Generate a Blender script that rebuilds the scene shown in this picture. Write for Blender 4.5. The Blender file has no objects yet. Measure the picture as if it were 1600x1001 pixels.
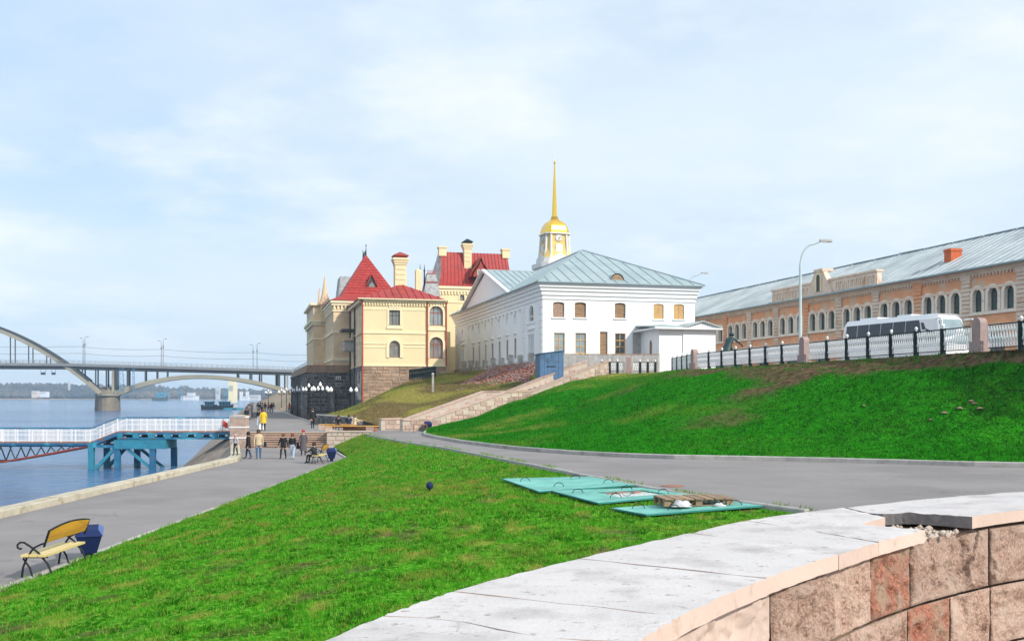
import bpy, math, random
import numpy as np
from mathutils import Vector, Matrix
random.seed(7); RNG = np.random.default_rng(7)
R = math.radians
S = bpy.context.scene
COL = S.collection
# ------------------------------------------------------------------ camera
FX, HZ, EYE = 1600.0, 618.0, 3.9          # focal length in photo pixels, horizon row, eye height over the quay
cam = bpy.data.cameras.new("camera"); camo = bpy.data.objects.new("camera", cam); COL.objects.link(camo)
cam.sensor_width = 36; cam.sensor_fit = 'HORIZONTAL'; cam.lens = 36.0
cam.shift_y = (HZ - 500.5) / 1600.0
cam.clip_start = 0.1; cam.clip_end = 12000
camo.location = (0, 0, EYE); camo.rotation_euler = (R(90), 0, 0)
S.camera = camo
# ------------------------------------------------------------------ sky
SUN = Vector((0.64, -0.54, 0.56)).normalized()
W = bpy.data.worlds.new("World"); S.world = W; W.use_nodes = True
nt = W.node_tree; nt.nodes.clear()
def WN(t, **k):
    n = nt.nodes.new(t)
    for a, b in k.items(): setattr(n, a, b)
    return n
sky = WN('ShaderNodeTexSky', sky_type='NISHITA', sun_disc=False)
sky.sun_elevation = math.asin(SUN.z); sky.sun_rotation = math.atan2(SUN.x, SUN.y)
sky.air_density = 1.0; sky.dust_density = 1.2; sky.ozone_density = 2.0
tc = WN('ShaderNodeTexCoord'); sep = WN('ShaderNodeSeparateXYZ'); nt.links.new(tc.outputs['Generated'], sep.inputs[0])
def wmath(op, a, b=None, c=None):
    n = WN('ShaderNodeMath', operation=op)
    for i, x in enumerate((a, b, c)):
        if x is None: continue
        if isinstance(x, (int, float)): n.inputs[i].default_value = x
        else: nt.links.new(x, n.inputs[i])
    return n.outputs[0]
zz = wmath('ADD', wmath('MAXIMUM', sep.outputs[2], 0.0), 0.16)
comb = WN('ShaderNodeCombineXYZ')
nt.links.new(wmath('DIVIDE', sep.outputs[0], zz), comb.inputs[0]); nt.links.new(wmath('DIVIDE', sep.outputs[1], zz), comb.inputs[1])
def wnoise(scale, detail, rough, off):
    mp = WN('ShaderNodeMapping'); mp.inputs['Location'].default_value = off
    nt.links.new(comb.outputs[0], mp.inputs[0])
    n = WN('ShaderNodeTexNoise'); n.inputs['Scale'].default_value = scale; n.inputs['Detail'].default_value = detail
    n.inputs['Roughness'].default_value = rough; nt.links.new(mp.outputs[0], n.inputs['Vector']); return n.outputs['Fac']
def wramp(fac, p0, p1, c0=(0, 0, 0, 1), c1=(1, 1, 1, 1)):
    r = WN('ShaderNodeValToRGB'); r.color_ramp.elements[0].position = p0; r.color_ramp.elements[1].position = p1
    r.color_ramp.elements[0].color = c0; r.color_ramp.elements[1].color = c1; r.color_ramp.interpolation = 'EASE'
    nt.links.new(fac, r.inputs[0]); return r.outputs[0]
veil = wramp(wnoise(0.55, 8, 0.6, (3.1, 0.4, 0)), 0.20, 0.66)
puff = wramp(wnoise(1.0, 10, 0.6, (7.3, 2.2, 0)), 0.46, 0.66)
def wmix(fac, a, b):
    n = WN('ShaderNodeMix', data_type='RGBA')
    if isinstance(fac, (int, float)): n.inputs[0].default_value = fac
    else: nt.links.new(fac, n.inputs[0])
    for x, i in ((a, 6), (b, 7)):
        if isinstance(x, tuple): n.inputs[i].default_value = x
        else: nt.links.new(x, n.inputs[i])
    return n.outputs[2]
# thin high haze over the clear sky, then brighter cloud
base = wmix(0.72, sky.outputs[0], (2.9, 4.0, 5.4, 1))
base = wmix(wmath('MULTIPLY', veil, 0.85), base, (4.7, 5.2, 5.55, 1))
base = wmix(wmath('MULTIPLY', puff, 0.7), base, (5.5, 5.7, 5.8, 1))
bg = WN('ShaderNodeBackground'); bg.inputs['Strength'].default_value = 0.1
nt.links.new(base, bg.inputs['Color'])
wo = WN('ShaderNodeOutputWorld'); nt.links.new(bg.outputs[0], wo.inputs[0])
# ------------------------------------------------------------------ sun and exposure
sl = bpy.data.lights.new("sun", 'SUN'); sl.energy = 2.35; sl.angle = R(1.0); sl.color = (1.0, 0.93, 0.82)
slo = bpy.data.objects.new("sun", sl); COL.objects.link(slo)
slo.rotation_euler = (-SUN).to_track_quat('-Z', 'Y').to_euler(); slo.location = (60, -40, 60)
S.view_settings.view_transform = 'Standard'; S.view_settings.look = 'None'
S.view_settings.exposure = 0.92; S.view_settings.gamma = 1.0; S.view_settings.use_curve_mapping = False
S.render.engine = 'CYCLES'
S.cycles.use_denoising = True; S.cycles.max_bounces = 6; S.cycles.volume_bounces = 2
S.cycles.caustics_reflective = False; S.cycles.caustics_refractive = False
# ------------------------------------------------------------------ layout helpers
def P(px, py, D): return ((px - 800) / FX * D, D, EYE - (py - HZ) / FX * D)
def G(px, py, z):
    D = FX * (EYE - z) / (py - HZ); return ((px - 800) / FX * D, D, z)
def onwall(O, d, px, py):
    """distance along a plan line O + t*d seen in column px, and the height of row py there"""
    k = (px - 800) / FX
    t = (k * O[1] - O[0]) / (d[0] - k * d[1]); D = O[1] + t * d[1]
    return t, EYE - (py - HZ) / FX * D
def lerp(a, b, t): return a + (b - a) * t
def pl(pts, x):
    """piecewise linear through sorted (x, y)"""
    xs = [p[0] for p in pts]; ys = [p[1] for p in pts]
    return np.interp(x, xs, ys)
def vnoise(x, y, s, seed=0):
    """smooth value noise 0..1 on numpy arrays"""
    x = np.asarray(x, float) / s; y = np.asarray(y, float) / s
    xi = np.floor(x).astype(np.int64); yi = np.floor(y).astype(np.int64); fx = x - xi; fy = y - yi
    fx = fx * fx * (3 - 2 * fx); fy = fy * fy * (3 - 2 * fy)
    def h(i, j):
        n = (i * 374761393 + j * 668265263 + seed * 974711) & 0xffffffff
        n = ((n ^ (n >> 13)) * 1274126177) & 0xffffffff
        return ((n ^ (n >> 16)) & 0xffff) / 65535.0
    return (h(xi, yi) * (1 - fx) + h(xi + 1, yi) * fx) * (1 - fy) + (h(xi, yi + 1) * (1 - fx) + h(xi + 1, yi + 1) * fx) * fy
def fbm(x, y, s, seed=0, o=4):
    v = 0; a = 0.5; t = 0
    for k in range(o): v = v + a * vnoise(x, y, s / 2 ** k, seed + k); t += a; a *= 0.5
    return v / t
# ------------------------------------------------------------------ materials
MATS = {}
def mat(name, c, rough=0.8, var=0.12, scale=3.0, bump=0.0, bscale=None, metal=0.0, c2=None, s2=0.6, t2=(0.5, 0.65), rnd=0.0, spec=0.4, c3=None, s3=8.0, t3=(0.55, 0.7), zs=1.0, coat=0.0):
    """procedural paint / stone / metal: base colour with noise variation, two stain layers, bump"""
    m = bpy.data.materials.new(name); m.use_nodes = True; t = m.node_tree; N = t.nodes; L = t.links
    b = N['Principled BSDF']; b.inputs['Roughness'].default_value = rough; b.inputs['Metallic'].default_value = metal
    b.inputs['Specular IOR Level'].default_value = spec
    if coat: b.inputs['Coat Weight'].default_value = coat
    geo = N.new('ShaderNodeNewGeometry'); mp = N.new('ShaderNodeMapping'); L.new(geo.outputs['Position'], mp.inputs[0])
    mp.inputs['Scale'].default_value = (1, 1, zs)
    def noise(s, d=5):
        n = N.new('ShaderNodeTexNoise'); n.inputs['Scale'].default_value = s; n.inputs['Detail'].default_value = d
        n.inputs['Roughness'].default_value = 0.62
        L.new(mp.outputs[0], n.inputs['Vector']); return n.outputs['Fac']
    def mix(f, a, bb, mode='MIX'):
        n = N.new('ShaderNodeMix'); n.data_type = 'RGBA'; n.blend_type = mode
        if isinstance(f, float): n.inputs[0].default_value = f
        else: L.new(f, n.inputs[0])
        for x, i in ((a, 6), (bb, 7)):
            if isinstance(x, tuple): n.inputs[i].default_value = x if len(x) == 4 else x + (1,)
            else: L.new(x, n.inputs[i])
        return n.outputs[2]
    def ramp(f, p):
        r = N.new('ShaderNodeValToRGB'); r.color_ramp.elements[0].position = p[0]; r.color_ramp.elements[1].position = p[1]
        L.new(f, r.inputs[0]); return r.outputs[0]
    lo = tuple(x * (1 - var) for x in c); hi = tuple(min(1, x * (1 + var)) for x in c)
    col = mix(ramp(noise(scale), (0.3, 0.7)), lo, hi)
    if c2: col = mix(ramp(noise(s2, 7), t2), col, c2)
    if c3: col = mix(ramp(noise(s3, 6), t3), col, c3)
    if rnd:
        oi = N.new('ShaderNodeObjectInfo'); mr = N.new('ShaderNodeMapRange')
        mr.inputs['To Min'].default_value = 1 - rnd; mr.inputs['To Max'].default_value = 1 + rnd
        L.new(oi.outputs['Random'], mr.inputs[0])
        v = N.new('ShaderNodeVectorMath'); v.operation = 'SCALE'; L.new(col, v.inputs[0]); L.new(mr.outputs[0], v.inputs['Scale']); col = v.outputs[0]
    L.new(col, b.inputs['Base Color'])
    if bump:
        bn = N.new('ShaderNodeBump'); bn.inputs['Strength'].default_value = 1.0; bn.inputs['Distance'].default_value = bump
        L.new(noise(bscale or scale * 4, 6), bn.inputs['Height']); L.new(bn.outputs[0], b.inputs['Normal'])
    MATS[name] = m; return m
def glass(name, c, rough=0.04):
    m = bpy.data.materials.new(name); m.use_nodes = True; b = m.node_tree.nodes['Principled BSDF']
    t = m.node_tree; geo = t.nodes.new('ShaderNodeNewGeometry'); n = t.nodes.new('ShaderNodeTexNoise'); n.inputs['Scale'].default_value = 1.3
    t.links.new(geo.outputs['Position'], n.inputs['Vector'])
    r = t.nodes.new('ShaderNodeValToRGB'); r.color_ramp.elements[0].color = tuple(x * 0.5 for x in c) + (1,); r.color_ramp.elements[1].color = tuple(min(1, x * 1.5) for x in c) + (1,)
    t.links.new(n.outputs['Fac'], r.inputs[0]); t.links.new(r.outputs[0], b.inputs['Base Color'])
    b.inputs['Roughness'].default_value = rough; b.inputs['Specular IOR Level'].default_value = 0.6
    MATS[name] = m; return m
M_ = MATS
mat('asphalt', (0.235, 0.218, 0.218), 0.9, 0.10, 0.5, 0.006, 60, c2=(0.198, 0.184, 0.186), s2=0.16, t2=(0.50, 0.60), c3=(0.29, 0.27, 0.265), s3=35, t3=(0.52, 0.75))
mat('kerb_concrete', (0.50, 0.455, 0.36), 0.9, 0.14, 2.0, 0.01, 14, c2=(0.32, 0.26, 0.17), s2=1.6, t2=(0.52, 0.68), rnd=0.07, c3=(0.17, 0.13, 0.09), s3=5, t3=(0.62, 0.7))
mat('kerb_grey', (0.40, 0.385, 0.37), 0.9, 0.14, 3.0, 0.008, 20, c2=(0.27, 0.25, 0.22), s2=2.0, t2=(0.52, 0.7), rnd=0.08)
mat('revetment', (0.30, 0.25, 0.21), 0.9, 0.2, 1.2, 0.03, 6, c2=(0.18, 0.15, 0.12), s2=0.8)
mat('white_plaster', (0.86, 0.875, 0.89), 0.9, 0.025, 0.6, 0.004, 9, c2=(0.76, 0.77, 0.785), s2=0.35, t2=(0.58, 0.8))
mat('white_trim', (0.82, 0.835, 0.85), 0.85, 0.03, 2.0)
mat('white_plinth', (0.42, 0.39, 0.36), 0.95, 0.25, 1.8, 0.04, 4, c2=(0.62, 0.61, 0.6), s2=1.1, t2=(0.45, 0.6))
mat('brick_infill', (0.36, 0.23, 0.165), 0.95, 0.25, 4.0, 0.02, 12, c2=(0.52, 0.45, 0.36), s2=3, zs=5)
mat('old_board', (0.38, 0.245, 0.145), 0.9, 0.25, 2.5, 0.01, 20, c2=(0.22, 0.14, 0.09), s2=3, zs=6, rnd=0.15)
mat('ply_board', (0.52, 0.32, 0.14), 0.85, 0.1, 2.0, rnd=0.06)
mat('window_wood', (0.60, 0.34, 0.10), 0.6, 0.1, 4.0)
mat('brown_frame', (0.30, 0.12, 0.07), 0.6, 0.15, 4.0)
mat('red_pipe', (0.36, 0.07, 0.04), 0.6, 0.15, 4.0)
mat('dark_frame', (0.05, 0.05, 0.055), 0.5, 0.15, 4.0)
glass('glass_sky', (0.24, 0.32, 0.35)); glass('glass_dark', (0.03, 0.045, 0.06)); glass('glass_arch', (0.06, 0.10, 0.10)); glass('glass_grey', (0.20, 0.21, 0.20)); glass('glass_bus', (0.02, 0.028, 0.04), 0.1)
mat('zinc_roof', (0.38, 0.46, 0.475), 0.5, 0.06, 0.5, c2=(0.31, 0.39, 0.41), s2=0.3, t2=(0.45, 0.6), metal=0.25, rnd=0.04)
mat('zinc_seam', (0.27, 0.37, 0.41), 0.6, 0.05)
mat('silver_roof', (0.47, 0.52, 0.54), 0.5, 0.10, 0.7, c2=(0.34, 0.39, 0.41), s2=0.22, t2=(0.45, 0.6), metal=0.35)
mat('red_roof', (0.36, 0.035, 0.03), 0.6, 0.12, 0.8, c2=(0.26, 0.03, 0.028), s2=0.5, t2=(0.5, 0.65), c3=(0.38, 0.13, 0.09), s3=1.6, t3=(0.6, 0.78))
mat('slate', (0.36, 0.37, 0.38), 0.7, 0.3, 5.0, c2=(0.24, 0.25, 0.27), s2=2.5, t2=(0.5, .56))
mat('red_seam', (0.30, 0.035, 0.03), 0.6, 0.1)
mat('red_tile', (0.36, 0.035, 0.03), 0.6, 0.14, 2.2, rnd=0.12)
mat('yellow_plaster', (0.76, 0.635, 0.39), 0.9, 0.05, 0.6, c2=(0.68, 0.54, 0.32), s2=0.3, t2=(0.56, 0.76))
mat('cream_trim', (0.80, 0.70, 0.47), 0.9, 0.05, 1.5)
mat('ochre_wall', (0.72, 0.54, 0.35), 0.92, 0.10, 0.9, c2=(0.60, 0.43, 0.28), s2=0.6)
mat('granite_brown', (0.36, 0.24, 0.17), 0.9, 0.22, 3.0, 0.03, 9, c2=(0.23, 0.16, 0.12), s2=2.0, rnd=0.22)
mat('granite_dark', (0.13, 0.12, 0.125), 0.9, 0.28, 3.0, 0.04, 8, c2=(0.06, 0.06, 0.07), s2=1.2, rnd=0.5, c3=(0.26, 0.24, 0.22), s3=2.2, t3=(0.56, 0.7))
mat('mortar_dark', (0.36, 0.34, 0.33), 0.95, 0.1, 3.0)
mat('mortar', (0.46, 0.40, 0.34), 0.95, 0.1, 3.0)
mat('granite_pink', (0.45, 0.33, 0.275), 0.85, 0.16, 4.0, 0.012, 14, c2=(0.33, 0.24, 0.20), s2=2.2, rnd=0.2)
mat('granite_pale', (0.52, 0.43, 0.36), 0.85, 0.10, 4.0, 0.008, 14, c2=(0.50, 0.42, 0.36), s2=1.4, rnd=0.05)
mat('pillar_granite', (0.36, 0.255, 0.245), 0.75, 0.12, 9.0, 0.004, 40, c2=(0.29, 0.205, 0.20), s2=4)
mat('old_brick', (0.78, 0.39, 0.215), 0.95, 0.14, 0.9, 0.02, 7, c2=(0.64, 0.50, 0.36), s2=0.5, t2=(0.52, 0.62), c3=(0.42, 0.25, 0.17), s3=2.4, t3=(0.60, 0.72))
mat('old_plaster', (0.72, 0.60, 0.49), 0.95, 0.12, 1.0, 0.01, 8, c2=(0.62, 0.40, 0.27), s2=0.9, t2=(0.54, 0.68), rnd=0.06, c3=(0.42, 0.33, 0.26), s3=4, t3=(0.6, .72))
mat('pale_surround', (0.82, 0.75, 0.65), 0.95, 0.08, 2.0, rnd=0.04, c2=(0.6, 0.5, 0.4), s2=1.6, t2=(0.56, 0.7))
mat('rubble_brick', (0.36, 0.15, 0.115), 0.95, 0.25, 3.0, c2=(0.30, 0.27, 0.27), s2=0.55, t2=(0.46, 0.70))
mat('gold', (0.95, 0.60, 0.06), 0.28, 0.05, 2.0, metal=0.9)
mat('tower_yellow', (0.72, 0.50, 0.14), 0.85, 0.05, 0.6)
mat('tower_white', (0.72, 0.70, 0.66), 0.85, 0.04, 0.6)
mat('fence_white', (0.78, 0.79, 0.80), 0.6, 0.05, 3.0)
mat('fence_dark', (0.008, 0.018, 0.022), 0.6, 0.1, 6.0, spec=.15)
mat('blue_steel', (0.02, 0.13, 0.26), 0.6, 0.15, 2.0, 0.004, 20, c2=(0.05, 0.36, 0.47), s2=0.8, c3=(0.20, 0.07, 0.035), s3=2.2, t3=(0.57, 0.66))
mat('teal_steel', (0.03, 0.22, 0.32), 0.65, 0.12, 2.0, 0.004, 20, c2=(0.025, 0.17, 0.27), s2=1.1, c3=(0.26, 0.10, 0.05), s3=2.2, t3=(0.66, 0.76))
mat('rust_steel', (0.27, 0.055, 0.04), 0.8, 0.2, 3.0, c2=(0.16, 0.05, 0.04), s2=2)
mat('deck_wood', (0.34, 0.17, 0.12), 0.9, 0.2, 3.0)
mat('bridge_concrete', (0.29, 0.275, 0.215), 0.9, 0.10, 0.25, c2=(0.25, 0.235, 0.19), s2=0.12)
mat('bridge_deck', (0.19, 0.20, 0.21), 0.9, 0.1, 0.3)
mat('bridge_steel', (0.045, 0.055, 0.06), 0.7, 0.1, 0.5)
mat('pier_stone', (0.20, 0.17, 0.13), 0.95, 0.2, 0.6, 0.06, 1.2)
mat('shed_blue', (0.075, 0.16, 0.29), 0.6, 0.14, 1.6, 0.004, 10, c2=(0.05, 0.11, 0.2), s2=1.2)
mat('grey_wood', (0.40, 0.39, 0.38), 0.9, 0.16, 3.0, 0.006, 14, rnd=0.12)
mat('bench_wood', (0.72, 0.36, 0.045), 0.5, 0.10, 3.0, 0.002, 40, c2=(0.6, 0.28, 0.035), s2=2, zs=5, rnd=0.05)
mat('bench_seat', (0.66, 0.52, 0.22), 0.5, 0.08, 3.0, 0.002, 40, rnd=0.05)
mat('black_iron', (0.009, 0.012, 0.016), 0.5, 0.1, 9, spec=.25)
mat('bin_blue', (0.009, 0.02, 0.085), 0.6, 0.12, 5.0, 0.002, 30, spec=.2)
mat('lid_blue', (0.06, 0.12, 0.34), 0.45, 0.1, 5.0)
mat('green_board', (0.12, 0.37, 0.32), 0.65, 0.10, 2.2, 0.003, 25, c2=(0.19, 0.52, 0.45), s2=1.1, t2=(0.42, 0.66), c3=(0.30, 0.42, 0.36), s3=5, t3=(0.62, 0.78))
mat('board_edge', (0.03, 0.22, 0.20), 0.8, 0.15, 3.0)
mat('pallet_wood', (0.29, 0.20, 0.13), 0.9, 0.2, 5.0, 0.005, 30, zs=4, rnd=0.2)
mat('plastic_film', (0.55, 0.56, 0.58), 0.25, 0.05, 6.0, 0.02, 10)
mat('coping', (0.56, 0.535, 0.535), 0.9, 0.08, 2.3, 0.004, 60, c2=(0.40, 0.375, 0.37), s2=3.1, t2=(0.50, 0.70), rnd=0.03, c3=(0.30, 0.265, 0.24), s3=22, t3=(0.60, 0.70))
mat('coping_edge', (0.56, 0.435, 0.37), 0.85, 0.07, 2.5, 0.003, 40, rnd=0.05, c2=(0.42, 0.31, 0.25), s2=9, t2=(0.55, 0.72))
mat('slab_end_shade', (0.17, 0.16, 0.16), 0.95, 0.2, 12, 0.01, 40)  # dark tone paints shade onto the slab end face at the gap
mat('rough_granite', (0.37, 0.245, 0.19), 0.95, 0.65, 75.0, 0.03, 34, c2=(0.49, 0.375, 0.31), s2=4.5, t2=(0.38, 0.70), rnd=0.2, c3=(0.34, 0.14, 0.085), s3=3.2, t3=(0.60, 0.76))
mat('red_granite', (0.36, 0.15, 0.10), 0.95, 0.6, 70.0, 0.03, 34, c2=(0.36, 0.26, 0.19), s2=8, t2=(0.42, 0.62), c3=(0.24, 0.13, 0.09), s3=20, t3=(0.58, 0.7))
mat('chimney_brick', (0.56, 0.13, 0.05), 0.95, 0.2, 5.0, 0.01, 20)
mat('wall_render', (0.50, 0.40, 0.345), 0.95, 0.08, 3.0, 0.004, 30, c2=(0.42, 0.26, 0.17), s2=2.6, t2=(0.58, 0.72))
mat('joint_fill', (0.24, 0.175, 0.135), 0.95, 0.2, 9.0)
mat('bronze', (0.035, 0.07, 0.075), 0.55, 0.2, 6.0, metal=0.5)
mat('steel_pole', (0.50, 0.60, 0.63), 0.5, 0.05, 3.0)
mat('lamp_globe', (0.90, 0.90, 0.90), 0.25, 0.02, 3.0)
mat('bus_white', (0.80, 0.81, 0.83), 0.25, 0.03, 1.0, coat=0.4)
mat('bus_dark', (0.02, 0.022, 0.026), 0.35, 0.1, 4.0)
mat('tyre', (0.02, 0.02, 0.02), 0.85, 0.1, 9)
mat('soil', (0.13, 0.085, 0.055), 0.95, 0.3, 2.0, 0.05, 6)
mat('far_wall', (0.55, 0.54, 0.52), 0.9, 0.1, 0.05)
mat('far_white', (0.72, 0.72, 0.72), 0.9, 0.05, 0.05)
mat('far_steel', (0.10, 0.22, 0.30), 0.8, 0.1, 0.1)
mat('far_wood', (0.06, 0.065, 0.065), 0.95, 0.35, 0.02, c2=(0.15, 0.12, 0.085), s2=0.01)
mat('far_bank', (0.33, 0.25, 0.17), 0.95, 0.2, 0.02)
mat('boat_blue', (0.05, 0.32, 0.46), 0.6, 0.1, 0.6)
mat('boat_hull', (0.06, 0.075, 0.085), 0.7, 0.2, 0.6)
mat('flag_red', (0.72, 0.06, 0.03), 0.7, 0.05, 3)
mat('litter_white', (0.82, 0.84, 0.86), 0.6, 0.03, 8)
def add_cracks(name, col, scale, width, amount):
    m = M_[name]; t = m.node_tree; N = t.nodes; L = t.links; b = N['Principled BSDF']; src = b.inputs['Base Color'].links[0].from_socket
    geo = N.new('ShaderNodeNewGeometry'); ns = N.new('ShaderNodeTexNoise'); ns.inputs['Scale'].default_value = scale * 2.2; ns.inputs['Detail'].default_value = 5; L.new(geo.outputs['Position'], ns.inputs['Vector'])
    va = N.new('ShaderNodeVectorMath'); va.operation = 'MULTIPLY_ADD'; L.new(ns.outputs['Color'], va.inputs[0]); va.inputs[1].default_value = (.9 / scale,) * 3; L.new(geo.outputs['Position'], va.inputs[2])
    vo = N.new('ShaderNodeTexVoronoi'); vo.feature = 'DISTANCE_TO_EDGE'; vo.inputs['Scale'].default_value = scale; L.new(va.outputs[0], vo.inputs['Vector'])
    r = N.new('ShaderNodeValToRGB'); r.color_ramp.elements[0].position = 0; r.color_ramp.elements[0].color = (1, 1, 1, 1); r.color_ramp.elements[1].position = width * scale; r.color_ramp.elements[1].color = (0, 0, 0, 1); L.new(vo.outputs['Distance'], r.inputs[0])
    n2 = N.new('ShaderNodeTexNoise'); n2.inputs['Scale'].default_value = scale * .7; L.new(geo.outputs['Position'], n2.inputs['Vector']); r2 = N.new('ShaderNodeValToRGB'); r2.color_ramp.elements[0].position = .48; r2.color_ramp.elements[1].position = .6; L.new(n2.outputs['Fac'], r2.inputs[0])
    mu = N.new('ShaderNodeMath'); mu.operation = 'MULTIPLY'; L.new(r.outputs[0], mu.inputs[0]); L.new(r2.outputs[0], mu.inputs[1]); m2 = N.new('ShaderNodeMath'); m2.operation = 'MULTIPLY'; L.new(mu.outputs[0], m2.inputs[0]); m2.inputs[1].default_value = amount
    mx = N.new('ShaderNodeMix'); mx.data_type = 'RGBA'; L.new(m2.outputs[0], mx.inputs[0]); L.new(src, mx.inputs[6]); mx.inputs[7].default_value = col + (1,); L.new(mx.outputs[2], b.inputs['Base Color'])
add_cracks('asphalt', (0.10, 0.095, 0.095), 0.16, 0.03, .8)
add_cracks('coping', (0.24, 0.21, 0.19), 1.1, 0.004, .75)
# ------------------------------------------------------------------ mesh builder
class MB:
    def __init__(s): s.v = []; s.f = []; s.m = []
    def add(s, vs, fs, m=0):
        o = len(s.v); s.v.extend([tuple(p) for p in vs]); s.f.extend([tuple(i + o for i in f) for f in fs]); s.m.extend([m] * len(fs)); return s
    def box(s, x0, x1, y0, y1, z0, z1, m=0):
        return s.add([(x0, y0, z0), (x1, y0, z0), (x1, y1, z0), (x0, y1, z0), (x0, y0, z1), (x1, y0, z1), (x1, y1, z1), (x0, y1, z1)],
                     [(0, 3, 2, 1), (4, 5, 6, 7), (0, 1, 5, 4), (1, 2, 6, 5), (2, 3, 7, 6), (3, 0, 4, 7)], m)
    def poly(s, pts, m=0): return s.add(pts, [tuple(range(len(pts)))], m)
    def bar(s, p, q, w, h=None, m=0, up=(0, 0, 1)):
        p = Vector(p); q = Vector(q); d = (q - p)
        if d.length < 1e-6: return s
        d.normalize(); u = Vector(up)
        if abs(d.dot(u)) > 0.98: u = Vector((1, 0, 0))
        a = d.cross(u).normalized(); b = a.cross(d).normalized(); h = h or w
        vs = []
        for c in (p, q):
            for i, j in ((-1, -1), (1, -1), (1, 1), (-1, 1)): vs.append(c + a * (i * w / 2) + b * (j * h / 2))
        return s.add(vs, [(0, 1, 2, 3), (7, 6, 5, 4), (0, 4, 5, 1), (1, 5, 6, 2), (2, 6, 7, 3), (3, 7, 4, 0)], m)
    def tube(s, pts, r, n=6, m=0, cap=True):
        pts = [Vector(p) for p in pts]; k = len(pts)
        rs = r if isinstance(r, (list, tuple)) else [r] * k
        vs = []; a = None
        for i, p in enumerate(pts):
            d = (pts[min(i + 1, k - 1)] - pts[max(i - 1, 0)]).normalized()
            if a is None:
                u = Vector((0, 0, 1)) if abs(d.z) < 0.9 else Vector((1, 0, 0)); a = d.cross(u).normalized()
            else:
                a = (a - d * a.dot(d))
                a = a.normalized() if a.length > 1e-5 else d.cross(Vector((0, 1, 0.3))).normalized()
            b = d.cross(a)
            for j in range(n):
                t = 2 * math.pi * j / n; vs.append(p + (a * math.cos(t) + b * math.sin(t)) * rs[i])
        fs = [(i * n + j, i * n + (j + 1) % n, (i + 1) * n + (j + 1) % n, (i + 1) * n + j) for i in range(k - 1) for j in range(n)]
        if cap: fs += [tuple(range(n))[::-1], tuple((k - 1) * n + j for j in range(n))]
        return s.add(vs, fs, m)
    def lathe(s, prof, n=12, c=(0, 0, 0), m=0, rot=0.0, sx=1, sy=1):
        vs = []; k = len(prof)
        for r, z in prof:
            for j in range(n):
                t = 2 * math.pi * j / n + rot; vs.append((c[0] + r * math.cos(t) * sx, c[1] + r * math.sin(t) * sy, c[2] + z))
        fs = [(i * n + j, i * n + (j + 1) % n, (i + 1) * n + (j + 1) % n, (i + 1) * n + j) for i in range(k - 1) for j in range(n)]
        fs += [tuple(range(n))[::-1], tuple((k - 1) * n + j for j in range(n))]
        return s.add(vs, fs, m)
    def prism(s, pts, vec, m=0):
        n = len(pts); v = Vector(vec)
        vs = [Vector(p) for p in pts] + [Vector(p) + v for p in pts]
        return s.add(vs, [tuple(range(n))[::-1], tuple(range(n, 2 * n))] + [(i, (i + 1) % n, n + (i + 1) % n, n + i) for i in range(n)], m)
    def strip(s, A, B, m=0):
        n = len(A); return s.add(list(A) + list(B), [(i, i + 1, n + i + 1, n + i) for i in range(n - 1)], m)
    def mesh(s, name, mats, smooth=False):
        me = bpy.data.meshes.new(name); me.from_pydata(s.v, [], s.f)
        for x in (mats if isinstance(mats, (list, tuple)) else [mats]): me.materials.append(M_[x] if isinstance(x, str) else x)
        if any(s.m): me.polygons.foreach_set('material_index', s.m)
        if smooth: me.polygons.foreach_set('use_smooth', [True] * len(s.f))
        me.update(); return me
    def build(s, name, mats, parent=None, smooth=False, loc=None, rz=0.0):
        o = bpy.data.objects.new(name, s.mesh(name, mats, smooth)); COL.objects.link(o)
        if parent: o.parent = parent
        if loc: o.location = loc
        if rz: o.rotation_euler = (0, 0, rz)
        return o
def put(name, me, parent=None, loc=(0, 0, 0), rz=0.0, scale=None, rot=None):
    o = bpy.data.objects.new(name, me); COL.objects.link(o); o.parent = parent; o.location = loc
    o.rotation_euler = rot if rot else (0, 0, rz)
    if scale: o.scale = scale
    return o
def tag(o, label=None, cat=None, group=None, kind=None):
    for k, x in (('label', label), ('category', cat), ('group', group), ('kind', kind)):
        if x: o[k] = x
    return o
def thing(name, label, cat, loc=(0, 0, 0), rz=0.0, group=None):
    o = bpy.data.objects.new(name, None); COL.objects.link(o); o.empty_display_size = 0.2
    o.location = loc; o.rotation_euler = (0, 0, rz); return tag(o, label, cat, group)
def copy_tree(o, label=None, loc=None, rz=None, parent=None):
    c = o.copy(); COL.objects.link(c); c.parent = parent
    if label: c['label'] = label
    if loc is not None: c.location = loc
    if rz is not None: c.rotation_euler = (0, 0, rz)
    for ch in list(o.children): copy_tree(ch, parent=c)
    return c
def struct(o): o['kind'] = 'structure'; return o
def stuff(o): o['kind'] = 'stuff'; return o
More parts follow.
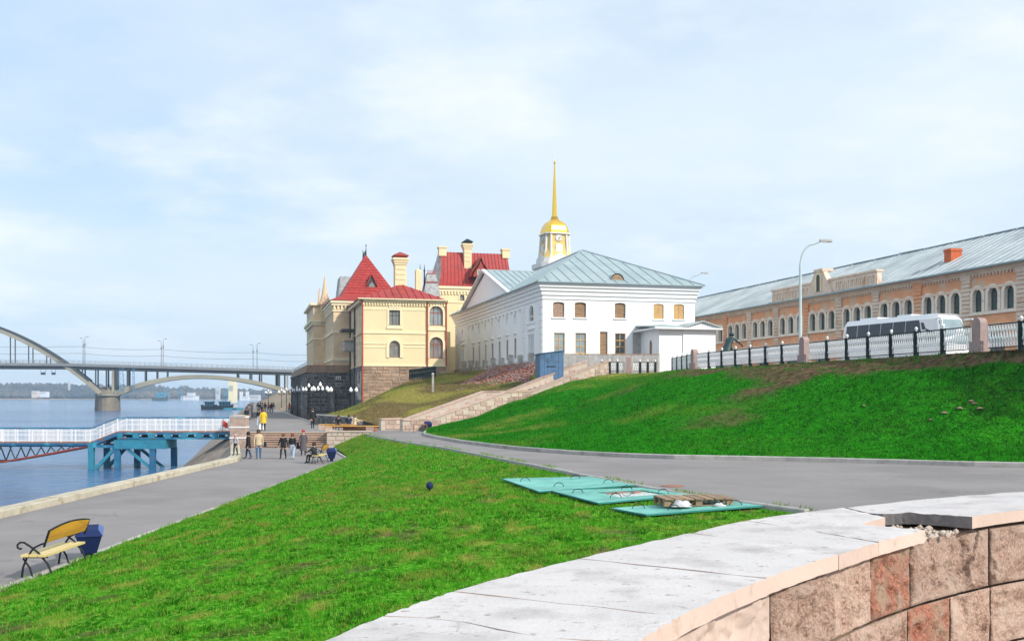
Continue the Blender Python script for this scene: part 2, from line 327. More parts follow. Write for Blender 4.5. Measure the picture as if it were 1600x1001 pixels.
# ------------------------------------------------------------------ walls with real openings
def outline(a0, a1, z0, z1, rise=0.0, n=8):
    if rise <= 0: return [(a0, z0), (a1, z0), (a1, z1), (a0, z1)]
    c = (a0 + a1) / 2; r = (a1 - a0) / 2
    return [(a0, z0), (a1, z0)] + [(c + r * math.cos(math.pi * i / n), z1 - rise + rise * math.sin(math.pi * i / n)) for i in range(n + 1)]
def wall(mb, T, a0, a1, z0, z1, ops=(), depth=0.25, m=0, mr=None):
    """facade sheet with openings (a0,a1,z0,z1,rise); reveals run inward by depth"""
    mr = m if mr is None else mr
    ops = [tuple(o) + (0,) * (5 - len(o)) for o in ops]
    ga = sorted({a0, a1} | {round(x, 4) for o in ops for x in o[:2]}); gz = sorted({z0, z1} | {round(x, 4) for o in ops for x in o[2:4]})
    for i in range(len(ga) - 1):
        for j in range(len(gz) - 1):
            ca = (ga[i] + ga[i + 1]) / 2; cz = (gz[j] + gz[j + 1]) / 2
            if any(o[0] < ca < o[1] and o[2] < cz < o[3] for o in ops): continue
            mb.poly([T(ga[i], gz[j], 0), T(ga[i + 1], gz[j], 0), T(ga[i + 1], gz[j + 1], 0), T(ga[i], gz[j + 1], 0)], m)
    for o in ops:
        pts = outline(*o); n = len(pts)
        for i in range(n):
            p, q = pts[i], pts[(i + 1) % n]
            mb.poly([T(p[0], p[1], 0), T(q[0], q[1], 0), T(q[0], q[1], -depth), T(p[0], p[1], -depth)], mr)
        if o[4] > 0:
            arc = pts[2:]; h = len(arc) // 2
            for i in range(h): mb.poly([T(o[1], o[3], 0), T(*arc[i], 0), T(*arc[i + 1], 0)], m)
            for i in range(h, len(arc) - 1): mb.poly([T(o[0], o[3], 0), T(*arc[i], 0), T(*arc[i + 1], 0)], m)
def window(parent, T, a0, a1, z0, z1, rise=0.0, depth=0.25, fm='window_wood', gm='glass_dark', nv=1, hs=(), w=0.07, sill=None, name='window'):
    """window = frame mesh, child pane, optional child sill"""
    d = depth - 0.07
    def ring(e): return outline(a0 + e, a1 - e, z0 + e, z1 - e, max(0, rise - e) if rise else 0)
    A, B = ring(0.0), ring(w); n = len(A); mb = MB()
    for i in range(n):
        j = (i + 1) % n
        mb.poly([T(*A[i], -d), T(*A[j], -d), T(*B[j], -d), T(*B[i], -d)])
        mb.poly([T(*B[i], -d), T(*B[j], -d), T(*B[j], -d - 0.06), T(*B[i], -d - 0.06)])
    mw = w * 0.4
    for k in range(nv):
        x = a0 + (a1 - a0) * (k + 1) / (nv + 1)
        zt = z1 - w * 0.5
        if rise: 
            q = (x - (a0 + a1) / 2) / ((a1 - a0) / 2); zt = z1 - rise + rise * math.sqrt(max(0, 1 - q * q)) - w * 0.3
        mb.poly([T(x - mw, z0, -d), T(x + mw, z0, -d), T(x + mw, zt, -d), T(x - mw, zt, -d)])
    for f in hs:
        z = z0 + (z1 - z0) * f
        mb.poly([T(a0, z - mw, -d + .004), T(a1, z - mw, -d + .004), T(a1, z + mw, -d + .004), T(a0, z + mw, -d + .004)])
    wo_ = mb.build(name, fm, parent)
    g = MB(); g.poly([T(*p, -d - 0.04) for p in outline(a0 + .01, a1 - .01, z0 + .01, z1 - .01, rise)]); g.build('pane', gm, wo_)
    if sill:
        sb = MB(); e = 0.12
        p = [T(a0 - e, z0 - 0.09, 0.10), T(a1 + e, z0 - 0.09, 0.10), T(a1 + e, z0 - 0.09, -0.02), T(a0 - e, z0 - 0.09, -0.02)]
        q = [T(a0 - e, z0, 0.12), T(a1 + e, z0, 0.12), T(a1 + e, z0 + .005, -0.02), T(a0 - e, z0 + .005, -0.02)]
        sb.add(p + q, [(0, 1, 2, 3), (4, 5, 6, 7), (0, 1, 5, 4), (1, 2, 6, 5), (2, 3, 7, 6), (3, 0, 4, 7)]); sb.build('sill', sill, wo_)
    return wo_
def band(mb, T, a0, a1, z0, z1, out, m=0):
    """a course that stands proud of a facade"""
    v = [T(a, z, b) for b in (-0.02, out) for a, z in ((a0, z0), (a1, z0), (a1, z1), (a0, z1))]
    mb.add(v, [(0, 3, 2, 1), (4, 5, 6, 7), (0, 1, 5, 4), (1, 2, 6, 5), (2, 3, 7, 6), (3, 0, 4, 7)], m)
def archband(mb, T, a0, a1, z0, z1, rise, w, out, m=0, n=10):
    """moulded surround of an arched opening"""
    A = outline(a0, a1, z0, z1, rise, n); B = outline(a0 - w, a1 + w, z0, z1 + w, rise + w if rise else 0, n)
    if rise: A = A[1:] + A[:1]; B = B[1:] + B[:1]
    else: A = [A[1], A[2], A[3], A[0]]; B = [B[1], B[2], B[3], B[0]]
    for i in range(len(A) - 1):
        a, b, c, d = A[i], A[i + 1], B[i + 1], B[i]
        mb.poly([T(*a, out), T(*b, out), T(*c, out), T(*d, out)], m)
        mb.poly([T(*d, out), T(*c, out), T(*c, -.01), T(*d, -.01)], m)
        mb.poly([T(*a, out), T(*b, out), T(*b, -.01), T(*a, -.01)], m)
# ================================================================== THE SETTING
HAZE = 0.00026
ZW, ZU = -1.7, 1.13                                # river level, upper quay level
ANG = math.atan2(0.26, 1.0); UX = (math.cos(ANG), math.sin(ANG)); UY = (-math.sin(ANG), math.cos(ANG))
# ---- river
def water_mat():
    m = bpy.data.materials.new('river_water'); m.use_nodes = True; t = m.node_tree; N = t.nodes; L = t.links; b = N['Principled BSDF']
    b.inputs['Roughness'].default_value = 0.10; b.inputs['IOR'].default_value = 1.33
    geo = N.new('ShaderNodeNewGeometry')
    def noise(sc, s, d):
        mp = N.new('ShaderNodeMapping'); mp.inputs['Scale'].default_value = sc; L.new(geo.outputs['Position'], mp.inputs[0])
        n = N.new('ShaderNodeTexNoise'); n.inputs['Scale'].default_value = s; n.inputs['Detail'].default_value = d; L.new(mp.outputs[0], n.inputs['Vector']); return n.outputs['Fac']
    r = N.new('ShaderNodeValToRGB'); r.color_ramp.elements[0].position = 0.38; r.color_ramp.elements[1].position = 0.66
    r.color_ramp.elements[0].color = (0.025, 0.085, 0.21, 1); r.color_ramp.elements[1].color = (0.075, 0.19, 0.38, 1)
    L.new(noise((0.35, 1, 1), 0.02, 5), r.inputs[0]); L.new(r.outputs[0], b.inputs['Base Color'])
    b1 = N.new('ShaderNodeBump'); b1.inputs['Distance'].default_value = 0.45; L.new(noise((0.7, 1, 1), 1.1, 5), b1.inputs['Height'])
    b2 = N.new('ShaderNodeBump'); b2.inputs['Distance'].default_value = 0.55; L.new(noise((0.5, 1, 1), 0.16, 3), b2.inputs['Height']); L.new(b1.outputs[0], b2.inputs['Normal'])
    L.new(b2.outputs[0], b.inputs['Normal'])
    M_['river_water'] = m
water_mat()
mb = MB(); mb.poly([(-3200, -200, ZW), (800, -200, ZW), (800, 2650, ZW), (-3200, 2650, ZW)])
struct(mb.build('river', 'river_water'))
# ---- lower quay walk (asphalt), then upper quay walk
lq_l = [(-16.3, -6), (-16.3, 61.5), (-20.4, 77.0)]; lq_r = [(-10.2, -6), (-10.2, 63.2), (-13.75, 77.0)]
mb = MB()
mb.poly([(x, y, 0) for x, y in lq_l] + [(x, y, 0) for x, y in lq_r[::-1]])
mb.build('lower_promenade', 'asphalt')['kind'] = 'structure'
def uq_left(y): return -21.0 - 0.25 * (y - 79)
def uq_right(y): return float(pl([(77.3, -6.7), (80, -6.9), (85.3, -9.3), (92, -14.6), (103, -19.9), (105.5, -20.8), (155, -34.0), (430, -107.0)], y))
mb = MB()
ys = [78.4, 82, 85.3, 92, 103, 105.5, 155, 260, 430]
mb.strip([(uq_left(y), y, ZU) for y in ys], [(uq_right(y), y, ZU) for y in ys])
mb.poly([(-13.9, 77.35, ZU), (-6.7, 77.35, ZU), (uq_right(78.4), 78.4, ZU), (-13.9, 78.4, ZU)])
mb.build('upper_promenade', 'asphalt')['kind'] = 'structure'
# ---- the wide asphalt path that climbs gently towards the viewer
def zpath(y): return float(pl([(8, 1.72), (20, 1.6), (25, 1.56), (34, 1.50), (47, 1.30), (60, 1.15), (77.4, ZU)], y))
def Gp(px, py):
    z = 1.3
    for _ in range(12): p = G(px, py, z); z = zpath(p[1])
    return (p[0], p[1])
pL = [(-10.9, 77.35), Gp(580, 681), Gp(690, 700), Gp(800, 722), Gp(900, 742), Gp(1000, 762), Gp(1120, 783), Gp(1250, 800), (7.2, 15), (8.8, 9), (10, 2)]
pR = [(-6.7, 77.35), Gp(668, 682), Gp(760, 697), Gp(850, 706.5), Gp(1000, 715), Gp(1150, 718.5), Gp(1300, 722), Gp(1450, 726), Gp(1600, 730), (27, 31.5), (45, 26)]
def resample(pts, n):
    p = np.array(pts, float); d = np.r_[0, np.cumsum(np.linalg.norm(np.diff(p, axis=0), axis=1))]
    s = np.linspace(0, d[-1], n); return np.stack([np.interp(s, d, p[:, k]) for k in range(p.shape[1])], 1)
def smoothcurve(pts, n):
    """Catmull-Rom through control points, then even resampling"""
    p = [np.array(q, float) for q in pts]; p = [2 * p[0] - p[1]] + p + [2 * p[-1] - p[-2]]; out = []
    for i in range(1, len(p) - 2):
        for t in np.linspace(0, 1, 10, endpoint=False):
            a, b, c, d = p[i - 1], p[i], p[i + 1], p[i + 2]
            out.append(0.5 * ((2 * b) + (-a + c) * t + (2 * a - 5 * b + 4 * c - d) * t * t + (-a + 3 * b - 3 * c + d) * t ** 3))
    out.append(p[-2]); return resample(out, n)
cL = smoothcurve(pL, 60); cR = smoothcurve(pR, 60)
mb = MB()
for i in range(59):
    for k in range(8):
        q = []
        for (ii, kk) in ((i, k), (i, k + 1), (i + 1, k + 1), (i + 1, k)):
            a = cL[ii] + (cR[ii] - cL[ii]) * kk / 8; q.append((a[0], a[1], zpath(a[1]) - 0.004))
        mb.poly(q)
mb.build('path', 'asphalt')['kind'] = 'structure'
# ---- ground materials (grass sod with dry and bare patches carried as attributes)
def sod(name, blade=False, GRASS=None):
    m = bpy.data.materials.new(name); m.use_nodes = True; t = m.node_tree; N = t.nodes; L = t.links; b = N['Principled BSDF']
    b.inputs['Roughness'].default_value = 0.85; b.inputs['Specular IOR Level'].default_value = 0.0
    geo = N.new('ShaderNodeNewGeometry')
    def noise(s, d=4):
        n = N.new('ShaderNodeTexNoise'); n.inputs['Scale'].default_value = s; n.inputs['Detail'].default_value = d; L.new(geo.outputs['Position'], n.inputs['Vector']); return n.outputs['Fac']
    def ramp(f, p0, p1, c0, c1):
        r = N.new('ShaderNodeValToRGB'); r.color_ramp.elements[0].position = p0; r.color_ramp.elements[1].position = p1
        r.color_ramp.elements[0].color = c0 + (1,); r.color_ramp.elements[1].color = c1 + (1,); L.new(f, r.inputs[0]); return r.outputs[0]
    def mix(f, a, bb):
        n = N.new('ShaderNodeMix'); n.data_type = 'RGBA'; L.new(f, n.inputs[0])
        for x, i in ((a, 6), (bb, 7)):
            if isinstance(x, tuple): n.inputs[i].default_value = x + (1,)
            else: L.new(x, n.inputs[i])
        return n.outputs[2]
    def attr(n_):
        a = N.new('ShaderNodeAttribute'); a.attribute_name = n_; return a.outputs['Fac']
    green = ramp(noise(2.6, 9), 0.40, 0.60, GRASS[0], GRASS[1])
    green = mix(ramp(noise(11, 5), 0.46, 0.68, (0, 0, 0), (0.95, 0.95, 0.95)), green, GRASS[2])
    dry = ramp(noise(4, 4), 0.3, 0.7, (0.22, 0.22, 0.045), (0.42, 0.36, 0.09))
    soil = ramp(noise(3, 8), 0.35, 0.65, (0.045, 0.028, 0.018), (0.16, 0.105, 0.065))
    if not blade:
        dk = N.new('ShaderNodeVectorMath'); dk.operation = 'SCALE'; dk.inputs['Scale'].default_value = 0.7; L.new(green, dk.inputs[0]); green = dk.outputs[0]  # sod darkened in colour, as shade in the gaps between blades
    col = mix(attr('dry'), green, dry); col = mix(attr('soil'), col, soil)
    L.new(col, b.inputs['Base Color'])
    if not blade:
        bn = N.new('ShaderNodeBump'); bn.inputs['Distance'].default_value = 0.07; L.new(noise(7, 6), bn.inputs['Height']); L.new(bn.outputs[0], b.inputs['Normal'])
    else:
        tr = N.new('ShaderNodeBsdfTranslucent'); L.new(col, tr.inputs['Color']); ms = N.new('ShaderNodeMixShader'); ms.inputs[0].default_value = 0.35
        out = N['Material Output']; L.new(b.outputs[0], ms.inputs[1]); L.new(tr.outputs[0], ms.inputs[2]); L.new(ms.outputs[0], out.inputs[0])
    M_[name] = m
LAWN_G = [(0.014, 0.14, 0.004), (0.062, 0.33, 0.012), (0.23, 0.57, 0.06)]; BANK_G = [(0.003, 0.07, 0.002), (0.015, 0.215, 0.005), (0.07, 0.43, 0.02)]
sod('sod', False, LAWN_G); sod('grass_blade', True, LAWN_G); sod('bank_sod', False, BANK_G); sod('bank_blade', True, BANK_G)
def grid_ground(name, V, dry, soil, nu, nv, mat_='sod'):
    """V (nu*nv,3) row-major -> structure mesh with dry / soil attributes"""
    me = bpy.data.meshes.new(name)
    idx = np.arange(nu * nv).reshape(nu, nv)
    F = np.stack([idx[:-1, :-1], idx[1:, :-1], idx[1:, 1:], idx[:-1, 1:]], -1).reshape(-1, 4)
    me.from_pydata(V.tolist(), [], F.tolist())
    for n_, arr in (('dry', dry), ('soil', soil)):
        a = me.attributes.new(n_, 'FLOAT', 'POINT'); a.data.foreach_set('value', np.clip(arr, 0, 1).astype(np.float32))
    me.polygons.foreach_set('use_smooth', [True] * len(F)); me.materials.append(M_[mat_]); me.update()
    o = bpy.data.objects.new(name, me); COL.objects.link(o); return struct(o)
def blades(name, X, Y, Z, hgt, wid, dry, label, cat='grass', m='grass_blade'):
    """one triangle per blade"""
    n = len(X); th = RNG.random(n) * 2 * math.pi; lean = (RNG.random(n) - .5) * 2.2; la = RNG.random(n) * 2 * math.pi
    h = hgt * (0.6 + 0.8 * RNG.random(n)); w = wid * (0.7 + 0.6 * RNG.random(n)) / 2
    dx = np.cos(th) * w; dy = np.sin(th) * w
    V = np.empty((n, 3, 3)); V[:, 0] = np.stack([X - dx, Y - dy, Z - .01], 1); V[:, 1] = np.stack([X + dx, Y + dy, Z - .01], 1)
    V[:, 2] = np.stack([X + np.cos(la) * lean * h, Y + np.sin(la) * lean * h, Z + h * np.cos(lean * .8)], 1)
    me = bpy.data.meshes.new(name); me.vertices.add(3 * n); me.vertices.foreach_set('co', V.reshape(-1).astype(np.float32))
    me.loops.add(3 * n); me.loops.foreach_set('vertex_index', np.arange(3 * n, dtype=np.int32))
    me.polygons.add(n); me.polygons.foreach_set('loop_start', np.arange(0, 3 * n, 3, dtype=np.int32))
    for n_, arr in (('dry', dry), ('soil', dry * 0)):
        a = me.attributes.new(n_, 'FLOAT', 'POINT'); a.data.foreach_set('value', np.repeat(np.clip(arr, 0, 1), 3).astype(np.float32))
    me.materials.append(M_[m]); me.update(calc_edges=True)
    o = bpy.data.objects.new(name, me); COL.objects.link(o); tag(o, label, cat); return stuff(o)
# ---- lawn between the lower quay and the path
_lx = cL[::-1]                                         # near -> far, y increasing
def lawn_xr(y): return np.interp(y, _lx[:, 1], _lx[:, 0])
def lawn_xl(y): return pl([(-6, -10.02), (63.2, -10.02), (77.0, -13.45)], y)
def lawn_z(x, y):
    xl = lawn_xl(y); xr = lawn_xr(y); t = np.clip((x - xl) / (xr - xl), 0, 1)
    zr = np.interp(y, [8, 20, 25, 34, 47, 60, 77.4], [1.72, 1.6, 1.56, 1.50, 1.30, 1.15, ZU])
    s = t ** 0.85
    return 0.07 + (zr - 0.03 - 0.07) * s + 0.18 * np.sin(math.pi * t) * np.clip((77 - y) / 30, 0, 1) + 0.05 * (fbm(x, y, 3, 5) - .5)
def lawn_dry(x, y):
    d = np.clip((fbm(x * 1.6, y * .8, .6, 11) - 0.57) * 6, 0, 1) * 0.65 + np.clip((fbm(x, y, 4, 12) - 0.58) * 4, 0, 1) * fbm(x * 1.6, y * .8, .5, 13) * 0.6
    far = np.clip((y - 55) / 18, 0, 1) * 0.45                    # thinner turf by the steps
    return np.clip(d + far * fbm(x, y, 2, 3), 0, 0.9)
def lawn_soil(x, y): return np.clip((fbm(x * 1.5, y * .8, .8, 21) - 0.66) * 9, 0, 0.75)
nu, nv = 190, 60
yy = np.linspace(-4, 76.7, nu); V = []
for y in yy:
    xs = np.linspace(lawn_xl(y), lawn_xr(y) - 0.1, nv); V.append(np.stack([xs, np.full(nv, y), lawn_z(xs, np.full(nv, y))], 1))
V = np.concatenate(V)
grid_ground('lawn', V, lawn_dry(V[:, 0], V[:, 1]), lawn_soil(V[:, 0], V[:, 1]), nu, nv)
def scatter_lawn(n, y0, y1, h, w):
    y = y0 + (y1 - y0) * RNG.random(n); x = lawn_xl(y) + (lawn_xr(y) - 0.15 - lawn_xl(y)) * RNG.random(n)
    keep = (np.abs((x / np.maximum(y, .1)) * FX) < 860) & (RNG.random(n) > lawn_soil(x, y)) & (RNG.random(n) > 0.45 * lawn_dry(x, y)) & (RNG.random(n) < 0.12 + 1.9 * (fbm(x, y, .55, 33, 3) - .22))
    x, y = x[keep], y[keep]; return x, y, lawn_z(x, y), h * (0.3 + 1.5 * fbm(x, y, .5, 31, 3)) , w
BATCH = [scatter_lawn(300000, 10, 21, .05, .017), scatter_lawn(240000, 21, 36, .06, .026), scatter_lawn(140000, 36, 76, .07, .045)]
X = np.concatenate([b[0] for b in BATCH]); Y = np.concatenate([b[1] for b in BATCH]); Z = np.concatenate([b[2] for b in BATCH])
HG = np.concatenate([b[3] for b in BATCH]); WD = np.concatenate([np.full(len(b[0]), b[4]) for b in BATCH])
blades('lawn_grass', X, Y, Z, HG, WD, np.clip(lawn_dry(X, Y) * (0.3 + 1.2 * RNG.random(len(X))) + (RNG.random(len(X)) < .10) * .8, 0, 1), 'short bright green grass with dry tufts covering the lawn by the quay')
# ---- the green embankment under the railing
FEN = [(12.6, 92.6), (13.8, 87.5), (14.1, 79.2), (17.9, 62.7), (21.6, 47.3), (23.2, 40.6), (26.5, 38.0), (40, 33)]   # crest line
STB, STT = np.array([-7.3, 81.3]), np.array([8.2, 92.3])                                                                # staircase near parapet
hb = [(-6.45, 76.5)] + [tuple(p) for p in cR[4:]]
bot = resample([(p[0] + 0.16, p[1] + 0.05, zpath(p[1]) + 0.13) for p in hb], 90)
top = resample([(-6.9, 80.6, 1.2), (-2, 84.2, 2.3), (3, 87.9, 4.1), (7.6, 91.0, 5.6), (9.5, 91.6, 5.85)] + [(x - .35, y, 5.9) for x, y in FEN], 90)
def hill_pt(i, v):
    p = bot[i] + (top[i] - bot[i]) * v
    s = v + 0.10 * np.sin(2 * math.pi * v) * -1.0                 # toe eases out, brow rounds over
    z = bot[i][2] + (top[i][2] - bot[i][2]) * s
    return p[0], p[1], z
nh = 70; V = []
for i in range(90):
    for k in range(nh): V.append(hill_pt(i, k / (nh - 1)))
V = np.array(V); VV = np.tile(np.linspace(0, 1, nh), 90); UU = np.repeat(np.linspace(0, 1, 90), nh)
def hill_soil(x, y, v, u):
    n = fbm(x, y, 5, 41); brow = np.clip((v - 0.55) / 0.35, 0, 1)
    return np.clip((n - 0.62 + (0.66 + .30 * np.clip((u - .56) / .1, 0, 1)) * brow ** 1.9 * np.clip((u - .34) / .16, 0, 1) + .10 * (fbm(x, y, 1.2, 44) - .5)) * 7, 0, 1) * np.clip((v - .18) * 4, 0, 1) * np.clip((u - 0.25) * 6, 0, 1)
def hill_dry(x, y, v, u):
    return np.clip((fbm(x, y, 4, 51) - 0.52) * 4, 0, 1) * np.clip((0.55 - u) * 2.2, 0.06, 1) * 0.7 + np.clip((v - .6) * 2, 0, 1) * np.clip((.45 - u) * 4, 0, .8)
V[:, 2] += (fbm(V[:, 0], V[:, 1], 1.6, 61) - .5) * 0.42 * np.clip(VV * 6, 0, 1) * np.clip((1 - VV) * 6, 0, 1)
grid_ground('embankment', V, hill_dry(V[:, 0], V[:, 1], VV, UU), hill_soil(V[:, 0], V[:, 1], VV, UU), 90, nh, 'bank_sod')
n = 330000
u = RNG.random(n) ; v = RNG.random(n); Vg = V.reshape(90, nh, 3)
fu = u * 89; iu = np.minimum(fu.astype(int), 88); fu = (fu - iu)[:, None]; fv = v * (nh - 1); iv = np.minimum(fv.astype(int), nh - 2); fv = (fv - iv)[:, None]
Pn = (Vg[iu, iv] * (1 - fu) + Vg[iu + 1, iv] * fu) * (1 - fv) + (Vg[iu, iv + 1] * (1 - fu) + Vg[iu + 1, iv + 1] * fu) * fv
sx = (Pn[:, 0] / Pn[:, 1]) * FX
keep = (sx < 840) & (RNG.random(n) > 0.85 * hill_soil(Pn[:, 0], Pn[:, 1], v, u)) & (RNG.random(n) > .4 * hill_dry(Pn[:, 0], Pn[:, 1], v, u)) & (RNG.random(n) < .1 + 1.9 * (fbm(Pn[:, 0], Pn[:, 1], .9, 73, 3) - .2))
Pk = Pn[keep]
blades('embankment_grass', Pk[:, 0], Pk[:, 1], Pk[:, 2], 0.03 + 0.17 * fbm(Pk[:, 0], Pk[:, 1], .9, 71, 3), np.full(len(Pk), .035), np.clip(hill_dry(Pk[:, 0], Pk[:, 1], v[keep], u[keep]) * (0.2 + 1.3 * RNG.random(len(Pk))), 0, 1),
       'deep green grass over the sloping bank below the white railing', m='bank_blade')
# ---- brown slope left of the staircase
A_ = [(-19.4, 101.6, 1.95), (-16.4, 94.9, 1.95), (-13.6, 88.4, 1.95), (-10.5, 85.9, 1.22), (-6, 88.2, 2.5), (0, 92.2, 4.3), (5.2, 95.9, 5.7)]
B_ = [(-20.4, 106.5, 1.2), (-16.9, 115.1, 3.05), (-12, 116.3, 5.5), (-8, 117.4, 6.4), (-3.2, 118, 6.9), (0, 109, 7.0), (2.55, 99.9, 7.0)]
cA = resample(A_, 60); cB = resample(B_, 60); ns = 40; V = []
for i in range(60):
    for k in range(ns):
        t = k / (ns - 1); p = cA[i] + (cB[i] - cA[i]) * t; V.append(p)
V = np.array(V); tv = np.tile(np.linspace(0, 1, ns), 60); V[:, 2] += (fbm(V[:, 0], V[:, 1], 3, 81) - .5) * .5 * np.sin(math.pi * tv)
sd = np.clip((fbm(V[:, 0], V[:, 1], 4, 91) - .30) * 4, .35, .85); dr = np.clip(.9 + (fbm(V[:, 0], V[:, 1], 5, 92) - .5) * 2.4, .3, 1)
grid_ground('brown_slope', V, dr, sd, 60, ns)
n = 24000; u = RNG.random(n); v = RNG.random(n); Vg = V.reshape(60, ns, 3); iu = (u * 59).astype(int).clip(0, 58); iv = (v * (ns - 1)).astype(int).clip(0, ns - 2)
fu = (u * 59 - iu)[:, None]; fv = (v * (ns - 1) - iv)[:, None]
Pn = (Vg[iu, iv] * (1 - fu) + Vg[iu + 1, iv] * fu) * (1 - fv) + (Vg[iu, iv + 1] * (1 - fu) + Vg[iu + 1, iv + 1] * fu) * fv
dn = np.clip(.95 + (fbm(Pn[:, 0], Pn[:, 1], 5, 92) - .5) * 2.4, .4, 1); kp_ = RNG.random(n) > .75 * np.clip((fbm(Pn[:, 0], Pn[:, 1], 4, 91) - .36) * 5, 0, .9); Pn = Pn[kp_]; dn = dn[kp_]; n = len(Pn)
blades('slope_grass', Pn[:, 0], Pn[:, 1], Pn[:, 2], np.full(n, .12), np.full(n, .05), dn * (0.5 + .7 * RNG.random(n)), 'withered yellow brown grass on the slope below the yellow building')
# ---- plateau that carries the buildings, and the land beyond
mb = MB()
mb.poly([(8.6, 92.4, 5.88), (12.6, 92.6, 5.9), (13.8, 87.5, 5.9), (14.1, 79.2, 5.9), (17.9, 62.7, 5.9), (21.6, 47.3, 5.9), (23.2, 40.6, 5.9), (26.5, 38, 5.9), (40, 33, 5.9),
         (800, 33, 5.9), (800, 1200, 5.9), (-240, 1200, 5.9), (-96, 430, 5.9), (-40, 200, 5.9), (-29, 172, 5.9), (-16, 118, 5.9), (-6, 118, 5.9), (3, 100, 5.9), (5.2, 95.5, 5.85)])
struct(mb.build('ground', 'soil'))
mb = MB()                                                   # bank beyond the stone terrace
ys = [170, 200, 260, 340, 430]
mb.strip([(uq_right(y) + .1, y, ZU) for y in ys], [(uq_right(y) + 9, y, 5.9) for y in ys])
mb.build('far_slope', 'far_bank')['kind'] = 'structure'
# ---- stone-faced river bank under the quay
mb = MB()
edge = [(-16.95, -6, -.05), (-16.95, 61.3, -.05), (-21.1, 76.8, -.05), (-21.6, 79.2, .9), (uq_left(110) - .5, 110, .9), (uq_left(200) - .5, 200, .9), (uq_left(430) - .5, 430, .9)]
toe = [(-20.4, -6, -3.2), (-20.4, 63, -3.2), (-25.6, 78.2, -3.2), (-28.4, 80, -3.4), (uq_left(110) - 7.6, 112, -3.4), (uq_left(200) - 7.5, 202, -3.4), (uq_left(430) - 7.5, 432, -3.4)]
mb.strip(edge, toe)
struct(mb.build('river_bank', 'revetment'))
# ---- kerbs, stone by stone
def kerb_run(name, pts, w, h, seg, m, zf, side=1):
    """bedding strip with kerb stones as its children, along a plan polyline"""
    p = np.array(pts, float); L = np.r_[0, np.cumsum(np.linalg.norm(np.diff(p, axis=0), axis=1))]
    n = max(1, int(round(L[-1] / seg))); bed = MB()
    at = lambda s: np.array([np.interp(s, L, p[:, k]) for k in range(2)])
    root = None; items = []
    for i in range(n):
        a = at(L[-1] * i / n); b = at(L[-1] * (i + 1) / n); d = (b - a) / np.linalg.norm(b - a); nn = np.array([-d[1], d[0]]) * side
        za, zb = zf(a[1]), zf(b[1]); items.append((a, b, d, nn, za, zb))
        q = [(a[0], a[1], za), (b[0], b[1], zb), (b[0] + nn[0] * w, b[1] + nn[1] * w, zb), (a[0] + nn[0] * w, a[1] + nn[1] * w, za)]
        bed.add([(x + 0, y, z - .15) for x, y, z in q] + [(x, y, z + h - .03) for x, y, z in q], [(0, 3, 2, 1), (4, 5, 6, 7), (0, 1, 5, 4), (2, 3, 7, 6)])
    root = struct(bed.build(name, 'kerb_grey'))
    for a, b, d, nn, za, zb in items:
        g = 0.012; a2 = a + d * g - nn * .012; b2 = b - d * g - nn * .012; W2 = w + .024; e = 0.025; j = (random.random() - .5) * .012
        mb = MB(); q = [(a2, za), (b2, zb), (b2 + nn * W2, zb), (a2 + nn * W2, za)]
        top = [(a2 + nn * e, za), (b2 + nn * e, zb), (b2 + nn * (W2 - e), zb), (a2 + nn * (W2 - e), za)]
        vs = [(*x, z - .12) for x, z in q] + [(*x, z + h - e + j) for x, z in q] + [(*x, z + h + j) for x, z in top]
        mb.add(vs, [(0, 1, 5, 4), (1, 2, 6, 5), (2, 3, 7, 6), (3, 0, 4, 7), (4, 5, 9, 8), (5, 6, 10, 9), (6, 7, 11, 10), (7, 4, 8, 11), (8, 9, 10, 11)])
        mb.build('kerb_stone', m, root)
    return root
kerb_run('quay_kerb', [(-16.28, 20), (-16.28, 61.5), (-20.5, 77)], .62, .24, 2.4, 'kerb_concrete', lambda y: 0.0, 1)
kerb_run('lawn_kerb', [(-10.24, 15), (-10.24, 63.2), (-13.8, 76.6)], .13, .09, 2.0, 'kerb_grey', lambda y: 0.0, -1)
kerb_run('path_kerb_by_lawn', [tuple(x) for x in cL[2:46]], .12, .075, 2.0, 'kerb_grey', zpath, 1)
kerb_run('path_kerb_by_bank', [(-6.55, 76.9)] + [tuple(x) for x in cR[3:]], .2, .17, 2.2, 'kerb_grey', zpath, 1)
kerb_run('upper_walk_kerb', [(uq_right(y) - .02, y) for y in (103.5, 120, 155)], .16, .12, 3.0, 'kerb_grey', lambda y: ZU, -1)
# ---- ragged tufts leaning over the kerbs
ex, ey, ez = [], [], []
for x0, y0, x1, y1, zf_ in [(-10.05, 14, -10.05, 63, None)] + [(a[0], a[1], b[0], b[1], 1) for a, b in zip(cL[3:45] + [.14, 0], cL[4:46] + [.14, 0])] + [(a[0], a[1], b[0], b[1], 1) for a, b in zip(cR[5:52] + [.24, .12], cR[6:53] + [.24, .12])]:
    k_ = int(60 * math.hypot(x1 - x0, y1 - y0)); t_ = RNG.random(k_); yy_ = y0 + (y1 - y0) * t_; kp = fbm(yy_, yy_ * .3 + x0, 1.2, 15) > .47
    ex.append((x0 + (x1 - x0) * t_ + RNG.normal(0, .05, k_))[kp]); ey.append(yy_[kp]); ez.append((np.full(k_, .08) if zf_ is None else np.array([zpath(q) for q in yy_]) + (.05 if x0 < 0 or True else 0))[kp])
ex, ey, ez = map(np.concatenate, (ex, ey, ez)); blades('kerb_tufts', ex, ey, ez, np.full(len(ex), .10), np.full(len(ex), .022), RNG.random(len(ex)) * .7, 'ragged grass tufts growing along the kerbs')
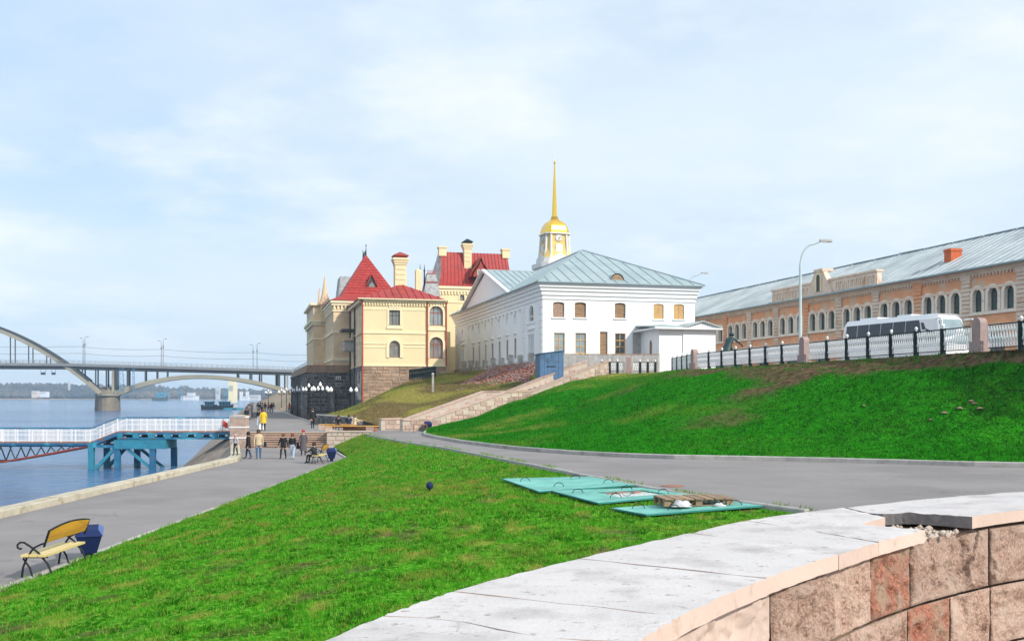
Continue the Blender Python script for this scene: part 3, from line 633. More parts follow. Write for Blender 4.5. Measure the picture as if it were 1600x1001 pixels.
# ---- far shore: wooded hills over a pale bank
def shore_y(x): return 1500 + 0.25 * (x + 600)
xs = np.linspace(-2600, 500, 150); prof = [0, .12, .45, .8, 1.0, 1.0]; offs = [0, 14, 60, 140, 260, 900]
hx = np.array([-2600, -900, -760, -640, -560, -480, -430, -380, -330, -250, 500]); hz = np.array([17, 17, 17, 15, 11, 8, 7, 5.5, 5, 5, 5])
V = []
for x in xs:
    h = np.interp(x, hx, hz)
    for o_, p_ in zip(offs, prof): V.append((x, shore_y(x) + o_, ZW - .3 + p_ * h))
me = MB(); me.v = [tuple(map(float, q)) for q in V]
for i in range(149):
    for k in range(5): me.f.append((i * 6 + k, (i + 1) * 6 + k, (i + 1) * 6 + k + 1, i * 6 + k + 1)); me.m.append(1 if k == 0 else 0)
struct(me.build('far_shore', ['far_wood', 'far_bank']))
def blob(c, r, sz, n=6):
    """lumpy crown of a far tree, 8 + 6 faces"""
    out = []; zs = [(-.5, .55), (.05, 1.0), (.55, .75), (1.0, .12)]
    for z, q in zs:
        for j in range(n):
            t = 2 * math.pi * (j + random.random() * .5) / n; rr = r * q * random.uniform(.75, 1.2); out.append((c[0] + rr * math.cos(t), c[1] + rr * math.sin(t), c[2] + sz * z * random.uniform(.9, 1.1)))
    return out, [(i * n + j, i * n + (j + 1) % n, (i + 1) * n + (j + 1) % n, (i + 1) * n + j) for i in range(3) for j in range(n)] + [tuple(3 * n + j for j in range(n))]
mb = MB()
for _ in range(4200):
    x = random.uniform(-1050, -150); o_ = random.choice((18, 30, 50, 80, 120, 180, 250)) * random.uniform(.7, 1.2)
    h = np.interp(x, hx, hz) * np.interp(o_, offs, prof)
    if random.random() < 0.25 and o_ < 60: continue
    r = random.uniform(3, 7); v_, f_ = blob((x, shore_y(x) + o_, ZW + h + r * .5), r, r * random.uniform(.8, 1.3)); mb.add(v_, f_)
tag(stuff(mb.build('far_woodland', 'far_wood')), 'bare bluish woods covering the hills across the river', 'woods')
# ================================================================== BUILDINGS
def TF(y0=0.0): return lambda a, z, b: (a, y0 - b, z)          # facade facing the viewer
def TW(x0=0.0): return lambda a, z, b: (x0 - b, a, z)          # facade facing the river
UNIT = {}
def unit_block(m):
    if m not in UNIT:
        e = .06; mb = MB(); o = [(-.5, 0, -.5), (.5, 0, -.5), (.5, 0, .5), (-.5, 0, .5)]; i = [(-.5 + e * .6, -1, -.5 + e), (.5 - e * .6, -1, -.5 + e), (.5 - e * .6, -1, .5 - e), (-.5 + e * .6, -1, .5 - e)]
        mb.add(o + i, [(4, 5, 6, 7), (0, 1, 5, 4), (1, 2, 6, 5), (2, 3, 7, 6), (3, 0, 4, 7)]); UNIT[m] = mb.mesh('stone_block', m)
    return UNIT[m]
def block_face(parent, face, pos, a0, a1, z0, z1, bw, bh, mats, ok=None, proud=0.05, gap=0.03, name='stone_block'):
    """courses of single stones on a wall face ('F' front at y=pos, 'W' river side at x=pos)"""
    nrow = max(1, round((z1 - z0) / bh)); H_ = (z1 - z0) / nrow; n = 0
    for r in range(nrow):
        x = a0 - random.uniform(0, bw * .7) * (r % 2); zc = z0 + H_ * (r + .5)
        while x < a1 - .05:
            w = bw * random.uniform(.7, 1.3); s = max(x, a0); e = min(x + w, a1); x += w
            if e - s < .12: continue
            c = (s + e) / 2
            if ok and not ok(s, e, zc - H_ / 2, zc + H_ / 2): continue
            sc = (e - s - gap, proud * random.uniform(.6, 1.3), H_ - gap)
            if face == 'F': put(name, unit_block(random.choice(mats)), parent, (c, pos, zc), scale=sc)
            else: put(name, unit_block(random.choice(mats)), parent, (pos, c, zc), rz=-math.pi / 2, scale=sc)
            n += 1
    return n
def planks(parent, T, a0, a1, z0, z1, n, m, depth=.15, name='boarding', vertical=False):
    mb = MB()
    for k in range(n):
        g = .012; o = random.uniform(0, .025)
        if vertical: x0 = lerp(a0, a1, k / n) + g; x1 = lerp(a0, a1, (k + 1) / n) - g; q = [(x0, z0), (x1, z0), (x1, z1), (x0, z1)]
        else: y0 = lerp(z0, z1, k / n) + g; y1 = lerp(z0, z1, (k + 1) / n) - g; q = [(a0, y0), (a1, y0), (a1, y1), (a0, y1)]
        mb.add([T(*p, -depth + o) for p in q] + [T(*p, -depth - .03) for p in q], [(0, 1, 2, 3), (4, 5, 6, 7), (0, 1, 5, 4), (1, 2, 6, 5), (2, 3, 7, 6), (3, 0, 4, 7)])
    return mb.build(name, m, parent)
# ------------------------------------------------------------------ the white two-storey house
WO = (3.0, 100.0)
wh = thing('white_house', 'long white two-storey house with pale metal hip roof and boarded windows', 'building', (WO[0], WO[1], 0), ANG)
WW, WL, ZE, ZB = 16.1, 42.9, 14.96, 5.6
fw = lambda px, py: onwall(WO, UX, px, py)
sw = lambda px, py: onwall(WO, UY, px, py)
def rectF(p0, p1, y0, y1, rise=0):
    a0 = fw(p0, y1)[0]; a1, _ = fw(p1, y1); am = (p0 + p1) / 2; return [a0, a1, fw(am, y1)[1], fw(am, y0)[1], rise]
up = [rectF(864, 882, 471.5, 495.6, .16), rectF(898, 916, 472, 496, .16), rectF(960.6, 977.6, 473, 497, .16), rectF(1021, 1037, 474.5, 498.3, .16), rectF(1052.6, 1069, 475, 498.8, .16)]
lo = [rectF(865.6, 882.4, 519.8, 552.6), rectF(899, 916, 520, 552.6), rectF(961, 977.4, 520.6, 552.8)]
door = rectF(937.4, 949.4, 518, 555); gate = rectF(988.5, 1002.5, 519.5, 556)
mb = MB(); TFw = TF(); wall(mb, TFw, 0, WW, ZB, ZE - .1, up + lo + [door, gate], .3)
mb.build('front_wall', 'white_plaster', wh)
for k, o in enumerate(up):
    if k == 0:
        i = MB(); i.poly([TFw(*p, -.22) for p in outline(*o)]); i.build('brick_infill', 'brick_infill', wh)
        for r in range(7):
            for c in range(4):
                z = lerp(o[2], o[3] - .16, (r + .5) / 7); a = lerp(o[0], o[1], (c + .5 + (.25 if r % 2 else -.05)) / 4.4)
                put('brick', unit_block('brick_infill'), wh, (a, .22, z), scale=((o[1] - o[0]) / 4.6, .03, (o[3] - o[2]) / 7.6))
    elif k < 3: planks(wh, TFw, o[0], o[1], o[2], o[3], 7, 'old_board', .2)
    else: planks(wh, TFw, o[0], o[1], o[2], o[3], 2, 'ply_board', .12, 'plywood_sheet', True)
    s = MB(); band(s, TFw, o[0] - .14, o[1] + .14, o[2] - .13, o[2], .12); s.build('sill', 'white_trim', wh)
for k, o in enumerate(lo):
    window(wh, TFw, *o[:4], 0, .2, 'window_wood', 'glass_sky' if k < 2 else 'glass_dark', 1, (.35, .66), .09)
planks(wh, TFw, *door[:4], 9, 'old_board', .18, 'boarded_door'); planks(wh, TFw, *gate[:4], 9, 'grey_wood', .22, 'boarded_gate')
# river side
so = []
for px in (722, 738.5, 747.8, 757.7, 768.5, 779.3, 791.7, 804.5):
    t, _ = sw(px, 500); z0 = sw(804.5, 506.5)[1]; z1 = sw(804.5, 489.5)[1]; so.append([t - .45, t + .45, z0, z1, .42])
sl_ = []
for px in (739.5, 748.8, 758.7, 769.5, 780.5, 792.5, 805):
    t, _ = sw(px, 500); z0 = sw(805, 560)[1]; z1 = sw(805, 528.5)[1]; sl_.append([t - .42, t + .42, z0, z1, 0])
t, _ = sw(830, 500); big = [t - .95, t + .95, sw(830, 503)[1], sw(830, 477)[1], .95]
ven = [[t - 1.05, t - .5, sw(830, 554)[1], sw(830, 522)[1], 0], [t - .3, t + .35, sw(830, 554)[1], sw(830, 522)[1], 0], [t + .55, t + 1.05, sw(830, 554)[1], sw(830, 522)[1], 0]]
t2, _ = sw(722.5, 500); ven2 = [[t2 - .95, t2 - .3, ven[0][2], ven[0][3], 0], [t2 + .15, t2 + .8, ven[0][2], ven[0][3], 0]]
TWw = TW(); mb = MB(); wall(mb, TWw, 0, WL, ZB, ZE - .1, so + sl_ + [big] + ven + ven2, .2); mb.build('river_wall', 'white_plaster', wh)
for o in so: 
    n_ = MB(); n_.poly([TWw(*p, -.18) for p in outline(*o)]); n_.build('blind_niche', 'white_plaster', wh)
window(wh, TWw, *big, .2, 'white_trim', 'glass_dark', 2, (.35,), .12)
for k, o in enumerate(sl_):
    if k == 3: window(wh, TWw, *o[:4], 0, .18, 'dark_frame', 'glass_grey', 1, (.3, .6, .8), .07)
    else: planks(wh, TWw, *o[:4], 10, 'old_board' if k not in (4, 5) else 'rubble_brick', .12)
for o in ven + ven2: window(wh, TWw, *o[:4], 0, .18, 'white_trim', 'glass_dark', 0, (.6,), .06)
mb = MB()
for z0, z1, b in ((13.35, 13.5, .10), (13.75, 14.15, .16), (14.15, 14.5, .30), (14.5, 14.8, .46), (14.8, ZE, .58)):
    band(mb, TFw, -b, WW + b, z0, z1, b); band(mb, TWw, .02, WL + b, z0, z1, b - .004)
mb.build('cornice', 'white_trim', wh)
mb = MB()
for o in sl_:
    band(mb, TWw, o[0] - .25, o[1] + .25, o[3] + .45, o[3] + .58, .14)
for o in (ven[1], ven2[0]): band(mb, TWw, o[0] - 1.0, o[1] + 1.0, o[3] + .45, o[3] + .6, .16)
for t_ in (sw(830, 0)[0], t2): band(mb, TWw, t_ - 1.5, t_ + 1.5, sw(830, 506)[1], sw(830, 504)[1], .1)
mb.build('string_courses', 'white_trim', wh)
tR = sw(815, 500)[0]; tL = sw(733, 500)[0]
for (e0, e1) in ((.06, 1.3), (tR - 1.3, tR), (tL, tL + 1.2), (WL - 1.3, WL - .05)):
    for r in range(9):
        q = MB(); band(q, TWw, e0, e1, 7.3 + r * .66, 7.3 + r * .66 + .58, .07); q.build('rusticated_course', 'white_trim', wh)
z_ = 12.9
for r in range(15):
    t_ = lerp(tR + .6, tL - .6, r / 14); mb = MB(); band(mb, TWw, t_ - .35, t_ + .35, z_, z_ + .18, .2); mb.build('bracket', 'white_trim', wh)
mb = MB(); wall(mb, lambda a, z, b: (a, WL, z), 0, WW, ZB, ZE); wall(mb, lambda a, z, b: (WW, a, z), 0, WL, ZB, ZE); mb.build('rear_walls', 'white_plaster', wh)
mb = MB(); band(mb, TWw, 0, WL, ZB, 7.5, .16)
for r in range(9): t_ = 3 + r * 4.1; band(mb, TWw, t_, t_ + 1.0, ZB, 8.15 + .3 * random.random(), .42)
mb.build('broken_plinth', 'white_plinth', wh)
# roof
e = .75; zr = 20.0; hy = 11.9; xc = WW / 2
roof = MB()
A, B, C, D_ = (-e, -e, ZE + .05), (WW + e, -e, ZE + .05), (WW + e, WL + e, ZE + .05), (-e, WL + e, ZE + .05); E_, F_ = (xc, hy, zr), (xc, WL - hy, zr)
roof.poly([A, B, E_]); roof.poly([A, E_, F_, D_]); roof.poly([B, C, F_, E_]); roof.poly([C, D_, F_])
roof.poly([A, B, C, D_])
g0, g1 = sw(801.7, 455)[0], sw(727.5, 485)[0]; gm_ = (g0 + g1) / 2; zg = sw(762, 421.7)[1]
xe = (zg - ZE) / (zr - ZE) * (xc + e) - e
roof.poly([(-e, g0, ZE + .06), (-e, gm_, zg), (xe, gm_, zg)]); roof.poly([(-e, g1, ZE + .06), (-e, gm_, zg), (xe, gm_, zg)])
ro = roof.build('roof', 'zinc_roof', wh)
def seam(p, q, parent, m='zinc_seam', w=.06): MB().bar(p, q, w, w).build('roof_seam', m, parent)
nrm = lambda f: tuple(f)
for k in range(1, 15):                       # front hip: seams run up the slope
    x = lerp(-e, WW + e, k / 15); side = min((x + e) / (xc + e), (WW + e - x) / (xc + e)); yy_ = lerp(-e, hy, side); z1_ = lerp(ZE + .05, zr, side)
    seam((x, -e, ZE + .08), (x, yy_, z1_ + .03), ro)
for k in range(0, 26):                       # river slope
    y = lerp(0, WL, k / 25)
    if g0 - .5 < y < g1 + .5: continue
    f = min(1, (y + e) / (hy + e), (WL + e - y) / (hy + e)); seam((-e, y, ZE + .08), (lerp(-e, xc, f), y, lerp(ZE + .05, zr, f) + .03), ro)
for k in range(1, 9):                        # cross gable, slope facing the viewer
    f = k / 9; x = lerp(-e, xe, f); seam((x, gm_, zg + .03), (max(x, -e), lerp(gm_, g0, 1 - f), lerp(zg, ZE + .06, 1 - f) + .03), ro)
for p, q in ((A, E_), (B, E_), (E_, F_), ((-e, gm_, zg), (xe, gm_, zg)), ((-e, g0, ZE + .06), (xe, gm_, zg))): MB().bar(Vector(p) + Vector((0, 0, .04)), Vector(q) + Vector((0, 0, .04)), .16, .1).build('ridge_cap', 'zinc_roof', ro)
mb = MB(); mb.poly([(-.28, g0 + .4, ZE + .05), (-.28, g1 - .4, ZE + .05), (-.28, gm_, zg - .42)]); mb.build('pediment', 'white_plaster', wh)
mb = MB(); mb.bar((-.5, g0, ZE + .12), (-.5, gm_, zg), .45, .22); mb.bar((-.5, g1, ZE + .12), (-.5, gm_, zg), .45, .22); mb.build('pediment_moulding', 'white_trim', wh)
mb = MB(); mb.bar((-e, -e, ZE), (WW + e, -e, ZE), .1, .1); mb.bar((-e, -e, ZE), (-e, WL + e, ZE), .1, .1); mb.build('gutter', 'zinc_seam', ro)
# round dormer vent on the front slope
a_, z_ = fw(967, 430); f_ = (z_ - ZE) / (zr - ZE); yv = lerp(-e, hy, f_)
mb = MB(); n_ = 10; arc = [(a_ + .72 * math.cos(math.pi * i / n_), z_ - .5 + .75 * math.sin(math.pi * i / n_)) for i in range(n_ + 1)]
mb.add([(x, yv - 1.2, z) for x, z in arc] + [(x, yv + 2.2, z + .05) for x, z in arc], [(i, i + 1, n_ + 2 + i, n_ + 1 + i) for i in range(n_)]); dm = mb.build('dormer_vent', 'zinc_roof', ro)
mb = MB(); mb.poly([(a_ + (x - a_) * .88, yv - 1.1, z_ - .55 + (z - z_ + .55) * .88) for x, z in arc]); mb.build('vent_louvre', 'old_board', dm)
# porch annex at the right end
ax0, ax1, ay, aze = 10.4, 16.2, -4.3, 10.45
mb = MB(); wall(mb, TF(ay), ax0, ax1, 5.2, aze); aw = (-2.5, -1.8, 7.7, 9.35, .5)
wall(mb, TW(ax0), ay, -.01, 5.2, aze, [aw], .2); wall(mb, lambda a, z, b: (ax1, a, z), ay, -.01, 5.2, aze)
band(mb, TF(ay), ax0 + 2.45, ax1 + .05, 5.2, aze - .01, .12); an = mb.build('annex', 'white_plaster', wh)
window(an, TW(ax0), *aw, .18, 'brown_frame', 'rubble_brick', 0, (), .08, name='annex_window')
mb = MB(); h0, h1 = aze, 11.0
gx0, gx1 = ax0 + 2.3, ax1 + .5; gc = (gx0 + gx1) / 2
mb.prism([(ax0 - .7, ay - .6, h0), (gx0, ay - .6, h0), (gx0, -.02, h1), (ax0 - .7, -.02, h1 - .2)], (0, 0, .1))
mb.prism([(gx0, ay - .75, h0), (gc, ay - .75, h1 + .05), (gc, -.02, h1 + .05), (gx0, -.02, h0)], (0, 0, .1)); mb.prism([(gx1, ay - .75, h0), (gc, ay - .75, h1 + .05), (gc, -.02, h1 + .05), (gx1, -.02, h0)], (0, 0, .1))
arf = mb.build('annex_roof', 'zinc_roof', an)
planks(arf, TF(ay - .55), gx0 + .1, gx1 - .1, h0, h0 + .02, 1, 'white_trim', 0, 'gable_soffit')
mb = MB()
for k in range(16):
    x0 = lerp(gx0, gx1, k / 16) + .015; x1 = lerp(gx0, gx1, (k + 1) / 16) - .015; hh = lambda x: h0 + (h1 + .0 - h0) * (1 - abs(x - gc) / (gc - gx0))
    mb.poly([(x0, ay - .5, h0 + .02), (x1, ay - .5, h0 + .02), (x1, ay - .5, hh(x1)), (x0, ay - .5, hh(x0))])
mb.build('gable_boarding', 'white_trim', arf)
mb = MB(); mb.box(ax0 - .7, ax1 + .5, ay - .72, ay - .02, h0 - .16, h0 - .004); mb.box(ax0 - .7, ax0 - .02, ay - .02, -.02, h0 - .16, h0 - .004); mb.build('eaves_board', 'white_trim', arf)
# ------------------------------------------------------------------ the yellow corn-exchange style complex
YO = (-16.8, 115.0)
yh = thing('yellow_house', 'ornate yellow building with red roofs, tall chimney and granite basement', 'building', (YO[0], YO[1], 0), ANG)
fy = lambda px, py: onwall(YO, UX, px, py)
def rectY(p0, p1, y0, y1, rise=0):
    return [fy(p0, y1)[0], fy(p1, y1)[0], fy((p0 + p1) / 2, y1)[1], fy((p0 + p1) / 2, y0)[1], rise]
VW, VD, ZS, ZT = fy(697, 500)[0], 29.0, 7.28, 14.75
w1 = rectY(608, 625, 484.5, 508); w2 = rectY(608, 625, 532, 558.6, .62); w3 = rectY(671, 692, 478, 509, .75); w4 = rectY(671, 692, 526.4, 560, .75)
TY = TF(); mb = MB(); wall(mb, TY, 0, VW, ZS, ZT, [w1, w2, w3, w4], .28)
mb.build('front_wall', 'yellow_plaster', yh)
window(yh, TY, *w1, .25, 'dark_frame', 'glass_grey', 2, (.66,), .06); window(yh, TY, *w2, .25, 'brown_frame', 'glass_grey', 1, (.68,), .06)
for o in (w3, w4): window(yh, TY, *o, .25, 'red_pipe', 'glass_sky' if o is w3 else 'glass_grey', 2, (.66,), .09)
mb = MB()
for o, wd in ((w2, .32), (w3, .26), (w4, .26)): archband(mb, TY, *o, wd, .10)
archband(mb, TY, *w1, .22, .08); band(mb, TY, w1[0] - .3, w1[1] + .3, w1[2] - .42, w1[2] - .06, .12); band(mb, TY, w3[0] - .3, w3[1] + .3, w3[2] - .55, w3[2] - .1, .12)
for k in range(3):
    c = lerp(w1[0], w1[1], (k + .5) / 3); band(mb, TY, c - .22, c + .22, w1[3] + .22, w1[3] + .42, .12); archband(mb, TY, c - .12, c + .12, w1[3] + .42, w1[3] + .62, .2, .1, .13)
px668 = fy(667.5, 500)[0]
for y0, y1, b in ((521, 517.5, .10), (543, 541.5, .05), (537.5, 536, .07), (483.5, 482, .06), (484.5, 483.6, .04)):
    zA = fy(600, y0)[1]; zB = fy(600, y1)[1]
    for s_, t_ in ((0.02, w2[0] - .4), (w2[1] + .4, px668 - .15)) if y0 > 530 else ((0.02, w1[0] - .25), (w1[1] + .25, px668 - .15)) if y0 < 500 else ((.02, px668 - .15),): band(mb, TY, s_, t_, zA, zB, b)
band(mb, TY, 0, VW, ZS - .05, ZS + .12, .10); band(mb, TY, 0, VW, ZT - .16, ZT, .42); band(mb, TY, 0, VW, ZT - .34, ZT - .16, .22)
for k in range(30): x = lerp(.15, VW - .2, k / 29); band(mb, TY, x - .08, x + .08, ZT - .66, ZT - .34, .16)
mb.build('mouldings', 'cream_trim', yh)
mb = MB()
for (z0, z1, b) in ((14.35, 14.75, .4), (10.9, 11.1, .12), (ZS - .05, ZS + .1, .1)): band(mb, TW(), .02, 13.2, z0, z1, b)
mb.build('side_mouldings', 'ochre_wall', yh)
wo_y = []
for k in range(4):
    t_ = 2.0 + k * 3.0; wo_y += [[t_, t_ + 1.3, 8.3, 10.2, .5], [t_, t_ + 1.3, 11.5, 13.6, 0]]
mb = MB(); wall(mb, TW(), 0, 13.2, ZS, ZT, wo_y, .12); mb.build('river_wall', 'ochre_wall', yh)
for o in wo_y: window(yh, TW(), *o, .12, 'cream_trim', 'glass_sky', 1, (.6,), .12)
mb = MB(); mb.poly([(VW, 0, 5), (VW, VD, 5), (VW, VD, ZT), (VW, 0, ZT)]); mb.poly([(0, VD, ZT), (VW, VD, ZT), (VW, VD, 5), (0, VD, 5)]); mb.build('far_walls', 'yellow_plaster', yh)
# granite basement: core and its single stones
mb = MB(); mb.box(.02, VW, .02, 13.2, 0.6, ZS - .06); base = mb.build('basement', 'mortar', yh)
block_face(base, 'F', .02, 0, VW, 1.0, ZS - .08, .85, .40, ['granite_brown'], proud=.07, gap=.05)
bwin = [(1.6, 2.6), (4.2, 5.2), (6.8, 7.8)]
block_face(base, 'W', .02, 0, 13.2, 1.6, ZS - .08, .95, .47, ['granite_dark'], ok=lambda s, e_, z0, z1: not (z1 > 3.9 and z0 < 6.6 and any(s < b and e_ > a for a, b in bwin)), proud=.07)
for a, b in bwin: window(yh, TW(.02), a, b, 3.95, 6.6, 0, .1, 'white_trim', 'glass_grey', 1, (.6,), .12, name='basement_window')
for x, y0 in ((.0, -.1), (px668, -.14), (VW, -.14)):
    mb = MB(); mb.tube([(x, y0, ZT - .1), (x, y0, 3.2 if x == 0 else ZS)], .09, 8); mb.lathe([(.09, -.35), (.2, 0), (.2, .1)], 8, (x, y0, ZT - .1)); mb.build('downpipe', 'red_pipe', yh)
for t_ in (7.4, 12.8): MB().tube([(-.12, t_, ZT - .1), (-.12, t_, 1.6)], .1, 8).build('downpipe', 'dark_frame', yh)
mb = MB(); mb.box(-1.3, -.02, 8.3, 10.6, 10.55, 10.75); mb.box(-1.2, -.02, 8.6, 10.3, 9.3, 10.55, 1); mb.box(-1.6, -.02, 8.0, 10.9, 11.6, 11.9, 2); mb.build('balcony', ['ochre_wall', 'kerb_grey', 'dark_frame'], yh)
# low red hip roof over the front block
rf = MB(); e = .55; z0, z1 = ZT + .03, 17.15; q0, q1 = (5.2, 5.6, z1), (5.2, VD, z1)
a, b, c, d = (-e, -e, z0), (VW + .1, -e, z0), (VW + .1, VD, z0), (-e, VD, z0)
rf.poly([a, b, q0]); rf.poly([a, q0, q1, d]); rf.poly([b, c, q1, q0]); rf.poly([a, b, c, d]); r1 = rf.build('roof', 'red_roof', yh)
for k in range(1, 12):
    x = lerp(-e, VW, k / 12); f = min((x + e) / (5.2 + e), (VW + .1 - x) / (VW + .1 - 5.2)); seam((x, -e, z0 + .04), (lerp(x, x, 0), lerp(-e, 5.6, f), lerp(z0, z1, f) + .04), r1, 'red_seam', .07)
MB().bar((-e, -e, z0), (VW, -e, z0), .12, .12).build('gutter', 'cream_trim', r1)
def chimney(parent, x, y, w, zb, zt, cap, body='yellow_plaster'):
    mb = MB(); mb.box(x - w / 2, x + w / 2, y - w / 2, y + w / 2, zb, zt)
    for k, (o_, h_) in enumerate(((.08, .28), (.17, .26), (.27, .24))): mb.box(x - w / 2 - o_, x + w / 2 + o_, y - w / 2 - o_, y + w / 2 + o_, zt + k * .27, zt + k * .27 + h_ + .02)
    ch = mb.build('chimney', body, parent); zt += .82
    mb = MB(); mb.box(x - w / 2 - .05, x + w / 2 + .05, y - w / 2 - .05, y + w / 2 + .05, zt - .01, zt + .2); mb.lathe([(w * .95, .2), (w * .95, .3), (.12, .75)], 4, (x, y, zt), 0, math.pi / 4); mb.build('chimney_cap', cap, ch)
    d = MB()
    for r in range(3):
        for k in range(4): d.box(x - w / 2 + .1 + k * (w - .2) / 4, x - w / 2 + .1 + (k + .7) * (w - .2) / 4, y - w / 2 - .06, y - w / 2, zt - 1.4 - r * .6, zt - 1.15 - r * .6)
    d.build('chimney_relief', 'cream_trim', ch); return ch
ylo = lambda px, D: (lambda X: ((X - YO[0]) * UX[0] + (D - YO[1]) * UX[1], (X - YO[0]) * UY[0] + (D - YO[1]) * UY[1]))((px - 800) / FX * D)
x_, y_ = ylo(625, 122); chimney(yh, x_, y_, 1.35, 15.5, P(0, 414.5, 122)[2], 'red_seam')
x_, y_ = ylo(653.5, 126); mb = MB(); mb.box(x_ - .35, x_ + .35, y_ - .4, y_ + .4, 15.5, P(0, 425, 126)[2]); mb.lathe([(.42, 0), (.42, .1), (.3, .3), (.05, .42)], 8, (x_, y_, P(0, 425, 126)[2])); mb.build('short_chimney', 'yellow_plaster', yh)
# second block with steep red pyramid roof
X2, Y2, Z2 = -2.1, 13.5, 15.75
mb = MB(); wall(mb, TF(Y2), X2, .6, 5.5, Z2); mb.build('second_block_front', 'ochre_wall', yh)
o2 = []
for k in range(5):
    t_ = Y2 + 1.2 + k * 2.6; o2 += [[t_, t_ + 1.5, 12.4, 14.2, .4], [t_, t_ + 1.5, 9.0, 11.4, 0]]
mb = MB(); wall(mb, TW(X2), Y2, 27.5, 5.5, Z2, o2, .12); mb.poly([(X2, 27.5, 5.5), (8, 27.5, 5.5), (8, 27.5, Z2), (X2, 27.5, Z2)]); mb.poly([(.6, Y2, ZT), (8, Y2, ZT), (8, Y2, Z2), (.6, Y2, Z2)]); mb.build('second_block_side', 'ochre_wall', yh)
for o in o2: window(yh, TW(X2), *o, .12, 'cream_trim', 'glass_sky', 1, (.5,), .14)
mb = MB()
for z0, z1, b in ((Z2 - .3, Z2, .4), (Z2 - .6, Z2 - .3, .25), (14.4, 14.6, .12), (11.7, 12.0, .14), (8.3, 8.6, .14)): band(mb, TF(Y2), X2 - b, .6, z0, z1, b); band(mb, TW(X2), Y2 + .02, 27.5, z0, z1, b)
for k in range(6): x = lerp(X2 + .1, .3, k / 5); band(mb, TF(Y2), x - .1, x + .1, Z2 - 1.1, Z2 - .6, .2)
for k in range(20): x = lerp(Y2 + .3, 27, k / 19); band(mb, TW(X2), x - .1, x + .1, Z2 - 1.1, Z2 - .6, .2)
mb.build('second_block_mouldings', 'cream_trim', yh)
zp = P(0, 398.5, 134.5)[2]; mb = MB()
a, b, c, d = (X2 - .5, Y2 - .5, Z2 + .03), (8.0, Y2 - .5, Z2 + .03), (8.0, 27.5, Z2 + .03), (X2 - .5, 27.5, Z2 + .03); xm, ym0, ym1 = 2.55, 19.0, 22.5
k0 = 2.15; zk = Z2 + .75                                    # sprocketed eaves, then the steep slopes
a2, b2, c2, d2 = (-1.0, Y2 + 1.2, zk), (6.2, Y2 + 1.2, zk), (6.2, 26.2, zk), (-1.0, 26.2, zk); p0, p1 = (xm, ym0, zp), (xm, ym1, zp)
for q in ([a, b, b2, a2], [b, c, c2, b2], [c, d, d2, c2], [d, a, a2, d2], [a2, b2, p0], [b2, c2, p1, p0], [c2, d2, p1], [d2, a2, p0, p1]): mb.poly(q)
r2 = mb.build('pyramid_roof', 'red_tile', yh)
for r in range(1, 15):                                      # tile courses on the face towards the viewer
    f = r / 16; l = Vector(a2).lerp(Vector(p0), f); rr = Vector(b2).lerp(Vector(p0), f); l2 = Vector(a2).lerp(Vector(p0), f + 1 / 16); rr2 = Vector(b2).lerp(Vector(p0), f + 1 / 16); n_ = max(1, int((rr - l).length / .62))
    for k in range(n_):
        q = [l.lerp(rr, k / n_), l.lerp(rr, (k + .94) / n_), l2.lerp(rr2, (k + .94) / n_), l2.lerp(rr2, k / n_)]; o_ = Vector((0, -.05, .02)); t_ = MB(); t_.add([q[0] + o_ * 1.4, q[1] + o_ * 1.4, q[2] + o_ * .4, q[3] + o_ * .4, q[0], q[1]], [(0, 1, 2, 3), (4, 5, 1, 0)]); t_.build('roof_tile', 'red_tile', r2)
mb = MB(); mb.tube([(xm, ym0, zp - .2), (xm, ym0, zp + 1.1)], [.09, .03], 6); mb.lathe([(.02, 0), (.12, .1), (.02, .22)], 6, (xm, ym0, zp + 1.1)); mb.tube([(xm, ym1, zp - .2), (xm, ym1, zp + 1.1)], [.09, .03], 6)
for k in range(7): mb.bar((xm, lerp(ym0, ym1, k / 6), zp), (xm, lerp(ym0, ym1, k / 6), zp + .55), .05)
mb.bar((xm, ym0, zp + .55), (xm, ym1, zp + .55), .05); mb.bar((xm, ym0, zp + .2), (xm, ym1, zp + .2), .05); mb.build('ridge_crest', 'black_iron', r2)
x_, z_ = 2.9, P(0, 455, 130)[2]; mb = MB()
mb.poly([(x_ - .55, 15.6, z_), (x_ + .55, 15.6, z_), (x_ + .55, 15.6, z_ + 1.0), (x_, 15.6, z_ + 2.1), (x_ - .55, 15.6, z_ + 1.0)]); dm = mb.build('dormer', 'dark_frame', r2)
mb = MB(); mb.prism([(x_ - .75, 15.4, z_ + .8), (x_, 15.4, z_ + 2.3), (x_, 15.4, z_ + 2.15), (x_ - .65, 15.4, z_ + .8)], (0, 2.6, 0)); mb.prism([(x_ + .75, 15.4, z_ + .8), (x_, 15.4, z_ + 2.3), (x_, 15.4, z_ + 2.15), (x_ + .65, 15.4, z_ + .8)], (0, 2.6, 0)); mb.build('dormer_hood', 'red_seam', dm)
mb = MB(); mb.poly([(x_ - .35, 15.56, z_ + .15), (x_ + .35, 15.56, z_ + .15), (x_ + .35, 15.56, z_ + .9), (x_, 15.56, z_ + 1.3), (x_ - .35, 15.56, z_ + .9)]); mb.build('dormer_pane', 'glass_grey', dm)
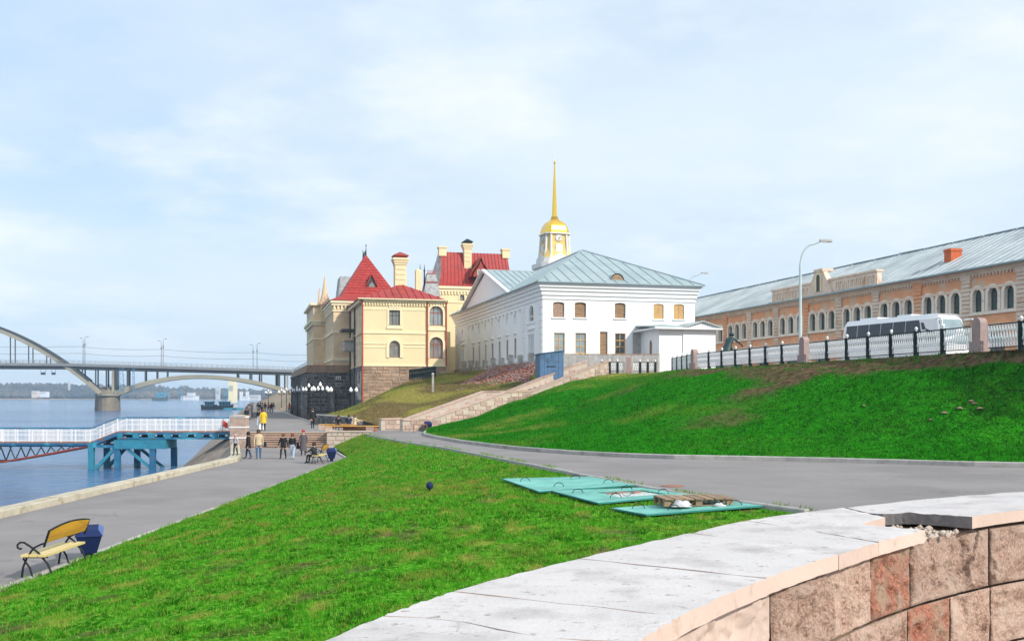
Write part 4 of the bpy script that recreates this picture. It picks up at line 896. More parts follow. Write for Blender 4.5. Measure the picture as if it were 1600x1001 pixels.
# third block with corner pinnacles and grey slate roof
X3, Y3, Z3 = -3.7, 27.5, 16.6
o3 = []
for k in range(4): t_ = Y3 + 1.5 + k * 3.4; o3 += [[t_, t_ + 1.6, 8.4, 11.2, 0], [t_, t_ + 1.6, 12.3, 14.6, .5]]
mb = MB(); wall(mb, TF(Y3), X3, X2, 5.5, Z3); wall(mb, TW(X3), Y3, 43, 5.5, Z3, o3, .12); mb.poly([(X3, 43, 5.5), (5, 43, 5.5), (5, 43, Z3), (X3, 43, Z3)]); mb.poly([(X2, Y3, Z2), (6, Y3, Z2), (6, Y3, Z3), (X2, Y3, Z3)]); mb.build('third_block', 'ochre_wall', yh)
for o in o3: window(yh, TW(X3), *o, .12, 'cream_trim', 'glass_sky', 1, (.5,), .14)
mb = MB()
for z0, z1, b in ((Z3 - .3, Z3, .45), (14.0, 14.35, .45), (13.6, 14.0, .25), (11.6, 11.8, .12)): band(mb, TF(Y3), X3 - b, X2, z0, z1, b); band(mb, TW(X3), Y3 + .02, 43, z0, z1, b)
mb.build('third_block_mouldings', 'cream_trim', yh)
for px, py, wd in ((507.5, 431, .6), (499.3, 448.5, .45)):
    D = 141 if px > 500 else 147; x_, y_ = ylo(px, D); zt = P(px, py, D)[2]
    mb = MB(); mb.box(x_ - wd, x_ + wd, y_ - wd, y_ + wd, 14, zt - 4.0); mb.box(x_ - wd - .15, x_ + wd + .15, y_ - wd - .15, y_ + wd + .15, zt - 4.0, zt - 3.6); mb.lathe([(wd * 1.2, 0), (wd * .7, 1.0), (.05, 3.6)], 8, (x_, y_, zt - 3.6)); mb.build('pinnacle', 'ochre_wall', yh)
x_, y_ = ylo(541, 150); mb = MB(); zt = P(0, 431, 150)[2]; zb = Z3
mb.add([(x_ - 1.3, y_, zb), (x_ + 3, y_, zb), (x_ + 3, y_ + 6, zb), (x_ - 1.3, y_ + 6, zb), (x_ - .8, y_ + .6, zt), (x_ + 2.6, y_ + .6, zt), (x_ + 2.6, y_ + 5, zt), (x_ - .8, y_ + 5, zt)], [(0, 1, 5, 4), (1, 2, 6, 5), (2, 3, 7, 6), (3, 0, 4, 7), (4, 5, 6, 7)])
mb.build('slate_roof', 'slate', yh)
# tall central block with curved red roof
XC0, XC1, YC, ZC = 14.0, 25.7, 29.1, P(0, 447, 147)[2]
fc = lambda px, py: onwall((YO[0] + UY[0] * YC, YO[1] + UY[1] * YC), UX, px, py)
cw = [fc(722, 465)[0], fc(722, 465)[1]]
mb = MB(); ov = [cw[0] - .35, cw[0] + .35, cw[1] - .45, cw[1] + .45, .35]; wall(mb, TF(YC), XC0, XC1, 5.5, ZC, [ov], .25); wall(mb, TW(XC0), YC, 39, 5.5, ZC); mb.poly([(XC1, YC, 5.5), (XC1, 39, 5.5), (XC1, 39, ZC), (XC1, YC, ZC)]); mb.build('central_block', 'yellow_plaster', yh)
window(yh, TF(YC), *ov, .25, 'brown_frame', 'glass_grey', 0, (), .07)
mb = MB(); archband(mb, TF(YC), *ov, .2, .08); mb.build('window_surround', 'cream_trim', yh); mb = MB()
for z0, z1, b in ((ZC - .35, ZC, .4), (ZC - .75, ZC - .35, .2)): band(mb, TF(YC), XC0, XC1, z0, z1, b)
for z0, z1 in ((fc(705, 473)[1], fc(705, 470)[1]), (fc(705, 578)[1], fc(705, 576)[1])): sb_ = MB(); band(sb_, TF(YC), XC0, XC1, z0, z1, .1); sb_.build('string_course', 'cream_trim', yh)
for k in range(26): x = lerp(XC0 + .2, XC1 - .2, k / 25); band(mb, TF(YC), x - .12, x + .12, ZC - 1.15, ZC - .75, .18)
mb.build('central_mouldings', 'cream_trim', yh); mb = MB(); c_ = fc(722, 481); archband(mb, TF(YC), c_[0] - .5, c_[0] + .5, c_[1] - 1.6, c_[1] + .1, .5, .2, .1); mb.build('blind_arch', 'cream_trim', yh)
zr_ = P(0, 397.5, 152)[2]; prof = [(-.4, 0), (.2, .55), (.9, 1.5), (1.6, 2.7), (2.6, zr_ - ZC)]
mb = MB(); ins = [0, .25, .5, .7, .9]
mb.strip([(XC0 + .5, YC - .2, ZC + .02)], [(0, 0, 0)])
mb = MB(); rows = [[(XC0 + i_, YC + p[0], ZC + p[1]) for i_ in (0,)] for p, i_ in zip(prof, ins)]
for k in range(4):
    y0, z0 = prof[k]; y1, z1 = prof[k + 1]; mb.poly([(XC0 + ins[k], YC + y0, ZC + z0 + .03), (XC1 - ins[k], YC + y0, ZC + z0 + .03), (XC1 - ins[k + 1], YC + y1, ZC + z1 + .03), (XC0 + ins[k + 1], YC + y1, ZC + z1 + .03)])
    mb.poly([(XC0 + ins[k], 39.4 - y0, ZC + z0 + .03), (XC1 - ins[k], 39.4 - y0, ZC + z0 + .03), (XC1 - ins[k + 1], 39.4 - y1 - 2.4, ZC + z1 + .03), (XC0 + ins[k + 1], 39.4 - y1 - 2.4, ZC + z1 + .03)])
mb.poly([(XC0 + .9, YC + 2.6, zr_ + .03), (XC1 - .9, YC + 2.6, zr_ + .03), (XC1 - .9, 34.4, zr_ + .03), (XC0 + .9, 34.4, zr_ + .03)])
for s_ in (0, 1):
    X_ = XC0 + .02 if not s_ else XC1 - .02; sg = 1 if not s_ else -1
    mb.poly([(X_ + sg * ins[k], YC + prof[k][0], ZC + prof[k][1]) for k in range(5)] + [(X_ + sg * .9, 34.4, zr_), (X_, 39.4, ZC)], 1)
r3 = mb.build('central_roof', ['red_roof', 'white_plinth'], yh)
for k in range(1, 20):
    x = lerp(XC0, XC1, k / 20); t_ = MB()
    t_.tube([(lerp(x, (XC0 + XC1) / 2, i_ / 6.5), YC + p[0] - .02, ZC + p[1] + .05) for p, i_ in zip(prof, ins)], .045, 4); t_.build('roof_seam', 'red_seam', r3)
for X_ in (XC0 + 1.1, XC1 - 1.1): mb = MB(); mb.box(X_ - .55, X_ + .55, YC + 2.2, YC + 3.3, zr_ - .6, zr_ + .75); mb.box(X_ - .65, X_ + .65, YC + 2.1, YC + 3.4, zr_ + .55, zr_ + .78); mb.build('roof_pier', 'yellow_plaster', r3)
x_, y_ = ylo(730, 150); chimney(r3, x_, y_, 1.1, ZC + 2, P(0, 390, 150)[2], 'black_iron')
x_, y_ = ylo(750, 147.5); z_ = P(0, 433, 147.5)[2]; n_ = 10; og = [(-1.25, 0), (-1.15, .5), (-.8, 1.1), (-.35, 1.7), (0, 2.6), (.35, 1.7), (.8, 1.1), (1.15, .5), (1.25, 0)]
mb = MB(); mb.prism([(x_ + p[0] * .9, y_ - .6, z_ + p[1] * .9) for p in og], (0, .12, 0)); dm = mb.build('gable_dormer', 'red_seam', r3)
mb = MB(); A2 = [(x_ + p[0] * 1.12, y_ - .8, z_ + p[1] * 1.06) for p in og]; mb.strip(A2, [(p[0], y_ + 2.8, p[2]) for p in A2]); mb.build('dormer_hood', 'red_roof', dm)
for s_ in (-.32, .32): window(dm, TF(y_ - .62), x_ + s_ - .22, x_ + s_ + .22, z_ + .25, z_ + 1.05, .2, .02, 'cream_trim', 'glass_grey', 0, (), .06, name='dormer_window')
# small ornamental roof between the blocks
x_, y_ = ylo(673, 143); zt = P(0, 421, 143)[2]; zb = P(0, 447, 143)[2]; mb = MB()
zt -= .5; mb.add([(x_ - 1.2, y_ - 1.2, zb - 1.5), (x_ + 1.2, y_ - 1.2, zb - 1.5), (x_ + 1.2, y_ + 2, zb - 1.5), (x_ - 1.2, y_ + 2, zb - 1.5), (x_ - .5, y_, zt), (x_ + .7, y_, zt), (x_ + .7, y_ + .8, zt), (x_ - .5, y_ + .8, zt)], [(0, 1, 5, 4), (1, 2, 6, 5), (2, 3, 7, 6), (3, 0, 4, 7), (4, 5, 6, 7)])
so_ = mb.build('turret_roof', 'slate', yh); mb = MB()
for k in range(10): mb.bar((lerp(x_ - .5, x_ + .7, k / 9), y_, zt), (lerp(x_ - .5, x_ + .7, k / 9), y_, zt + .35), .04)
mb.bar((x_ - .5, y_, zt + .35), (x_ + .7, y_, zt + .35), .05); mb.bar((x_ - .5, y_ - .03, zt - .05), (x_ + .7, y_ - .03, zt - .05), .12); mb.bar((x_ - .85, y_ - .58, zt - 1.3), (x_ + .95, y_ - .58, zt - 1.3), .12); mb.build('turret_crest', 'red_pipe', so_)
for dx in (-.9, -1.5): mb = MB(); mb.tube([(x_ + dx, y_, zb - 1), (x_ + dx, y_, zt + .3), (x_ + dx, y_, zt + 1.2)], [.14, .09, .015], 6); mb.lathe([(.03, 0), (.17, .12), (.03, .25)], 8, (x_ + dx, y_, zt + .2)); mb.build('finial', 'black_iron', so_)
# lower link and clutter between the yellow and white houses
mb = MB(); mb.box(VW + .01, XC0 - .01, 20, 29, 5, 12.5); mb.build('link_wing', 'yellow_plaster', yh)
# ------------------------------------------------------------------ dark stone terrace
te = thing('stone_terrace', 'dark granite terrace wall with parapet jutting toward the quay', 'wall', (YO[0], YO[1], 0), ANG)
TX0, TX1, TY0, TY1, TZ = -5.35, -.03, 13.15, 58.0, 7.35
mb = MB(); mb.box(TX0, TX1, TY0, TY1, 0.4, TZ - .6); core = mb.build('wall_core', 'mortar_dark', te)
block_face(te, 'F', TY0, TX0, TX1, .9, TZ - .62, .8, .42, ['granite_dark'], proud=.09, gap=.075)
n_ = block_face(te, 'W', TX0, TY0, 28, .9, TZ - .62, 1.0, .43, ['granite_dark'], proud=.13, gap=.075)
mb = MB()
for r in range(15):
    x = 28.0
    while x < TY1:
        w = random.uniform(.7, 1.3); z0 = .9 + r * .39; o_ = random.uniform(.05, .14); mb.box(TX0 - o_, TX0, x + .02, min(x + w, TY1) - .02, z0 + .02, z0 + .37); x += w
stuff(mb.build('far_masonry', 'granite_dark', te))
mb = MB(); mb.box(TX0 - .25, TX1, TY0 - .22, TY1, TZ - .6, TZ - .38); mb.box(TX0 - .05, TX1, TY0 - .03, TY0 + .4, TZ - .38, TZ + .35); mb.box(TX0 - .05, TX0 + .4, TY0 + .4, TY1, TZ - .38, TZ + .35); mb.build('parapet', 'granite_brown', te)
mb = MB()
for k in range(30): y = lerp(TY0, TY1, k / 29); mb.bar((TX0 + .15, y, TZ + .3), (TX0 + .15, y, TZ + .8), .04)
mb.bar((TX0 + .15, TY0 + .15, TZ + .8), (TX0 + .15, TY1, TZ + .8), .05); mb.bar((TX0 + .15, TY0 + .15, TZ + .8), (TX1, TY0 + .15, TZ + .8), .05); mb.build('handrail', 'steel_pole', te)
mb = MB(); mb.box(TX0 - .6, TX0 - .02, TY0 - .55, TY0 + 1.0, .4, TZ - 1.2); mb.box(TX0 + 2.6, TX0 + 3.3, TY0 - .6, TY0 - .02, .4, 4.4); mb.build('buttress', 'granite_dark', te)
mb = MB(); mb.box(TX0 - .1, TX1, TY0 - .16, TY0 + .01, 3.65, 3.85); mb.build('ledge', 'granite_dark', te)
mb = MB(); archband(mb, TF(TY0), TX0 + 1.6, TX0 + 2.3, 4.9, 6.3, .35, .22, .14); mb.build('niche_arch', 'granite_dark', te)
window(te, TF(TY0 - .1), TX0 + 3.5, TX0 + 4.1, 5.1, 6.3, 0, .08, 'white_trim', 'glass_grey', 1, (.5,), .08)
# ------------------------------------------------------------------ long old brick building on the right
BO = (42.5, 85.0); by = lambda px, py: onwall(BO, UY, px, py)
br = thing('brick_barracks', 'long weathered orange brick building with arched windows and silver metal roof', 'building', (BO[0], BO[1], 0), ANG)
BY0, BY1, BZ = -26.0, 84.0, 15.0
TB = TW(); trip = []
for g in ((1326, 1341, 1357), (1385, 1401, 1419), (1452.6, 1472.4, 1492), (1530, 1552.6, 1576), (1143, 1152.6, 1162.4), (1182, 1193, 1204), (1226, 1237.6, 1249), (1273.6, 1286, 1300.6)): trip.append(by(g[1], 0)[0])
trip.sort(); per = (trip[-1] - trip[0]) / (len(trip) - 1)
trip = [trip[0] - per] + [lerp(trip[0], trip[-1], k / (len(trip) - 1)) * .5 + t_ * .5 for k, t_ in enumerate(trip)] + [trip[-1] + per, ]
trip = [t_ for t_ in trip if BY0 + 3 < t_ < BY1 - 3]
wz0, wz1 = by(1575, 482)[1], by(1575, 445.5)[1]
ops = []; low = []
for t_ in trip:
    for d in (-1.95, 0, 1.95): ops.append([t_ + d - .58, t_ + d + .58, wz0, wz1, .56])
    low.append([t_ - 1.35, t_ + 1.35, 6.4, 9.3, .95])
mb = MB(); wall(mb, TB, BY0, BY1, 5.4, BZ - .2, ops + low, .32, 0, 1); wall(mb, lambda a, z, b: (a, BY1, z), 0, 17, 5.4, BZ); mb.poly([(0, BY0, 5.4), (17, BY0, 5.4), (17, BY0, BZ), (0, BY0, BZ)]); mb.build('facade', ['old_brick', 'pale_surround'], br)
for o in ops: window(br, TB, *o, .32, 'dark_frame', 'glass_arch', 1, (.35, .68), .06)
for o in low: window(br, TB, *o, .32, 'dark_frame', 'glass_dark', 3, (.35, .68), .08, name='arched_window')
for t_ in trip:
    mb = MB()
    for d in (-1.95, 0, 1.95): archband(mb, TB, t_ + d - .58, t_ + d + .58, wz0, wz1, .56, .34, .12)
    band(mb, TB, t_ - 2.9, t_ + 2.9, wz0 - .3, wz0 - .02, .16); mb.build('window_surround', 'pale_surround', br)
    mb = MB()
    for k in range(13):                                  # fan of voussoirs over the ground-floor arch
        a = math.pi * (k + .5) / 13; r0, r1 = 1.38, 2.05; c = Vector((0, t_, 8.35)); p = c + Vector((-.05, r0 * math.cos(a), r0 * .72 * math.sin(a))); q = c + Vector((-.05, r1 * math.cos(a), r1 * .76 * math.sin(a))); mb.bar(p, q, .10, .2, up=(1, 0, 0))
    mb.build('voussoir_fan', 'old_plaster', br)
for k in range(len(trip) + 1):
    t_ = (trip[k] + (trip[k - 1] if k else trip[k] - per)) / 2 if k < len(trip) else trip[-1] + per / 2
    if not BY0 + .5 < t_ < BY1 - .5: continue
    mb = MB()
    for r in range(12): band(mb, TB, t_ - .55, t_ + .55, 10.2 + r * .37, 10.2 + r * .37 + .31, .14 + .05 * random.random())
    band(mb, TB, t_ - .6, t_ + .6, 5.6, 9.9, .1); band(mb, TB, t_ - .65, t_ + .65, 14.2, 14.75, .22); mb.build('pilaster', 'old_plaster' if k % 3 else 'old_brick', br)
mb = MB()
for z0, z1, b in ((13.2, 13.42, .14), (14.55, 14.72, .2), (14.72, 14.9, .32), (14.9, 15.0, .5), (9.9, 10.1, .16)): band(mb, TB, BY0, BY1, z0, z1, b)
k = BY0
while k < BY1: band(mb, TB, k, k + .16, 14.35, 14.55, .16); k += .42
mb.build('cornice', 'old_plaster', br)
# roof
e = .85; XR, ZR = 8.6, 19.75
mb = MB(); mb.poly([(-e, BY0 - .5, BZ + .02), (-e, BY1 + .5, BZ + .02), (XR, BY1 + .5, ZR), (XR, BY0 - .5, ZR)]); mb.poly([(17.2 + e, BY0 - .5, BZ), (17.2 + e, BY1 + .5, BZ), (XR, BY1 + .5, ZR), (XR, BY0 - .5, ZR)]); mb.poly([(-e, BY0 - .5, BZ), (-e, BY1 + .5, BZ), (17.2 + e, BY1 + .5, BZ), (17.2 + e, BY0 - .5, BZ)])
r4 = mb.build('roof', 'silver_roof', br); y = BY0
sm = MB().bar((-e, 0, BZ + .05), (XR, 0, ZR + .03), .055, .055).mesh('roof_seam', 'silver_roof')
while y < BY1: put('roof_seam', sm, r4, (0, y, 0)); y += 1.15
MB().bar((-e, BY0, BZ + .04), (-e, BY1, BZ + .04), .16, .14).build('gutter', 'zinc_seam', r4)
mb = MB()
for i in range(24): mb.bar((XR, lerp(BY0, BY1, i / 24), ZR + .05), (XR, lerp(BY0, BY1, (i + .96) / 24), ZR + .05 + random.uniform(-.03, .05)), .3, .1)
mb.build('ridge_cap', 'zinc_seam', r4)
# attic parapet with pointed gable on the roof edge
p0, p1 = by(1376, 440)[0], by(1211, 470)[0]; pg = by(1288, 450)[0]
mb = MB(); mb.box(-.42, .12, p0, p1, BZ + .05, BZ + 1.55); mb.box(-.55, .3, p0 - .1, p1 + .1, BZ + 1.55, BZ + 1.75); ap = mb.build('attic_parapet', 'old_plaster', br)
y = p0 + .4
while y < p1 - .4:
    mb = MB()
    if abs(y - pg) > 2.6: archband(mb, TW(-.42), y - .2, y + .2, BZ + .45, BZ + 1.2, .2, .09, .1); mb.build('blind_arch', 'old_plaster', ap)
    y += .75
mb = MB(); T3 = TW(-.7); pts = [(pg - 2.5, BZ + .1), (pg + 2.5, BZ + .1), (pg + 2.5, BZ + .5), (pg + .85, BZ + 2.7), (pg - .85, BZ + 2.7), (pg - 2.5, BZ + .5)]
mb.prism([T3(a, z, 0) for a, z in pts], (.6, 0, 0)); mb.box(-.8, .6, pg - .9, pg + .9, BZ + 2.7, BZ + 3.0); gd = mb.build('roof_gable', 'old_plaster', br)
mb = MB(); mb.poly([T3(a, z, .02) for a, z in outline(pg - .4, pg + .4, BZ + .5, BZ + 2.4, .4)]); mb.build('gable_opening', 'dark_frame', gd)
mb = MB(); archband(mb, T3, pg - .4, pg + .4, BZ + .5, BZ + 2.4, .4, .18, .12); mb.build('gable_surround', 'cream_trim', gd)
t_, z_ = by(1489, 405); yc_ = t_ + 1.0; f = .30; xk = lerp(-e, XR, f); zk = lerp(BZ, ZR, f)
t2_ = None
D_k = 98.0; X_k = (1489 - 800) / FX * D_k; xk = (X_k - BO[0]) * UX[0] + (D_k - BO[1]) * UX[1]; yk = (X_k - BO[0]) * UY[0] + (D_k - BO[1]) * UY[1]; zk = lerp(BZ, ZR, (xk + e) / (XR + e))
mb = MB(); mb.box(xk - .6, xk + .6, yk - .5, yk + .5, zk - 1.2, zk + 1.0); mb.box(xk - .66, xk + .66, yk - .56, yk + .56, zk + .75, zk + .95); mb.build('chimney', 'chimney_brick', r4)
# ------------------------------------------------------------------ bell tower with golden spire
TD = 350.0; tx = (866.5 - 800) / FX * TD; zt = lambda py: P(0, py, TD)[2]; r_ = 4.3
bt = thing('bell_tower', 'yellow and white bell tower with clock and golden needle spire', 'tower', (tx, TD, 0), ANG + R(4))
def sq(r0, z0, r1, z1, mb, m=0, cut=.72):
    def ring(r, z):
        c = r * cut; return [(c, -r, z), (r, -c, z), (r, c, z), (c, r, z), (-c, r, z), (-r, c, z), (-r, -c, z), (-c, -r, z)]
    A, B = ring(r0, z0), ring(r1, z1); n = 8; mb.add(A + B, [(i, (i + 1) % n, n + (i + 1) % n, n + i) for i in range(n)] + [tuple(range(n, 2 * n)), tuple(range(n))[::-1]], m)
mb = MB(); sq(6.2, 5, 6.2, zt(420), mb); sq(6.6, zt(420), 6.6, zt(413), mb); sq(5.3, zt(413), 5.3, zt(405), mb); mb.build('shaft', 'tower_white', bt)
mb = MB(); prof = [(5.0, 405), (4.6, 398), (4.15, 390), (3.9, 380), (3.85, 368)]
for (ra, ya), (rb, yb) in zip(prof, prof[1:]): sq(ra, zt(ya), rb, zt(yb), mb)
ct = mb.build('clock_tier', 'tower_yellow', bt)
mb = MB()
for a in range(4):
    ca, sa = math.cos(a * math.pi / 2), math.sin(a * math.pi / 2); rot = lambda x, y, z: (x * ca - y * sa, x * sa + y * ca, z)
    for s_ in (-1, 1): mb.tube([rot(s_ * 3.0, -4.6, zt(404)), rot(s_ * 2.9, -4.25, zt(390)), rot(s_ * 2.75, -3.95, zt(369))], .42, 8)
    mb.prism([rot(-3.2, -5.35, zt(405)), rot(3.2, -5.35, zt(405)), rot(0, -5.35, zt(397))], rot(0, .5, 0)); mb.poly([rot(x, -4.35 + (zt(378) - z) * -.03, z) for x, z in outline(-1.3, 1.3, zt(396), zt(383), .8)])
mb.build('corner_columns', 'tower_white', bt)
mb = MB(); sq(4.6, zt(368), 4.6, zt(366), mb); mb.build('clock_cornice', 'tower_white', bt)
for a in range(4):
    ck = MB(); ca, sa = math.cos(a * math.pi / 2), math.sin(a * math.pi / 2); rot = lambda x, y, z: (x * ca - y * sa, x * sa + y * ca, z); zc = zt(374)
    ck.prism([rot(1.25 * math.cos(t_ * math.pi / 8), -4.15, zc + 1.25 * math.sin(t_ * math.pi / 8)) for t_ in range(16)], rot(0, .3, 0)); co = ck.build('clock_face', 'tower_white', bt)
    hd = MB(); hd.bar(rot(0, -4.2, zc), rot(0, -4.2, zc - .95), .14); hd.bar(rot(0, -4.2, zc), rot(.6, -4.2, zc + .2), .16)
    for t_ in range(12): hd.bar(rot(1.0 * math.sin(t_ * math.pi / 6), -4.2, zc + 1.0 * math.cos(t_ * math.pi / 6)), rot(1.2 * math.sin(t_ * math.pi / 6), -4.2, zc + 1.2 * math.cos(t_ * math.pi / 6)), .1)
    hd.build('clock_hands', 'black_iron', co)
mb = MB(); prof = [(4.3, 366), (4.25, 362), (3.8, 355), (3.0, 349), (1.9, 345.5), (1.45, 344)]
for (ra, ya), (rb, yb) in zip(prof, prof[1:]): sq(ra, zt(ya), rb, zt(yb), mb, cut=.62)
mb.build('gold_dome', 'gold', bt)
mb = MB(); mb.lathe([(1.5, zt(344)), (1.6, zt(342.5)), (1.15, zt(341)), (1.3, zt(339.5)), (.98, zt(338)), (.22, zt(258)), (.2, zt(256)), (.42, zt(255)), (.42, zt(253.5)), (.1, zt(252))], 8); mb.build('gold_spire', 'gold', bt)
mb = MB(); mb.bar((0, 0, zt(252)), (0, 0, zt(241)), .16); mb.bar((-.75, 0, zt(245)), (.75, 0, zt(245)), .16); mb.bar((-.4, 0, zt(243)), (.4, 0, zt(243)), .14); mb.build('cross', 'tower_white', bt)
# ================================================================== FOREGROUND PARAPET
ZTOP = 3.25
Oc = [(-1.5, -1.2), (-1.2, .1), (-.88, 1.5), (-.49, 2.71), (-.19, 3.39), (.27, 4.08), (.85, 4.85), (1.40, 5.50), (2.30, 6.22), (3.30, 6.86), (5.0, 7.7), (7.5, 8.5)]
Ic = [(-.7, -1.4), (-.42, 0), (-.12, 1.25), (.17, 2.30), (.48, 3.00), (.90, 3.64), (1.33, 4.19), (1.75, 4.70), (2.30, 5.25), (3.05, 5.80), (4.8, 6.7), (7.2, 7.5)]
def crom(p, s):
    s = max(0.0, min(s, len(p) - 1.0001)); i = int(s); t = s - i; g = lambda k: np.array(p[max(0, min(k, len(p) - 1))], float)
    a, b, c, d = g(i - 1), g(i), g(i + 1), g(i + 2)
    return 0.5 * ((2 * b) + (-a + c) * t + (2 * a - 5 * b + 4 * c - d) * t * t + (-a + 3 * b - 3 * c + d) * t ** 3)
def cp(s, t): return crom(Oc, s) * (1 - t) + crom(Ic, s) * t
def s_of_px(px):
    f = lambda s: 800 + FX * crom(Ic, s)[0] / crom(Ic, s)[1]
    lo_, hi_ = 3.0, 10.5
    for _ in range(40):
        m = (lo_ + hi_) / 2
        if f(m) < px: lo_ = m
        else: hi_ = m
    return lo_
pw = thing('parapet_wall', 'curved granite parapet with worn white coping slabs in the foreground', 'wall')
mb = MB()                                            # rubble core under the coping
st = np.linspace(.6, 10.6, 70)
for i in range(69):
    q = [cp(st[i], .04), cp(st[i + 1], .04), cp(st[i + 1], .872), cp(st[i], .872)]
    vs = [(*p, .3) for p in q] + [(*p, ZTOP - .066) for p in q]; mb.add(vs, [(4, 5, 6, 7), (0, 1, 5, 4), (2, 3, 7, 6)])
mb.build('wall_core', 'joint_fill', pw)
def dzt(t): return max(0.0, min(1.0, (t - .3) / .3))
def slab(s0, s1, dz=0.0, t0=-.02, t1=1.0, n=14, nt=6, sag=0.0):
    """one coping slab: worn top, pinkish edges, chipped arrises; s0/s1 may depend on t"""
    f0 = s0 if callable(s0) else (lambda t: s0); f1 = s1 if callable(s1) else (lambda t: s1); mb = MB(); g = .004
    TT = [lerp(t0, t1, k / nt) for k in range(nt + 1)]; top = []; bt = []
    for i in range(n + 1):
        for t in TT:
            p = cp(lerp(f0(t) + g, f1(t) - g, i / n), t); edge = i in (0, n) or t in (TT[0], TT[-1])
            j = RNG.normal(0, .0022, 2) if edge else (0, 0); z = ZTOP + dz * dzt(t) + RNG.normal(0, .0006) - (abs(RNG.normal(0, .0022)) if edge else 0)
            if t == TT[0] and RNG.random() < .03: p = p + (cp(lerp(f0(t), f1(t), i / n), .05) - p) * .35
            top.append((p[0] + j[0], p[1] + j[1], z)); bt.append((p[0] + j[0], p[1] + j[1], ZTOP + dz * dzt(t) - .063))
    W_ = nt + 1; mb.add(top, [(i * W_ + k, i * W_ + k + 1, (i + 1) * W_ + k + 1, (i + 1) * W_ + k) for i in range(n) for k in range(nt)], 0)
    o = len(mb.v); mb.v.extend(bt); nn = (n + 1) * W_
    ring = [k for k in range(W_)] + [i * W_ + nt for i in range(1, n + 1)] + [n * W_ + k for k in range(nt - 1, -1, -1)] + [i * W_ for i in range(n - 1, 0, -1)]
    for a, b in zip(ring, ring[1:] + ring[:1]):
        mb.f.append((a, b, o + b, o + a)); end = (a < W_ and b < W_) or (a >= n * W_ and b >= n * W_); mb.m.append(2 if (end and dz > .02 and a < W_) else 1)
    return mb.build('coping_slab', ['coping', 'coping_edge', 'slab_end_shade'], pw)
gapA = lambda t: float(np.interp(t, [0, .50, .58, 1], [7.62, 7.62, 7.26, 7.50]))
gapB = lambda t: float(np.interp(t, [0, .44, .50, 1], [7.63, 7.63, 7.74, 8.15]))
crack = lambda t: 3.42 + .10 * t + .05 * math.sin(t * 7)
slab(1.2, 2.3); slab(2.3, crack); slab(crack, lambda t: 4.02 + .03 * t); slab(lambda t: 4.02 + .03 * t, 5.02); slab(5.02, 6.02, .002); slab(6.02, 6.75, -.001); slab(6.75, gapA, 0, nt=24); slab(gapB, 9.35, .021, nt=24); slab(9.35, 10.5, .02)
# broken mortar bed showing in the gap
mb = MB()
for _ in range(90):
    t = random.uniform(.5, .97); s = lerp(gapA(t), gapB(t), random.random()); p = cp(s, t); r = random.uniform(.005, .022)
    v_, f_ = blob((p[0], p[1], ZTOP - .062), r, r * .9, 5); mb.add(v_, f_)
mb.build('mortar_bed', 'granite_pale', pw)['kind'] = 'stuff'
def rough_block(s0, s1, z0, z1, m, proud=.02, chip=0):
    """one split-faced stone on the inner face"""
    n, k = max(16, int((s1 - s0) * 80)), 34; u = np.linspace(0, 1, n + 1); v = np.linspace(0, 1, k + 1); sA = s0 + (s1 - s0) * u
    p = np.array([crom(Ic, q) for q in sA]); o = np.array([crom(Oc, q) for q in sA]); d = (p - o) / np.linalg.norm(p - o, axis=1)[:, None]
    U, Vv = np.meshgrid(u, v, indexing='ij'); S_ = s0 + (s1 - s0) * U; Z_ = z0 + (z1 - z0) * Vv; W_ = (s1 - s0) * .62; H_ = z1 - z0; sd = int(s0 * 97) + int(z0 * 53)
    e = np.minimum(np.minimum(U, 1 - U) * W_, np.minimum(Vv, 1 - Vv) * H_); rim = np.clip((e + (fbm(S_ * 9, Z_ * 9, 1, 5, 3) - .5) * .022) / .034, 0, 1)
    big = fbm(S_ * 6.2, Z_ * 10, 1.7, sd, 4); facet = np.abs(fbm(S_ * 6.2 + 7, Z_ * 10, 1.1, sd + 3, 3) - .5)
    b = proud * (.35 + .65 * rim) * np.where(e > 1e-6, 1, -.3) + ((big - .5) * .12 - facet * .10 + (fbm(S_ * 40, Z_ * 62, 1.3, sd + 9, 3) - .5) * .020) * rim
    if chip:
        dd = np.hypot((U - .42) / .47, (Vv - 1.05) / .80) + .06 * np.sin(U * 17); b = b - np.where(dd < 1, .020 + .035 * (1 - dd * dd), 0)
    q = p[:, None, :] - d[:, None, :] * .062 + d[:, None, :] * b[..., None]
    V_ = np.concatenate([q, Z_[..., None]], -1).reshape(-1, 3); mb = MB()
    mb.add(V_.tolist(), [(i * (k + 1) + j, (i + 1) * (k + 1) + j, (i + 1) * (k + 1) + j + 1, i * (k + 1) + j + 1) for i in range(n) for j in range(k)])
    return mb.build('granite_block', m, pw, True)
js = [s_of_px(x) for x in (1040, 1228, 1319, 1376.5, 1434.5, 1551, 1640, 1760)]; g = .008
zc = [3.186, 2.868, 2.54, 2.2]
ms = ['wall_render', 'rough_granite', 'rough_granite', 'red_granite', 'rough_granite', 'rough_granite', 'rough_granite']
for k in range(7): rough_block(js[k] + g, js[k + 1] - g, zc[1] + .006, zc[0] - .002, ms[k], .012 if k == 0 else .022, 1.6 if k == 4 else 0)
rough_block(s_of_px(900), js[0] - g, zc[1] + .006, zc[0] - .002, 'wall_render', .012)
j2 = [s_of_px(x) for x in (900, 1080, 1200, 1300, 1345, 1431, 1493, 1553, 1660, 1760)]
for k in range(9): rough_block(j2[k] + g, j2[k + 1] - g, zc[2] + .006, zc[1] - .006, 'wall_render' if k < 2 else ('red_granite' if k == 5 else 'rough_granite'))
j3 = [s_of_px(x) for x in (900, 1110, 1260, 1380, 1470, 1560, 1760)]
for k in range(6): rough_block(j3[k] + g, j3[k + 1] - g, zc[3], zc[2] - .006, 'rough_granite')
